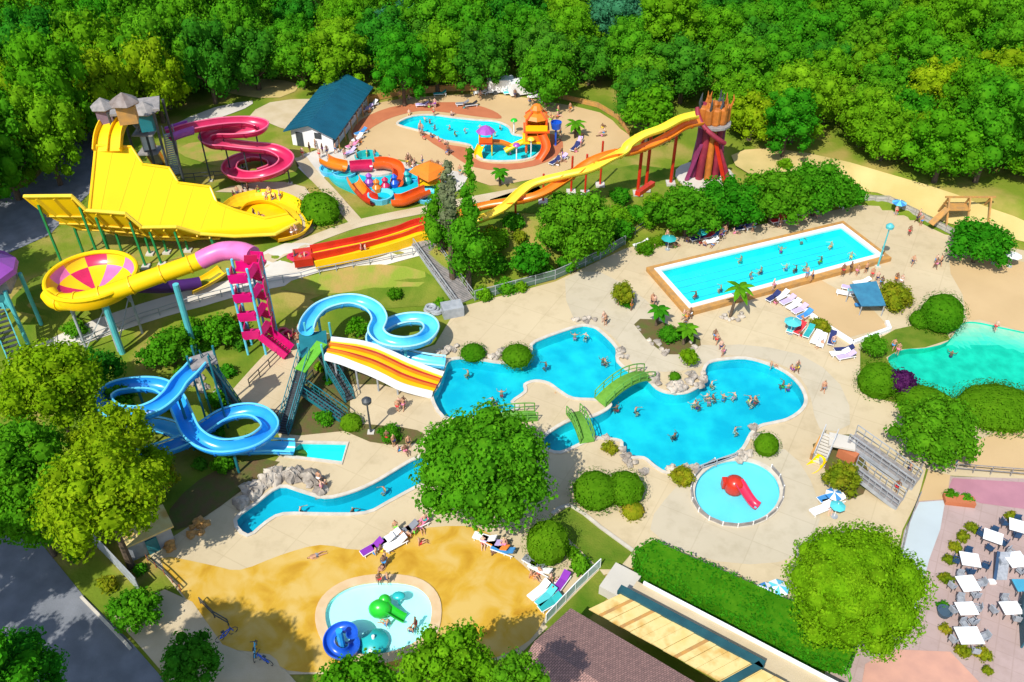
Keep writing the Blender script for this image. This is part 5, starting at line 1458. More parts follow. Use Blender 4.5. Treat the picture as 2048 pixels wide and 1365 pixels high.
def leaf_mesh(name, lobes, leaf, dens, core=.72, tang=.58, cores=True, extra=None, flat_leaf=1.0, spread=(.76, 1.2)):
    """lobes: (cx,cy,cz,rx,rz); many leaf faces spread over the lobes plus a solid inner mass"""
    vs, nfaces = [], 0
    C = np.array([l[:3] for l in lobes]); RX = np.array([l[3] for l in lobes]); RZ = np.array([l[4] for l in lobes])
    P, N = [], []
    for i, (cx, cy, cz, rx, rz) in enumerate(lobes):
        n = max(12, int(dens * 1.25 * 4 * math.pi * rx * rx / (leaf * leaf)))
        d = NR.normal(size=(n, 3)); d /= np.linalg.norm(d, axis=1)[:, None]
        rr = NR.uniform(*spread, n)[:, None]
        p = np.array([cx, cy, cz]) + d * rr * np.array([rx, rx, rz])
        k = np.ones(n, bool)
        for j in range(len(lobes)):
            if j == i: continue
            q = (p - C[j]) / np.array([RX[j], RX[j], RZ[j]])
            k &= (q * q).sum(1) > .5
        P.append(p[k]); N.append(d[k])
    if extra is not None: P.append(extra[0]); N.append(extra[1])
    P = np.concatenate(P); N = np.concatenate(N)
    n = len(P)
    N = N * tang + NR.normal(size=(n, 3)) * (1 - tang) * .8
    N[:, 2] += .12
    N /= np.linalg.norm(N, axis=1)[:, None]
    a = NR.normal(size=(n, 3)); U = np.cross(N, a); U /= np.linalg.norm(U, axis=1)[:, None]
    V = np.cross(N, U)
    s = leaf * NR.uniform(.6, 1.25, n)[:, None]
    V4 = np.stack([P - U * s * .5, P - V * s * .36 * flat_leaf + N * s * .1, P + U * s * .5, P + V * s * .36 * flat_leaf + N * s * .1], 1).reshape(-1, 3)
    F4 = np.arange(4 * n).reshape(n, 4)
    mb = MB()
    if cores:
        for cx, cy, cz, rx, rz in lobes: mb.ell((cx, cy, cz), rx * core, rx * core, rz * core, 9, 6)
    off = len(mb.v)
    verts = list(mb.v) + [tuple(v) for v in V4.tolist()]
    faces = list(mb.f) + [[off + i for i in f] for f in F4.tolist()]
    me = bpy.data.meshes.new(name)
    me.from_pydata(verts, [], faces)
    me.update()
    return me


def gen_lobes(Rc, sq, n, zc, rng, rmin=.3, rmax=.46, low=-.45):
    L = [(0, 0, zc, Rc * .62, Rc * .6 * sq)]
    for i in range(n):
        z = low + (1 - low) * ((i + .5) / n)
        a = i * 2.39996 + rng.uniform(-.4, .4)
        rr = math.sqrt(max(0, 1 - z * z)) if z > 0 else math.sqrt(max(0, 1 - z * z * .8))
        r = Rc * rng.uniform(rmin, rmax)
        k = rng.uniform(.74, 1.16)
        L.append((math.cos(a) * rr * (Rc - r) * k, math.sin(a) * rr * (Rc - r) * k, zc + z * (Rc - r) * sq * k, r, r * rng.uniform(.8, .95)))
    return L


def trunk_mesh(name, h, r, spread, rng, n=5, lean=0):
    b = MB()
    b.tube(smooth([(0, 0, -.4), (lean * .1, 0, h * .4), (lean * .3, .1, h)], 4), r, 8, scales=[1.25 - .55 * k / 8 for k in range(9)])
    for i in range(n):
        a = i * 2.4 + rng.random()
        e = (math.cos(a) * spread * .62, math.sin(a) * spread * .62, h + spread * rng.uniform(.15, .6))
        b.tube(smooth([(lean * .2, 0, h * .72), (e[0] * .45, e[1] * .45, h + spread * .05), e], 3), r * .45, 6, scales=[1, .9, .8, .65, .5, .38, .25])
    me = bpy.data.meshes.new(name); me.from_pydata([tuple(v) for v in b.v], [], b.f); me.materials.append(M_TRUNK); me.update()
    return me


def mk_tree(name, label, loc, tm, cm, fol, cat='tree', group=None, rz=0, sc=1.0, scz=None, dz=0.0):
    t = thing(name, label, cat, loc, group)
    t.rotation_euler = (0, 0, rz); t.scale = (sc, sc, scz or sc)
    for nm, me in (('trunk', tm), ('crown', cm)):
        if me is None: continue
        o = bpy.data.objects.new(nm, me); COL.objects.link(o); o.parent = t
        if nm == 'crown':
            o.location = (0, 0, dz)
            if not me.materials: me.materials.append(FOL[fol])
            o.material_slots[0].link = 'OBJECT'; o.material_slots[0].material = FOL[fol]
    return t


# forest prototypes (unit radius 4.5 m)
PR = []
for i in range(7):
    rg = random.Random(40 + i)
    sq = (.85, .95, .8, 1.05, .9, .78, 1.2)[i]
    zc = 4.5 * sq + rg.uniform(0, .8)
    L = gen_lobes(4.5, sq, (26, 30, 24, 34, 28, 26, 30)[i], zc, rg, .16, .36, -.8)
    PR.append((trunk_mesh('trunk', zc - 2, .28, 4.0, rg), leaf_mesh('crown', L, .37, .58), zc))

TREEPX = []


def big_tree(label, cx, cy, rpx, fol, sq=.85, n=26, leaf=.36, kh=1.35, seed=1, group=None, dens=.9, name='broadleaf_tree', cat='tree', rmin=.2, rmax=.34, low=-.45):
    c = G(cx, cy, 6); Rm = rpx * mpp(c)
    c = G(cx, cy, kh * Rm); Rm = rpx * mpp(c)
    rg = random.Random(seed)
    g = hgt(c.x, c.y); zc = c.z - g
    L = gen_lobes(Rm, sq, int(n * 1.5), zc, rg, rmin, rmax, low)
    cm = leaf_mesh('crown', L, leaf, dens, .66, .58, spread=(.78, 1.18))
    cm.materials.append(FOL[fol])
    tm = trunk_mesh('trunk', max(.6, zc - Rm * .3), max(.1, Rm * .055), Rm * .9, rg)
    return mk_tree(name, label, (c.x, c.y, g), tm, cm, fol, cat, group)


def crown_px(x, y, z):
    return toPX((x, y, z))


FOREST = [(-140, -160), (2190, -160), (2190, 395), (2030, 372), (1940, 345), (1850, 318), (1740, 288), (1620, 258), (1530, 243), (1478, 222), (1440, 165), (1380, 172), (1345, 205), (1290, 196), (1230, 172), (1160, 160),
          (1060, 152), (980, 142), (870, 136), (760, 142), (735, 135), (690, 118), (600, 120), (560, 122), (500, 120), (440, 128), (370, 150), (300, 168), (240, 170), (190, 190), (150, 240), (112, 300), (60, 345), (0, 372), (-140, 400)]
zones = [(lambda x, y: x < 330 and y > 120, 'forest at the left edge behind the yellow half-pipe', ['bright', 'mid', 'yellow', 'bright']),
         (lambda x, y: x > 1400 and y > 150, 'wood on the right above the sand path', ['mid', 'bright', 'bright', 'mid', 'yellow']),
         (lambda x, y: y > 70, 'forest behind the sand beach and teal roofed hall', ['mid', 'mid', 'bright', 'deep']),
         (lambda x, y: x < 1024, 'distant forest along the top left of the photo', ['mid', 'deep', 'mid', 'bright']),
         (lambda x, y: True, 'distant forest along the top right of the photo', ['mid', 'deep', 'bright', 'mid', 'mid'])]
KIND = {'mid': 'rounded mid green', 'bright': 'bright green', 'yellow': 'yellowish green', 'deep': 'dark green', 'blue': 'bluish green'}
pts = []
rg = random.Random(3)
cand = []
yy = 82.0
row = 0
while yy < 205:
    xx = -150 + (row % 2) * 3.6
    while xx < 150:
        cand.append((xx + rg.uniform(-1.9, 1.9), yy + rg.uniform(-1.6, 1.6)))
        xx += 6.6 + .022 * max(0, yy - 110)
    yy += 5.5 + .03 * max(0, yy - 110); row += 1
cnt = 0
for x, y in cand:
    g = hgt(x, y)
    if g < TERR - .01: continue
    sc = rg.uniform(.85, 1.18)
    i = rg.randrange(7)
    hz = sc * rg.uniform(.95, 1.1)
    if x < -38 and y < 135: sc *= 1.1; hz = sc * 1.4
    z = g + PR[i][2] * hz
    px, py = toPX((x, y, z))
    if not (-130 < px < 2180 and -95 < py) or not pip([px], [py], FOREST)[0]: continue
    if edist([px], [py], FOREST)[0] < 6 and rg.random() < .3: sc *= .8
    for f, nm, kinds in zones:
        if f(px, py): break
    kd = rg.choice(kinds)
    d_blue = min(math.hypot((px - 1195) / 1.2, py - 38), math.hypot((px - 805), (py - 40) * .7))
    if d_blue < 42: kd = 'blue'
    mk_tree('broadleaf_tree', f'{KIND[kd]} leafy tree in the {nm}', (x, y, g), PR[i][0], PR[i][1], kd, 'tree', nm, rg.uniform(0, 6.28), sc, hz)
    cnt += 1
print('forest trees', cnt)

# single trees
big_tree('large bushy bright tree nearest the purple roofed hut', 100, 775, 108, 'yellow', .85, 24, .34, 1.7, 1)
big_tree('golden green tree overlapping the blue tube slide rings', 222, 880, 82, 'yellow', .9, 20, .32, 2.2, 2)
big_tree('wide yellow-green tree below the blue tube slide above the grey mesh fence', 200, 990, 128, 'yellow', .7, 26, .34, 1.75, 3)
big_tree('dark green tree at the left edge between the two yellow-green trees', 30, 930, 105, 'mid', .9, 22, .34, 2.0, 4)
big_tree('small deep green tree tucked behind the bushy bright tree at left', 200, 735, 48, 'deep', .9, 14, .3, 1.5, 5)
big_tree('mid green tree at the left edge above the shaded road', 62, 1020, 92, 'mid', .85, 22, .3, 1.6, 71)
big_tree('small bright tree closing in on the blue rings from below', 292, 935, 58, 'yellow', .8, 18, .28, 1.7, 72)
big_tree('mid green tree between the bushy tree and the upper blue ring', 232, 800, 44, 'mid', .9, 14, .28, 2.2, 73)
big_tree('olive green tree at the shaded bank beside the lazy river', 320, 950, 40, 'gold', .8, 14, .28, 1.4, 61)
big_tree('big round dark green tree standing over the lazy river in the middle', 968, 938, 142, 'mid', .78, 34, .34, 1.15, 6)
big_tree('large ball-shaped bright lime tree beside the bluish path', 1708, 1180, 134, 'lime', .92, 60, .22, 1.25, 7, dens=1.0, rmin=.18, rmax=.34, low=-.6)
big_tree('dark green tree at the bottom edge below the toddler pool', 900, 1345, 105, 'bright', .8, 24, .26, 2.6, 8)
big_tree('second leafy tree at the bottom edge left of centre', 720, 1385, 88, 'bright', .8, 20, .3, 1.3, 9)
big_tree('third leafy tree at the bottom edge over the tiled roof corner', 1040, 1362, 62, 'mid', .8, 16, .22, 6.0, 10)
big_tree('dark tree in the bottom left corner over the shaded road', 30, 1345, 92, 'deep', .8, 22, .2, 5.6, 11)
big_tree('almost black tree standing in shade at the bottom left', 378, 1322, 66, 'deep', .85, 16, .24, 1.3, 12)
big_tree('rounded green bush-like tree on the tan bed by the road kerb', 270, 1218, 54, 'mid', .9, 18, .26, 1.1, 13)
big_tree('medium light green tree on the bank between stairs and lap pool', 1152, 458, 82, 'mid', .95, 24, .36, 1.25, 14)
big_tree('small green tree left of the light green tree on the bank', 1060, 520, 42, 'mid', .9, 14, .34, 1.2, 15)
for k, (x, y, r_) in enumerate([(1376, 424, 70), (1462, 408, 70), (1550, 394, 72), (1638, 380, 74), (1692, 388, 42)]):
    big_tree(('leftmost', 'second', 'third', 'fourth', 'small last')[k] + ' dense green tree in the row behind the lap pool', x, y, r_, 'hedge', .66, 20, .38, .85, 20 + k, 'tree row behind the lap pool')
big_tree('wide dark green umbrella-like tree at the far right of the deck', 1962, 484, 66, 'hedge', .55, 20, .38, .8, 30)
big_tree('leafy dark green tree beside the lagoon hedge', 1874, 862, 90, 'hedge', .6, 24, .32, .8, 31)
big_tree('loose yellowish green shrub tree by the timber ramps', 1684, 958, 40, 'gold', .9, 16, .24, 1.1, 32)
big_tree('front round tree standing ahead of the forest right of the sand beach', 1298, 224, 58, 'bright', .95, 18, .5, 1.2, 33)
big_tree('low green tree below the yellow tube of the bowl slide', 340, 694, 52, 'mid', .7, 16, .34, .9, 34)
big_tree('small green tree between the two teal poles', 300, 715, 30, 'mid', .8, 12, .32, .9, 35)
big_tree('small green tree at the foot of the magenta stairs', 440, 660, 42, 'mid', .8, 14, .34, 1.0, 36)
big_tree('shrubby green tree inside the curl of the aqua slide', 716, 655, 26, 'bright', .9, 12, .3, 1.1, 37)

# tall narrow poplar
pb_ = G(938, 578)


def hat(base, py):
    lo, hi = 0, 40
    for _ in range(30):
        m = (lo + hi) / 2
        if toPX((base.x, base.y, base.z + m))[1] > py: lo = m
        else: hi = m
    return lo


Hp = hat(pb_, 300)
def poplar(label, base, H, w, fol, z0, seed, dx=0, spire=.5):
    rg = random.Random(seed); L = []
    n = 26
    for k in range(n):
        u = k / (n - 1)
        z = z0 + (H - z0) * u
        ww_ = w * (1 - u) ** spire * (1 - .35 * max(0, .25 - u) / .25)
        a = rg.random() * 6.28
        r = max(.45, ww_ * rg.uniform(.5, .7))
        L.append((math.cos(a) * ww_ * .5 + dx * u, math.sin(a) * ww_ * .5, z - r * .4, r, r * 1.2))
    cm = leaf_mesh('crown', L, .34, .75); cm.materials.append(FOL[fol])
    tm = trunk_mesh('trunk', z0 + 2, .3, w * .8, rg)
    return mk_tree('poplar_tree', label, base, tm, cm, fol)
poplar('tall pointed green poplar beside the grey embankment stairs', pb_, Hp, 3.5, 'mid', 3.4, 3, .6, 1.15)
b2 = G(905, 560); poplar('thin half-bare greyish poplar next to the tall pointed one', b2, hat(b2, 325), 1.3, 'grey', 7, 4, 0, .3)
b3 = G(885, 500); poplar('bushy lower green tree leaning on the poplar by the stairs', b3, hat(b3, 370), 2.6, 'mid', 2.0, 8, 0, .6)


# shrubs
def shrub(label, cx, cy, rx, ry_m=None, fol='trim', leaf=.2, n=0, seed=1, name='trimmed_shrub', cat='shrub', sq=.9, wx=1.0, rz=0, kh=.5, group=None, dens=1.0):
    c = G(cx, cy, .8); Rm = rx * mpp(c); h = Rm * sq
    c = G(cx, cy, h * kh); Rm = rx * mpp(c)
    rg = random.Random(seed); g = hgt(c.x, c.y)
    if n == 0: L = [(0, 0, h * kh, Rm, h)]; core = .96; tang = .85
    else: L = gen_lobes(Rm, sq, n, h * kh, rg, .35, .5, -.2); core = .74; tang = .5
    cm = leaf_mesh('foliage', L, leaf, dens, core, tang); cm.materials.append(FOL[fol])
    t = thing(name, label, cat, (c.x, c.y, g), group)
    o = bpy.data.objects.new('foliage', cm); COL.objects.link(o); o.parent = t
    t.scale = (1, wx, 1); t.rotation_euler = (0, 0, rz)
    tm = trunk_mesh('stem', h * .5, max(.05, Rm * .06), Rm * .5, rg, 3)
    s_ = bpy.data.objects.new('stem', tm); COL.objects.link(s_); s_.parent = t
    return t


shrub('smooth egg-shaped clipped shrub right of the big round tree', 1095, 1086, 46, sq=1.15, leaf=.16, kh=.75)
shrub('clipped cloud shrub on the pale curb below the main pool, left lobe', 1190, 982, 48, sq=.75, leaf=.18, kh=.6)
shrub('clipped cloud shrub on the pale curb below the main pool, right lobe', 1250, 978, 42, sq=.8, leaf=.18, kh=.6)
shrub('small yellowish clipped tuft at the end of the cloud shrubs', 1266, 1022, 24, sq=.6, leaf=.18, fol='gold')
shrub('egg-shaped clipped shrub on the rocks at the main pool edge', 1533, 890, 26, sq=1.0, leaf=.18, kh=.7)
shrub('left clipped dome on the pool edge by the aqua slide', 946, 706, 27, sq=.55, leaf=.18)
shrub('right clipped dome on the pool edge by the aqua slide', 1034, 712, 33, sq=.6, leaf=.18)
shrub('big smooth clipped globe between lap pool and lagoon', 1884, 628, 44, sq=.95, leaf=.2, kh=.7)
shrub('smaller clipped globe at the foot of the big clipped globe', 1842, 640, 24, sq=.8, leaf=.2, kh=.6)
shrub('round mixed shrub in a raised bed by the blue shelter', 1786, 596, 40, fol='gold', n=14, sq=.75, leaf=.24, seed=3, name='leafy_shrub')
shrub('tall leafy shrub on the open deck above the main pool', 1245, 590, 25, fol='gold', n=12, sq=1.35, leaf=.24, kh=.8, seed=4, name='leafy_shrub')
shrub('dark lower bush at the foot of the tall leafy shrub', 1250, 606, 17, fol='hedge', n=8, sq=.9, leaf=.22, seed=5, name='leafy_shrub')
shrub('deep green bush in the island bed with palms', 1338, 672, 24, fol='hedge', n=10, sq=.9, leaf=.22, seed=6, name='leafy_shrub')
shrub('lighter bush at the right of the island bed with palms', 1368, 664, 20, fol='mid', n=9, sq=1.1, leaf=.22, seed=7, name='leafy_shrub')
shrub('yellow-green feathery bush at the point of the main pool', 1378, 716, 22, fol='yellow', n=10, sq=1.1, leaf=.22, kh=.9, seed=8, name='leafy_shrub')
shrub('small round green bush on the pale rock island', 1350, 754, 12, fol='trim', n=0, sq=.9, leaf=.18, kh=.7)
shrub('golden shrub in rocks above the paddling pool', 1364, 956, 28, fol='gold', n=10, sq=.7, leaf=.22, seed=9, name='leafy_shrub')
shrub('olive shrub on the beige island under the short bridge', 1220, 898, 19, fol='gold', n=8, sq=.7, leaf=.22, seed=10, name='leafy_shrub')
shrub('diagonal planter shrub on the low white wall', 1640, 652, 24, fol='gold', n=9, sq=.8, leaf=.24, wx=.6, rz=-.7, seed=11, name='leafy_shrub')
shrub('leafy bright bush above the clipped lagoon shrub', 1746, 694, 28, fol='mid', n=12, sq=1.1, leaf=.24, kh=.8, seed=12, name='leafy_shrub')
shrub('big clipped round shrub at the left end of the lagoon', 1756, 762, 42, sq=.95, leaf=.2, kh=.55)
shrub('purple-leaved round shrub by the lagoon', 1800, 766, 34, fol='purple', n=14, sq=1.0, leaf=.26, kh=.9, seed=13, name='leafy_shrub')
shrub('long clipped shrub mass along the lagoon below the purple shrub', 1852, 806, 62, sq=.5, leaf=.22, wx=.7, rz=-.5)
shrub('long clipped shrub mass at the right edge of the photo below the lagoon', 1995, 816, 88, sq=.42, leaf=.22, wx=.75)
shrub('low clipped dome between half-pipe and gravel path', 640, 418, 40, fol='trim', sq=.75, leaf=.3, wx=1.4, rz=.5)
for k, (x, y, r_) in enumerate([(702, 846, 24), (780, 868, 26), (648, 838, 22), (620, 790, 18), (660, 760, 16)]):
    shrub(('clipped bush left of the dark lamp post', 'clipped bush right of the dark lamp post', 'bush at the corner of the garden below the wave slide', 'bluish bush under the teal stairs', 'small bush under the green turf panel')[k], x, y, r_, fol=('trim', 'hedge', 'mid', 'blue', 'mid')[k], n=(0, 9, 9, 9, 8)[k], sq=.75, leaf=.22, seed=30 + k, name='leafy_shrub')
for k, (x, y, r_, f) in enumerate([(215, 1170, 24, 'gold'), (150, 1110, 20, 'deep'), (380, 650, 22, 'mid'), (470, 645, 18, 'gold'), (420, 690, 16, 'mid'), (150, 660, 26, 'mid'), (640, 735, 14, 'bright'), (1235, 436, 30, 'bright'), (1290, 440, 26, 'bright'), (1120, 400, 22, 'mid'), (880, 610, 16, 'bright'), (790, 590, 18, 'trim'),
                                   (1010, 575, 24, 'mid'), (1090, 545, 22, 'mid'), (1310, 410, 26, 'bright'), (400, 930, 18, 'deep'), (280, 1140, 16, 'mid'), (1160, 1130, 26, 'mid'), (1140, 1105, 18, 'bright'), (1570, 330, 18, 'bright'), (1290, 500, 18, 'trim'), (120, 545, 18, 'mid'), (965, 590, 22, 'bright'), (1040, 575, 18, 'bright')]):
    names = ['golden bush on the bed by the road', 'dark bush in the road-side shade', 'green bush near the left teal pole', 'golden bush by the service road', 'low bush under the yellow tube', 'bush in front of the purple hut', 'tiny bright bush under the wave slide', 'bright bush on the bank below the orange slide', 'bright bush right of the bank tree', 'bush under the twin slide', 'bright bush by the stair foot', 'clipped bush on the grass bank', 'bush in the bank shade left', 'bush in the bank shade right', 'bright bush left of the tree row', 'dark bush on the shaded river bank', 'small bush by the garden hut', 'bush on the lawn by the glass barrier', 'bright tuft on the lawn by the egg-shaped shrub', 'bush by the castle tower sand', 'low bush at the deck edge by the tree row', 'bush under the green posts', 'bright bush at the trunk of the poplar', 'bright low bush along the deck fence']
    shrub(names[k], x, y, r_, fol=f, n=9, sq=.8, leaf=.26, seed=60 + k, name='leafy_shrub')
rgb = random.Random(77)
BANK = [(975, 450), (1040, 420), (1110, 415), (1180, 395), (1300, 385), (1320, 440), (1260, 480), (1180, 520), (1080, 548), (985, 575), (960, 540)]
nb_ = 0
while nb_ < 26:
    x, y = rgb.uniform(960, 1320), rgb.uniform(385, 575)
    if not pip([x], [y], BANK)[0]: continue
    k = rgb.choice(('mid', 'mid', 'bright', 'deep', 'hedge', 'gold'))
    shrub(f'{KIND.get(k, "mixed green" if k == "hedge" else "golden green")} wild bush on the planted bank below the long orange slide', x, y, rgb.uniform(14, 32), fol=k, n=10, sq=rgb.uniform(.7, 1.1), leaf=.32, seed=300 + nb_, name='wild_bush', group='wild bushes on the bank')
    nb_ += 1
nb_ = 0
GARD = [(300, 660), (440, 640), (500, 690), (450, 760), (480, 860), (540, 920), (420, 945), (340, 930), (300, 760)]
while nb_ < 12:
    x, y = rgb.uniform(290, 540), rgb.uniform(640, 945)
    if not pip([x], [y], GARD)[0]: continue
    k = rgb.choice(('mid', 'deep', 'hedge'))
    shrub(f'{KIND.get(k, "mixed green")} garden bush growing under the deep blue tube slide', x, y, rgb.uniform(14, 26), fol=k, n=9, sq=.8, leaf=.26, seed=400 + nb_, name='wild_bush', group='garden bushes under the blue slide')
    nb_ += 1
# terrace plants
for k, (x, y, r_, f, lab) in enumerate([(1902, 992, 17, 'trim', 'olive shrub in the planter by the mauve paving'), (1934, 1000, 15, 'mid', 'second shrub in the planter by the mauve paving'), (1944, 1056, 15, 'gold', 'golden shrub at the top of the curved row by the tables'), (1926, 1075, 16, 'gold', 'golden shrub second from the top of the curved row'), (1910, 1096, 16, 'gold', 'golden shrub in the middle of the curved row'), (1898, 1120, 15, 'gold', 'golden shrub at the bottom of the curved row'),
                                        (1891, 1158, 17, 'gold', 'round golden shrub standing alone below the curved row'), (1885, 1212, 13, 'mid', 'green shrub in a dark tub'), (1890, 1260, 14, 'gold', 'round golden shrub below the dark tub'), (1925, 1303, 18, 'gold', 'spreading shrub left of the last tables'), (1966, 1310, 20, 'gold', 'red and gold shrub below the last tables'), (1975, 1342, 13, 'gold', 'thin golden shrub at the bottom right'), (2026, 1036, 16, 'gold', 'clipped golden shrub above the dark table')]):
    shrub(lab, x, y, r_, fol=f, n=8, sq=.8, leaf=.18, seed=90 + k, name='terrace_shrub')
pt = thing('plant_tub', 'dark blue plant tub on the pinkish terrace', 'tub', G(1886, 1232)); part('tub', mat('dark_slate', (.05, .09, .13)), pt, lambda b: b.lathe(G(1886, 1230), [(.4, 0), (.55, .55), (.45, .55), (.4, .4), (0, .4)], 14))
pt = thing('plant_tub', 'brick-red planter trough by the mauve paving', 'tub', G(1920, 1008)); part('trough', M_BROWN, pt, lambda b: b.box(G(1918, 1002, .25), (2.4, .9, .5), -.15))


# clipped hedges with straight sides
def hedge(label, px, h, leaf=.24, fol='hedge', dens=1.0):
    poly = wpoly(px)
    c = np.array(poly).mean(axis=0); g = hgt(*c)
    t = thing('clipped_hedge', label, 'hedge', (float(c[0]), float(c[1]), g))
    part('core', FOL[fol], t, lambda b: b.prism(quadoff(poly, -.18), g - .1, g + h - .12))
    P, N = [], []
    xs = [p[0] for p in poly]; ys = [p[1] for p in poly]
    A = (max(xs) - min(xs)) * (max(ys) - min(ys)); n = int(A / leaf / leaf * 1.6 * dens)
    X = NR.uniform(min(xs), max(xs), n); Y = NR.uniform(min(ys), max(ys), n); k = pip(X, Y, poly)
    zz = g + h - .05 + .16 * np.sin(X[k] * 1.7) * np.sin(Y[k] * 1.3) + NR.uniform(-.12, .1, k.sum())
    P.append(np.stack([X[k], Y[k], zz], 1)); N.append(np.tile([0, 0, 1.0], (k.sum(), 1)))
    for i in range(len(poly)):
        a = np.array(poly[i]); c2 = np.array(poly[(i + 1) % len(poly)]); L = np.linalg.norm(c2 - a)
        if L < .3: continue
        m = int(L * h / leaf / leaf * 1.8 * dens); u = NR.uniform(0, 1, m)
        nn = np.array([(c2 - a)[1], -(c2 - a)[0]]) / L
        mid = (a + c2) / 2
        if pip([mid[0] + nn[0] * .1], [mid[1] + nn[1] * .1], poly)[0]: nn = -nn
        q = a + (c2 - a) * u[:, None] + nn * NR.uniform(-.14, .1, m)[:, None]
        P.append(np.stack([q[:, 0], q[:, 1], g + NR.uniform(.05, h, m)], 1)); N.append(np.tile([nn[0], nn[1], .2], (m, 1)))
    P = np.concatenate(P) - np.array([float(c[0]), float(c[1]), g]); N = np.concatenate(N)
    cm = leaf_mesh('foliage', [(0, 0, h * .5, .2, .2)], leaf, .3, extra=(P, N), tang=.6)
    cm.materials.append(FOL[fol])
    o = bpy.data.objects.new('foliage', cm); COL.objects.link(o); o.parent = t
hedge('long thick clipped hedge beside the white edged concrete wall', [(1262, 1128), (1300, 1106), (1480, 1186), (1600, 1240), (1705, 1310), (1690, 1356), (1620, 1342), (1440, 1250), (1275, 1168)], 2.0)
hedge('low clipped hedge strip behind the lounger row of the lap pool', [(1270, 500), (1330, 478), (1335, 490), (1275, 512)], 1.0, fol='trim')


# palms
def palm(label, px, py, top_py, lean=(0, 0), nf=11, L=1.6, fol='mid'):
    base = G(px, py); H = hat(base, top_py)
    t = thing('palm_tree', label, 'palm', base)
    top = base + Vector((lean[0], lean[1], H - .4))
    part('trunk', M_TRUNK, t, lambda b: b.tube(smooth([base - Vector((0, 0, .2)), base.lerp(top, .5) + Vector((lean[0] * -.1, 0, 0)), top], 4), .17, 8))
    def fr(b):
        for k in range(nf):
            a = k * 2.4; el = .9 - 1.1 * (k / nf)
            d = Vector((math.cos(a), math.sin(a), 0)); sd = Vector((-d.y, d.x, 0))
            pts = [top + d * (L * u) + Vector((0, 0, L * (math.sin(el) * u - .75 * u * u))) for u in (0, .25, .5, .75, 1)]
            for i in range(4):
                w0, w1 = (.10, .3, .34, .24, .02)[i], (.10, .3, .34, .24, .02)[i + 1]
                for s in (-1, 1):
                    b.add([pts[i], pts[i + 1], pts[i + 1] + sd * (w1 * s) - Vector((0, 0, w1 * .5)), pts[i] + sd * (w0 * s) - Vector((0, 0, w0 * .5))], [(0, 1, 2, 3)])
    part('fronds', FOL[fol], t, fr)
palm('leaning palm tree in a round stone base below the lap pool', 1460, 634, 570, (.5, .2))
palm('tall palm in the island bed above the main pool', 1312, 652, 612, (.1, 0), L=1.2)
palm('short palm at the right of the island bed', 1366, 690, 650, (.2, .1), L=1.2)
palm('small young palm on the sand right of the beach', 1150, 276, 240, (0, 0), L=1.5)
palm('thin young palm on the sand by the gravel path', 1000, 372, 336, (0, 0), L=1.2)
# trees just outside the frame on the left whose shade falls on the road and the apron
SHD = Vector((.5, .866, 0)) / math.tan(rad(50))
for k, (x, y, R_, h) in enumerate([(395, 1335, 3.8, 15), (500, 1330, 3.4, 17), (430, 1260, 2.6, 18), (60, 1075, 4.2, 14), (160, 1120, 3.2, 16), (30, 1190, 2.8, 14), (150, 1330, 3.4, 14), (265, 1345, 3.6, 15), (40, 1330, 3.4, 13), (560, 1345, 2.6, 18), (30, 450, 5, 15), (110, 370, 4.5, 15), (20, 540, 4.5, 14)]):
    c = G(x, y) - SHD * h; i = k % 7; s_ = R_ / 4.5
    q = toPX((c.x, c.y, c.z + h))
    rpx = R_ / mpp((c.x, c.y, c.z + h))
    if q[0] + rpx > 150 and q[1] - rpx < 1330: print('shade tree in view', k, q, rpx)
    mk_tree('broadleaf_tree', 'leafy tree beyond the lower left edge of the photo shading the road', (c.x, c.y, hgt(c.x, c.y)), trunk_mesh('trunk', h / s_ - 1, .3, 4.0, random.Random(k)), PR[i][1], 'mid', 'tree', 'trees shading the lower left road', k, s_, None, h / s_ - PR[i][2])
# ---------------------------------------------------------------- furniture
def white_lounger(c, rz, label, group, mfab):
    t = thing('sun_lounger', label, 'sun lounger', c, group)
    ca, sa = math.cos(rz), math.sin(rz)
    T = lambda x, y, z: Vector((c[0] + x * ca - y * sa, c[1] + x * sa + y * ca, c[2] + z))
    part('frame', M_WHITE, t, lambda b: (b.bar(T(-.95, .32, .3), T(.95, .32, .3), .07), b.bar(T(-.95, -.32, .3), T(.95, -.32, .3), .07), b.bar(T(-.95, -.32, .3), T(-.95, .32, .3), .07)))
    for x in (-.8, .8):
        for y in (-.32, .32):
            part('leg', M_WHITE, t, lambda b: b.bar(T(x, y, 0), T(x, y, .3), .06))
    part('seat', mfab, t, lambda b: b.bar(T(-.95, 0, .36), T(.3, 0, .36), .6, .07))
    part('backrest', mfab, t, lambda b: b.bar(T(.3, 0, .36), T(.95, 0, .75), .6, .07))
    return t


FAB = {'white': M_WHITE, 'blue': M_BLUECLOTH, 'purple': mat('purple_cloth', (.22, .03, .36), rough=.9), 'red': mat('red_cloth', (.62, .03, .04), rough=.9), 'aqua': mat('aqua_cloth', (.08, .5, .52), rough=.9),
       'navy': mat('navy_cloth', (.02, .03, .12), rough=.9), 'pink': mat('pink_cloth', (.75, .2, .35), rough=.9), 'lilac': mat('lilac_cloth', (.5, .4, .68), rough=.9), 'lime': mat('lime_cloth', (.2, .75, .05), rough=.9), 'orange': mat('orange_cloth', (.8, .25, .03), rough=.9),
       'grey': mat('grey_cloth', (.2, .21, .24), rough=.9), 'yellow': mat('yellow_cloth', (.85, .6, .05), rough=.9), 'teal': mat('teal_cloth', (.02, .35, .35), rough=.9), 'black': mat('black_cloth', (.02, .02, .025), rough=.9)}
used = set()


def unused(base):
    used.add(base)
    return base


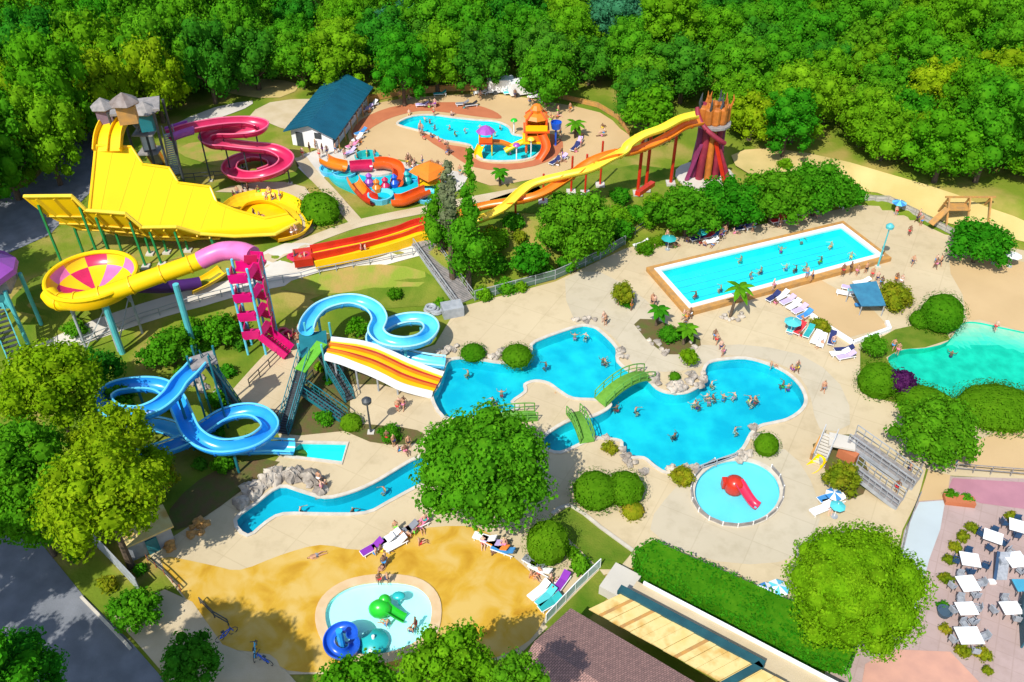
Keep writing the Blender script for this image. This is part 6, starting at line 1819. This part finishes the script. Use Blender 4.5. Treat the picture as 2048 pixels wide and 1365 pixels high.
LOUNGE = [  # cluster name, list of (px,py,rot,colour)
    ('row below the lap pool', [(1545, 600, .6, 'navy'), (1562, 598, .6, 'white'), (1574, 607, .6, 'lilac'), (1586, 616, .6, 'white'), (1598, 625, .6, 'lilac'), (1608, 636, .6, 'blue')]),
    ('group beside the diagonal planter', [(1582, 660, 1.0, 'aqua'), (1598, 664, 1.0, 'red'), (1616, 670, 1.0, 'teal'), (1630, 682, 1.0, 'white'), (1642, 688, 1.0, 'white'), (1662, 684, 1.0, 'navy')]),
    ('cluster below the low white wall', [(1678, 712, .2, 'white'), (1690, 718, .2, 'lilac'), (1686, 705, .2, 'navy')]),
    ('row below the tree row', [(1395, 482, .3, 'navy'), (1412, 478, .3, 'red'), (1420, 488, .3, 'white'), (1432, 474, .3, 'blue'), (1480, 462, .3, 'navy'), (1495, 458, .3, 'lilac'), (1555, 446, .3, 'red'), (1602, 432, .3, 'purple'), (1622, 428, .3, 'navy'), (1692, 416, .3, 'white'), (1282, 494, .3, 'white'), (1302, 492, .3, 'lilac')]),
    ('cluster above the toddler pool', [(745, 1102, .7, 'purple'), (768, 1092, .7, 'white'), (780, 1082, .7, 'white'), (792, 1094, .7, 'white'), (815, 1066, .7, 'grey'), (835, 1056, .7, 'pink')]),
    ('cluster near the big round tree', [(970, 1082, -.5, 'white'), (985, 1090, -.5, 'lilac'), (996, 1098, -.5, 'orange'), (1006, 1106, -.5, 'blue')]),
    ('group beside the white glass barrier', [(1068, 1132, -.6, 'grey'), (1080, 1144, -.6, 'white'), (1078, 1188, .7, 'white'), (1092, 1200, .7, 'aqua'), (1100, 1212, .7, 'teal'), (1122, 1172, .9, 'purple')]),
    ('line on the sand beach', [(845, 214, .1, 'lilac'), (860, 213, .1, 'pink'), (925, 212, .2, 'grey'), (942, 214, .2, 'black'), (735, 222, .8, 'lilac'), (745, 214, .8, 'white'), (1150, 300, 1.2, 'navy'), (1158, 290, 1.2, 'lilac'), (1110, 328, .8, 'navy'), (1122, 322, .8, 'lilac'), (1068, 198, .3, 'white'), (1090, 206, .3, 'lilac'), (1020, 190, .1, 'aqua'), (985, 188, .1, 'white'), (880, 192, .1, 'teal'), (960, 190, .1, 'white')]),
    ('group beside the teal roofed hall', [(705, 296, .9, 'pink'), (716, 282, .9, 'white'), (722, 270, .9, 'blue'), (700, 310, .9, 'lilac')]),
    ('pair near the blue shelter', [(1690, 592, -.4, 'white'), (1700, 582, -.4, 'lilac'), (1712, 590, -.4, 'aqua'), (1722, 570, .2, 'white')]),
    ('group under the timber ramp', [(1655, 1000, .3, 'blue'), (1665, 1008, .3, 'white'), (1640, 1024, .4, 'white')]),
]
for grp, L in LOUNGE:
    cc = {}
    for i, (x, y, a, col) in enumerate(L):
        nth = cc.get(col, 0); cc[col] = nth + 1
        pos = ('first', 'second', 'third', 'fourth', 'fifth')[nth]
        tot = sum(1 for q in L if q[3] == col)
        lab = f'{col} covered sun lounger in the {grp}' if tot == 1 else f'{pos} {col} sun lounger from the left in the {grp}'
        white_lounger(G(x, y) + Vector((0, 0, .06)), a + R.uniform(-.15, .15), lab, 'sun loungers ' + grp, FAB[col])


def parasol(px, py, r, h, m, label, m2=None):
    p = G(px, py)
    t = thing('parasol', label, 'parasol', p)
    part('pole', M_WHITE, t, lambda b: b.post(p.x, p.y, p.z - .1, p.z + h + .1, .035, 6))
    n = 8
    b = MB(); vs = [(p.x, p.y, p.z + h)] + [(p.x + r * math.cos(k * math.pi / 4), p.y + r * math.sin(k * math.pi / 4), p.z + h - r * .38) for k in range(n)]
    b.add(vs, [(0, 1 + k, 1 + (k + 1) % n) for k in range(n)], [k % 2 for k in range(n)])
    b.build('canopy', [m, m2 or m], t)
    part('base', M_GREYM, t, lambda b: b.lathe((p.x, p.y, p.z), [(.3, 0), (.3, .12), (0, .12)], 12))
for a in [(1527, 1206, .8, 1.8, M_BLUECLOTH, 'blue and white striped parasol by the clipped hedge, the left one', M_WHITE), (1549, 1200, .8, 1.8, M_WHITE, 'pale blue and white parasol by the clipped hedge, the right one', M_AQUA), (1660, 1012, .7, 1.7, M_BLUECLOTH, 'blue and white parasol under the timber ramps', M_WHITE),
          (1668, 1034, .65, 1.6, FAB['aqua'], 'sea green parasol below the blue and white one', None), (1398, 486, .9, 1.9, FAB['teal'], 'teal parasol at the left of the tree row', None), (1556, 450, 1.0, 1.9, FAB['red'], 'red parasol under the tree row behind the lap pool', None), (1792, 428, .9, 1.9, M_BLUECLOTH, 'blue parasol at the far corner of the deck', M_AQUA),
          (1580, 668, .9, 1.9, FAB['aqua'], 'aqua parasol at the left of the planter loungers', None), (1335, 500, .9, 1.9, FAB['teal'], 'teal parasol by the low clipped hedge strip', None), (1986, 528, .9, 1.9, FAB['orange'], 'orange parasol under the wide umbrella-like tree', None), (2018, 534, .9, 1.9, M_WHITE, 'white parasol under the wide umbrella-like tree', None)]:
    parasol(*a)


# tables with chairs
M_TWHITE = mat('white_table_top', (.82, .83, .82), (.78, .79, .79), scale=1, rough=.35)
M_NAVYC = mat('dark_blue_chair', (.02, .06, .13), (.015, .045, .10), scale=2, rough=.5)
M_GREYC = mat('grey_wicker', (.32, .34, .37), (.24, .26, .29), scale=5, rough=.8)


def table(px, py, rz, mt, label, mc, w=1.5, d=1.2, chairs=4, clab=''):
    c = G(px, py, .75); g = Vector((c.x, c.y, hgt(c.x, c.y) + .06))
    t = thing('dining_table', label, 'table', g, 'tables on the restaurant terrace')
    ca, sa = math.cos(rz), math.sin(rz)
    T = lambda x, y, z: Vector((g.x + x * ca - y * sa, g.y + x * sa + y * ca, g.z + z))
    part('table_top', mt, t, lambda b: b.box(T(0, 0, .74), (w, d, .05), rz))
    for x in (-1, 1):
        for y in (-1, 1):
            part('leg', M_DARKM, t, lambda b: b.bar(T(x * (w / 2 - .08), y * (d / 2 - .08), 0), T(x * (w / 2 - .08), y * (d / 2 - .08), .72), .05))
    sides = [(-(w / 2 + .3), 0, math.pi), (w / 2 + .3, 0, 0), (0, -(d / 2 + .3), -math.pi / 2), (0, d / 2 + .3, math.pi / 2)][:chairs]
    for k, (x, y, a) in enumerate(sides):
        if R.random() < .12: continue
        q = T(x + R.uniform(-.18, .22), y + R.uniform(-.2, .2), 0); r2 = rz + a + R.uniform(-.45, .45)
        cb, sb_ = math.cos(r2), math.sin(r2)
        U = lambda u, v, z: Vector((q.x + u * cb - v * sb_, q.y + u * sb_ + v * cb, q.z + z))
        ct_ = thing('dining_chair', f'{clab} chair on the {("left", "right", "near", "far")[k]} side of the {label}'[:110], 'chair', q, 'chairs on the restaurant terrace')
        part('seat', mc, ct_, lambda b: b.box(U(0, 0, .45), (.5, .5, .07), r2))
        part('backrest', mc, ct_, lambda b: b.box(U(.24, 0, .72), (.06, .48, .5), r2))
        for s in (-.2, .2):
            part('armrest', mc, ct_, lambda b: b.box(U(0, s * 1.2, .65), (.45, .05, .05), r2))
            for u in (-.2, .2): part('leg', M_DARKM, ct_, lambda b: b.bar(U(u, s, 0), U(u, s, .43), .04))


M_BLUETOP = mat('blue_table_top', (.06, .32, .46), (.05, .27, .4), scale=1, rough=.5)
for a in [(1986, 1074, -.5, M_TWHITE, 'white table above the grey panel', M_NAVYC, 1.4, 1.2, 4, 'dark blue'), (2040, 1054, -.4, M_TWHITE, 'white table at the upper right edge', M_NAVYC, 1.6, 1.3, 4, 'dark blue'), (1940, 1120, -.2, M_TWHITE, 'white table by the curved shrub row', M_NAVYC, 1.4, 1.3, 4, 'dark blue'), (2032, 1120, .15, M_TWHITE, 'white table right of the grey panel', M_GREYC, 1.5, 1.4, 4, 'grey'),
          (1936, 1168, .1, M_TWHITE, 'white table beside the lone golden shrub', M_GREYC, 1.4, 1.4, 4, 'grey'), (1933, 1218, .05, M_TWHITE, 'white table beside the dark plant tub', M_GREYC, 1.4, 1.1, 4, 'grey'), (2022, 1217, .05, M_TWHITE, 'white table at the lower right', M_GREYC, 1.4, 1.1, 4, 'grey'), (1938, 1272, .02, M_TWHITE, 'last white table above the red shrub', M_GREYC, 1.7, 1.4, 4, 'grey'), (2045, 1172, .0, M_BLUETOP, 'blue topped table at the right edge', M_NAVYC, 1.2, 1.1, 3, 'dark blue')]:
    table(*a)
gp = thing('wind_screen', 'grey slanting wind screen with dark edge between the terrace tables', 'screen', G(2000, 1165))
part('panel', M_GREYC, gp, lambda b: b.add([tuple(G(x, y, h) ) for x, y, h in ((1992, 1160, .1), (2014, 1160, .1), (2022, 1104, 1.0), (2000, 1104, 1.0))] + [tuple(G(x, y, h) - Vector((0, 0, .06))) for x, y, h in ((1992, 1160, .1), (2014, 1160, .1), (2022, 1104, 1.0), (2000, 1104, 1.0))], [(0, 1, 2, 3), (7, 6, 5, 4), (0, 1, 5, 4), (1, 2, 6, 5), (2, 3, 7, 6), (3, 0, 4, 7)]))
part('edge', M_NAVYC, gp, lambda b: b.bar(G(1989, 1160, .15), G(1997, 1104, 1.05), .22, .2))
part('foot', M_WHITE, gp, lambda b: b.box(G(1984, 1164, .12), (.5, .4, .2)))
dk = thing('banner_screen', 'dark teal folded screen standing at the right edge by the tables', 'screen', G(2048, 1270))
part('panel', mat('dark_teal_canvas', (.02, .10, .14)), dk, lambda b: b.bar(G(2050, 1285, .8), G(2044, 1195, .8), .12, 1.5))
part('post', M_DARKM, dk, lambda b: (b.post(*G(2044, 1195).xy, -.05, 1.7, .06), b.post(*G(2050, 1285).xy, -.05, 1.7, .06)))
# bicycles / blue gear in the shade
for k, (x, y) in enumerate(((455, 1275), (512, 1308), (528, 1325))):
    p = G(x, y)
    t = thing('bicycle', ('dark blue bicycle parked in the tree shade by the low rail', 'pale blue bicycle parked in the tree shade below the ochre apron', 'royal blue bicycle parked lowest in the tree shade')[k], 'bicycle', p)
    d = Vector((math.cos(.7 + k), math.sin(.7 + k), 0)); m = (M_DKBLUE, M_SKYB, M_DKBLUE)[k]
    n = Vector((-d.y, d.x, 0))
    for s in (-.52, .52):
        part('wheel', M_DARKM, t, lambda b: b.tube([p + d * s + Vector((0, 0, .34)) + d * (.33 * math.cos(a)) + Vector((0, 0, .33 * math.sin(a))) for a in [j * .524 for j in range(12)]], .03, 6, True))
    part('frame', m, t, lambda b: [b.bar(p + d * a[0] + Vector((0, 0, a[1])), p + d * c[0] + Vector((0, 0, c[1])), .06) for a, c in (((-.52, .34), (-.1, .3)), ((-.1, .3), (-.2, .85)), ((-.15, .7), (.35, .78)), ((-.1, .3), (.38, .7)), ((.35, .95), (.52, .34)), ((-.52, .34), (-.17, .72)))])
    part('saddle', M_DARKM, t, lambda b: b.box(p + d * -.2 + Vector((0, 0, .9)), (.26, .14, .07), .7 + k))
    part('handlebar', M_DARKM, t, lambda b: b.bar(p + d * .35 + Vector((0, 0, 1.0)) - n * .28, p + d * .35 + Vector((0, 0, 1.0)) + n * .28, .04))

# ---------------------------------------------------------------- people
M_SKIN = [mat('skin_tan', (.50, .26, .15), (.45, .23, .13), scale=2, rough=.6), mat('skin_light', (.62, .38, .27), (.56, .34, .24), scale=2, rough=.6), mat('skin_brown', (.20, .10, .055), (.18, .09, .05), scale=2, rough=.6)]
M_HAIR = {'dark': mat('dark_hair', (.03, .02, .015)), 'blond': mat('blond_hair', (.5, .34, .13)), 'brown': mat('brown_hair', (.12, .06, .03))}


def skin_obj(joints, edges, name, sub=1):
    me = bpy.data.meshes.new(name)
    me.from_pydata([j[0] for j in joints], edges, [])
    o = bpy.data.objects.new(name, me); COL.objects.link(o)
    md = o.modifiers.new('skin', 'SKIN')
    for i, j in enumerate(joints):
        r = j[1]; me.skin_vertices[0].data[i].radius = (r, r) if not isinstance(r, tuple) else r
    me.skin_vertices[0].data[0].use_root = True
    if sub: o.modifiers.new('sub', 'SUBSURF').levels = sub
    dg = bpy.context.evaluated_depsgraph_get(); dg.update()
    out = bpy.data.meshes.new_from_object(o.evaluated_get(dg))
    out.name = name
    bpy.data.objects.remove(o); bpy.data.meshes.remove(me)
    out.polygons.foreach_set('use_smooth', [True] * len(out.polygons))
    return out


def figure(pose):
    """joint positions of a 1.7 m person, feet at z=0, facing -y"""
    J, E = [], []
    def add(p, r, par=None):
        J.append((tuple(p), r)); i = len(J) - 1
        if par is not None: E.append((par, i))
        return i
    if pose in ('stand', 'wave', 'walk', 'swim'): hip, lean = Vector((0, 0, .90 if pose != 'swim' else .58)), 0
    elif pose == 'sit': hip, lean = Vector((0, .12, .14)), .35
    else: hip, lean = None, 0
    if pose == 'lie':
        pel = add((0, 0, .13), (.15, .11)); sp_ = add((0, .22, .14), (.135, .10), pel); chst = add((0, .45, .15), (.16, .11), sp_); nk = add((0, .60, .16), .06, chst); hd = add((0, .68, .18), (.085, .095), nk); ht = add((0, .80, .19), (.07, .085), hd)
        legs = [[(.1 * s, -.06, .13), (.11 * s, -.46, .15 + (.1 if s > 0 else 0)), (.11 * s, -.86, .08), (.11 * s, -.92, .16)] for s in (-1, 1)]
        arms = [[(.18 * s, .50, .14), (.27 * s, .26, .09), (.25 * s, .03, .06)] for s in (-1, 1)]
        hdir = Vector((0, -1, 0))
    else:
        pel = add(hip, (.155, .11)); bk = Vector((0, lean * .5, 1)).normalized()
        sp_ = add(hip + bk * .22, (.135, .10), pel); chst = add(hip + bk * .44, (.165, .115), sp_); nk = add(hip + bk * .57, .06, chst); hd = add(hip + bk * .65 + Vector((0, -.02, 0)), (.08, .095), nk); ht = add(hip + bk * .77 + Vector((0, -.02, 0)), (.068, .085), hd)
        nose = add(hip + bk * .69 + Vector((0, -.13, 0)), .014, hd)
        sh_ = hip + bk * .50
        if pose == 'sit':
            legs = [[hip + Vector((.1 * s, -.05, 0)), Vector((.13 * s, -.35, .38)), Vector((.13 * s, -.62, .05)), Vector((.13 * s, -.76, .04))] for s in (-1, 1)]
            arms = [[sh_ + Vector((.2 * s, 0, 0)), sh_ + Vector((.26 * s, .05, -.28)), Vector((.24 * s, .25, .06))] for s in (-1, 1)]
            hdir = Vector((0, .3, -1))
        else:
            st_ = .22 if pose == 'walk' else .04
            legs = [[hip + Vector((.095 * s, 0, -.06)), Vector((.10 * s, -.03 - st_ * s * .6, .47)), Vector((.11 * s, -st_ * s, .07)), Vector((.12 * s, -.14 - st_ * s, .035))] for s in (-1, 1)]
            if pose == 'swim': legs = [[hip + Vector((.095 * s, 0, -.04)), Vector((.13 * s, -.38, .42)), Vector((.12 * s, -.06, .12)), Vector((.12 * s, -.16, .05))] for s in (-1, 1)]
            if pose == 'wave': arms = [[sh_ + Vector((.2 * s, 0, 0)), sh_ + Vector((.4 * s, -.1, -.1 + .15 * (s > 0))), sh_ + Vector((.45 * s, -.25, .1 + .25 * (s > 0)))] for s in (-1, 1)]
            elif pose == 'swim': arms = [[sh_ + Vector((.2 * s, 0, 0)), sh_ + Vector((.42 * s, -.12, -.08)), sh_ + Vector((.5 * s, -.36, -.05))] for s in (-1, 1)]
            else: arms = [[sh_ + Vector((.2 * s, 0, 0)), sh_ + Vector((.25 * s, .03 + st_ * .4 * s, -.28)), sh_ + Vector((.27 * s, -.06 + st_ * s, -.52))] for s in (-1, 1)]
            hdir = Vector((0, -.2, -1))
    for s, l in zip((-1, 1), legs):
        a = add(l[0], .092, pel); a = add(l[1], .062, a); a = add(l[2], .042, a); a = add(l[3], .036, a)
    for s, l in zip((-1, 1), arms):
        a = add(l[0], .055, chst); a = add(l[1], .042, a); w = add(l[2], .03, a)
        d = Vector(hdir).normalized() if pose not in ('wave', 'swim') else (Vector(l[2]) - Vector(l[1])).normalized()
        sdv = d.cross(Vector((1, 0, 0)) if abs(d.x) < .8 else Vector((0, 1, 0))).normalized()
        pm = add(Vector(l[2]) + d * .07, (.036, .022), w)
        for k in range(4):
            q = Vector(l[2]) + d * (.13 + (.0, .02, .015, -.01)[k]) + sdv * (.03 - .02 * k)
            f = add(q, .011, pm); add(q + d * .035 + Vector((0, .012, 0)), .009, f)
        th_ = add(Vector(l[2]) + d * .05 + sdv * .055, .011, w); add(Vector(l[2]) + d * .09 + sdv * .065, .009, th_)
    body = skin_obj(J, E, 'body', 1)
    # swimwear
    SJ = [(J[pel][0], (.17, .125))]; SE = []
    for l in legs:
        SJ.append((tuple(l[0]), .108)); SE.append((0, len(SJ) - 1))
        q = Vector(l[0]).lerp(Vector(l[1]), .42); SJ.append((tuple(q), .095)); SE.append((len(SJ) - 2, len(SJ) - 1))
    suit = skin_obj(SJ, SE, 'swim_shorts', 1)
    tp = skin_obj([(J[sp_][0], (.15, .115)), (J[chst][0], (.18, .13))], [(0, 1)], 'swim_top', 1)
    h1 = Vector(J[hd][0]); h2 = Vector(J[ht][0]); bk_ = Vector((0, .035, 0)) if pose != 'lie' else Vector((0, .02, -.03))
    hair = skin_obj([(tuple(h1.lerp(h2, .55) + bk_), (.088, .088)), (tuple(h2 + (h2 - h1) * .12 + bk_ * .5), (.07, .075))], [(0, 1)], 'hair', 1)
    return body, suit, tp, hair


FIG = {p: figure(p) for p in ('stand', 'wave', 'walk', 'swim', 'sit', 'lie')}
POSE = {'stand': 'standing', 'wave': 'standing with one arm raised', 'walk': 'walking', 'swim': 'wading', 'sit': 'sitting', 'lie': 'lying'}
COLS = ['red', 'navy', 'blue', 'pink', 'black', 'white', 'orange', 'lime', 'purple', 'teal', 'yellow', 'grey']
pc = {}
NP = 0


def person(px, py, pose, place, rz=None, z=None, col=None):
    global NP
    p = G(px, py) if z is None else Vector((*flat(px, py, z), z))
    if z is None: p = p + Vector((0, 0, .05))
    k = pc.get(place, 0); pc[place] = k + 1
    cols = COLS[k % 12] if col is None else col
    hair = ('dark', 'brown', 'blond')[(k // 2 + len(place)) % 3]
    top = (NP % 3 == 1)
    lab = f'{hair}-haired person in {cols} {"swimsuit" if top else "swim shorts"} {POSE[pose]} {place}'
    while lab in used:
        k += 1; cols = COLS[k % 12]; hair = ('dark', 'brown', 'blond')[k % 3]
        lab = f'{hair}-haired person in {cols} {"swimsuit" if top else "swim shorts"} {POSE[pose]} {place}'
    used.add(lab)
    if pose == 'swim': p.z -= 1.12 if z is None else 0
    t = thing('person', lab, 'person', p, 'people ' + place)
    t.rotation_euler = (0, 0, R.uniform(0, 6.28) if rz is None else rz)
    k_ = .68 if 'cyan splash pool' in place else .9
    t.scale = (k_, k_, k_)
    b_, s_, tp_, h_ = FIG[pose]
    for nm, me, m in (('body', b_, M_SKIN[NP % 7 % 3]), ('swim_shorts', s_, FAB[cols]), ('swim_top', tp_, FAB[cols]), ('hair', h_, M_HAIR[hair])):
        if nm == 'swim_top' and not top: continue
        o = bpy.data.objects.new(nm, me); COL.objects.link(o); o.parent = t
        if not me.materials: me.materials.append(m)
        o.material_slots[0].link = 'OBJECT'; o.material_slots[0].material = m
    NP += 1


def crowd(place, L):
    for q in L: person(q[0], q[1], q[2], place, **(q[3] if len(q) > 3 else {}))


crowd('in the left lobe of the main pool', [(1003, 782, 'swim', {}), (985, 796, 'swim', {}), (1092, 726, 'swim', {}), (1150, 668, 'swim', {}), (1172, 668, 'swim', {})])
crowd('in the right lobe of the main pool', [(1234, 812, 'swim', {}), (1272, 816, 'swim', {}), (1448, 790, 'swim', {}), (1470, 787, 'swim', {}), (1350, 868, 'swim', {}), (1471, 856, 'swim', {}), (1424, 764, 'swim', {}), (1568, 764, 'swim', {}), (1578, 770, 'swim', {}), (1545, 736, 'sit', {})])
crowd('in the lazy river', [(600, 1016, 'swim', {}), (705, 1018, 'swim', {}), (768, 975, 'swim', {}), (645, 985, 'stand', {})])
crowd('in the light cyan lap pool', [(px, py, 'swim', {'z': -.73}) for px, py in ((1390, 600), (1440, 588), (1500, 560), (1560, 575), (1590, 548), (1610, 545), (1660, 500), (1640, 530), (1560, 510), (1480, 530), (1700, 520), (1600, 490), (1520, 552), (1570, 545))])
crowd('on the timber edge of the lap pool', [(px, py, 'stand', {'z': LT + .1}) for px, py in ((1684, 550), (1622, 562), (1612, 556), (1545, 580), (1700, 545))])
crowd('at the corner of the lap pool', [(1742, 558, 'stand'), (1752, 566, 'walk'), (1760, 575, 'stand'), (1712, 552, 'stand'), (1730, 548, 'stand'), (1800, 572, 'stand'), (1790, 568, 'stand')])
crowd('on the beige deck between the pools', [(1432, 690, 'walk'), (1440, 704, 'walk'), (1428, 682, 'stand'), (1444, 714, 'stand'), (1210, 652, 'stand'), (1206, 646, 'stand'), (1262, 622, 'stand'), (1238, 612, 'stand')])
crowd('at the edge of the turquoise lagoon', [(1988, 664, 'stand'), (1905, 704, 'swim'), (1784, 702, 'walk'), (1793, 710, 'stand')])
crowd('by the stone-coloured fence', [(1790, 432, 'stand'), (1832, 446, 'walk'), (1840, 452, 'stand'), (1836, 440, 'stand')])
crowd('under the row of trees behind the lap pool', [(1400, 488, 'sit'), (1410, 492, 'sit'), (1425, 492, 'lie'), (1470, 468, 'sit'), (1490, 462, 'sit'), (1560, 452, 'sit'), (1606, 438, 'sit'), (1615, 434, 'sit'), (1440, 480, 'stand'), (1286, 500, 'sit'), (1304, 497, 'sit')])
crowd('on the loungers by the diagonal planter', [(1600, 672, 'sit'), (1640, 694, 'sit'), (1664, 694, 'stand'), (1552, 608, 'sit'), (1606, 642, 'sit')])
crowd('by the clipped hedge near the parasols', [(1476, 1170, 'sit'), (1484, 1174, 'sit')])
crowd('on the ochre apron above the toddler pool', [(760, 1170, 'stand'), (776, 1170, 'stand'), (748, 1108, 'sit'), (770, 1100, 'lie'), (792, 1066, 'stand', {'col': 'lime'}), (808, 1078, 'sit'), (820, 1072, 'sit'), (830, 1066, 'sit'), (842, 1060, 'sit'), (850, 1052, 'stand')])
crowd('standing in the toddler pool', [(832, 1258, 'stand', {'z': -.2}), (824, 1262, 'sit', {'z': -.05}), (772, 1250, 'sit', {'z': -.05})])
crowd('on the ochre apron by the big round tree', [(966, 1090, 'sit'), (990, 1100, 'lie'), (1000, 1094, 'sit'), (1008, 1100, 'stand'), (1012, 1092, 'sit')])
crowd('beside the white glass barrier', [(1076, 1150, 'sit'), (1102, 1190, 'sit'), (1116, 1182, 'lie')])
crowd('at the river bank left of the big tree', [(775, 886, 'stand'), (788, 894, 'stand'), (800, 902, 'sit'), (812, 905, 'sit'), (818, 896, 'stand'), (640, 968, 'stand'), (648, 972, 'sit')])
crowd('at the foot of the magenta stairs', [(590, 680, 'stand'), (582, 690, 'stand'), (600, 672, 'stand'), (572, 694, 'stand'), (598, 690, 'stand')])
crowd('at the end of the red and yellow lanes', [(604, 532, 'stand'), (612, 528, 'stand'), (592, 524, 'stand'), (724, 510, 'stand'), (732, 512, 'stand')])
crowd('round the run-out of the yellow half-pipe', [(470 + 7 * i, 393 - 5 * math.sin(i * .35) + (i % 2) * 4, ('sit', 'stand', 'sit')[i % 3]) for i in range(14)] + [(510, 440, 'stand'), (522, 436, 'sit'), (585, 476, 'stand'), (592, 472, 'stand')])
crowd('in the cyan splash pool', [(px, py, 'swim', {'z': TERR - .64}) for px, py in ((860, 250), (900, 262), (930, 268), (870, 262), (1000, 262), (990, 275), (960, 262), (1030, 300), (1020, 312), (850, 246), (910, 274), (1045, 290))])
crowd('on the sand round the splash pool', [(868, 234, 'stand'), (905, 232, 'sit'), (865, 276, 'sit'), (880, 284, 'sit'), (892, 290, 'sit'), (730, 232, 'stand'), (738, 226, 'sit'), (860, 216, 'sit'), (870, 217, 'stand'), (930, 218, 'sit'), (800, 202, 'stand'), (820, 200, 'sit'), (1030, 198, 'stand'), (1060, 204, 'sit'), (1150, 305, 'sit'), (1162, 296, 'stand'), (1115, 332, 'sit'), (1140, 226, 'stand')])
crowd('on the plaza by the toddler tube slides', [(640, 318, 'stand'), (655, 312, 'stand'), (672, 308, 'walk'), (690, 318, 'stand'), (704, 304, 'stand'), (712, 292, 'stand'), (720, 286, 'sit'), (735, 318, 'stand'), (760, 340, 'stand'), (745, 345, 'sit'), (770, 346, 'stand'), (728, 342, 'sit'), (815, 330, 'stand'), (830, 338, 'walk'), (845, 332, 'stand'), (620, 306, 'stand'), (632, 300, 'stand'), (660, 330, 'stand'), (865, 340, 'stand'), (875, 334, 'sit'), (920, 352, 'stand'), (780, 332, 'stand')])
crowd('beside the stairs of the timber ramp', [(1790, 985, 'walk'), (1815, 948, 'stand'), (1905, 936, 'stand')])
crowd('on the grass by the lane foot', [(1660, 1022, 'sit')])

# larger crowds
def scatter(place, poly, n, poses, seed, z=None, avoid=()):
    rg = random.Random(seed); got = 0; tries = 0
    xs = [p[0] for p in poly]; ys = [p[1] for p in poly]
    while got < n and tries < 4000:
        tries += 1
        x, y = rg.uniform(min(xs), max(xs)), rg.uniform(min(ys), max(ys))
        if not pip([x], [y], poly)[0]: continue
        w_ = G(x, y)
        if any(pip([w_.x], [w_.y], POOLS[k])[0] for k in avoid): continue
        for _ in range(rg.choice((1, 1, 2, 3))):
            person(x + rg.uniform(-7, 7), y + rg.uniform(-5, 5), rg.choice(poses), place, z=z); got += 1


scatter('on the sand round the splash pool', [(730, 240), (800, 205), (1000, 196), (1150, 222), (1230, 262), (1130, 330), (1000, 350), (860, 310), (760, 300)], 26, ['stand', 'walk', 'sit', 'lie', 'sit'], 1, avoid=('splash',))
scatter('on the plaza by the toddler tube slides', [(600, 318), (700, 304), (780, 322), (900, 345), (890, 350), (760, 332), (660, 335)], 16, ['stand', 'walk', 'stand'], 2)
scatter('under the row of trees behind the lap pool', [(1290, 492), (1500, 458), (1710, 414), (1715, 420), (1510, 470), (1300, 504)], 14, ['sit', 'lie', 'sit', 'stand'], 3)
scatter('in the right lobe of the main pool', [(1260, 840), (1420, 780), (1580, 770), (1580, 820), (1450, 890), (1300, 890)], 9, ['swim'], 4)
scatter('in the left lobe of the main pool', [(900, 740), (1090, 690), (1190, 680), (1230, 750), (1160, 780), (940, 820)], 8, ['swim'], 5)
scatter('on the beige deck between the pools', [(1130, 600), (1290, 560), (1440, 660), (1600, 690), (1700, 800), (1640, 830), (1560, 720), (1420, 690), (1290, 650)], 12, ['stand', 'walk', 'walk', 'sit'], 6)
scatter('on the ochre apron above the toddler pool', [(600, 1110), (860, 1070), (900, 1090), (700, 1160), (620, 1170)], 6, ['sit', 'stand', 'lie'], 7)
scatter('beside the white glass barrier', [(1060, 1130), (1110, 1160), (1130, 1180), (1090, 1220)], 5, ['sit', 'lie'], 8)
scatter('on the far deck beyond the lap pool', [(1770, 430), (1880, 480), (1880, 540), (1780, 520)], 5, ['walk', 'stand'], 9)
scatter('on the beige terrace below the wave slide', [(720, 800), (860, 820), (840, 850), (720, 840)], 4, ['walk', 'stand'], 10)

# ---------------------------------------------------------------- light
sun_d = Vector((-.5, -.866, 0)).normalized()
EL = rad(50)
sv = sun_d * math.cos(EL) + Vector((0, 0, math.sin(EL)))
sun = bpy.data.objects.new('sun', bpy.data.lights.new('sun', 'SUN'))
COL.objects.link(sun)
sun.location = sv * 300
sun.rotation_euler = (-sv).to_track_quat('-Z', 'Y').to_euler()
sun.data.energy = 3.9
sun.data.angle = rad(.5)
sun.data.color = (1.0, .96, .88)
w = bpy.data.worlds.new('World'); scene.world = w; w.use_nodes = True
nt = w.node_tree; bg = nt.nodes['Background']
sk = nt.nodes.new('ShaderNodeTexSky'); sk.sky_type = 'NISHITA'; sk.sun_disc = False
sk.sun_elevation = EL
sk.sun_rotation = math.atan2(sv.x, sv.y)
nt.links.new(sk.outputs['Color'], bg.inputs['Color'])
bg.inputs['Strength'].default_value = .14
scene.view_settings.view_transform = 'Standard'
scene.view_settings.look = 'None'
scene.view_settings.exposure = 0.5
scene.view_settings.gamma = 1.0

for o in bpy.data.objects:
    if 'label' in o and not (4 <= len(o['label'].split()) <= 16): print('LABEL', len(o['label'].split()), o['label'])
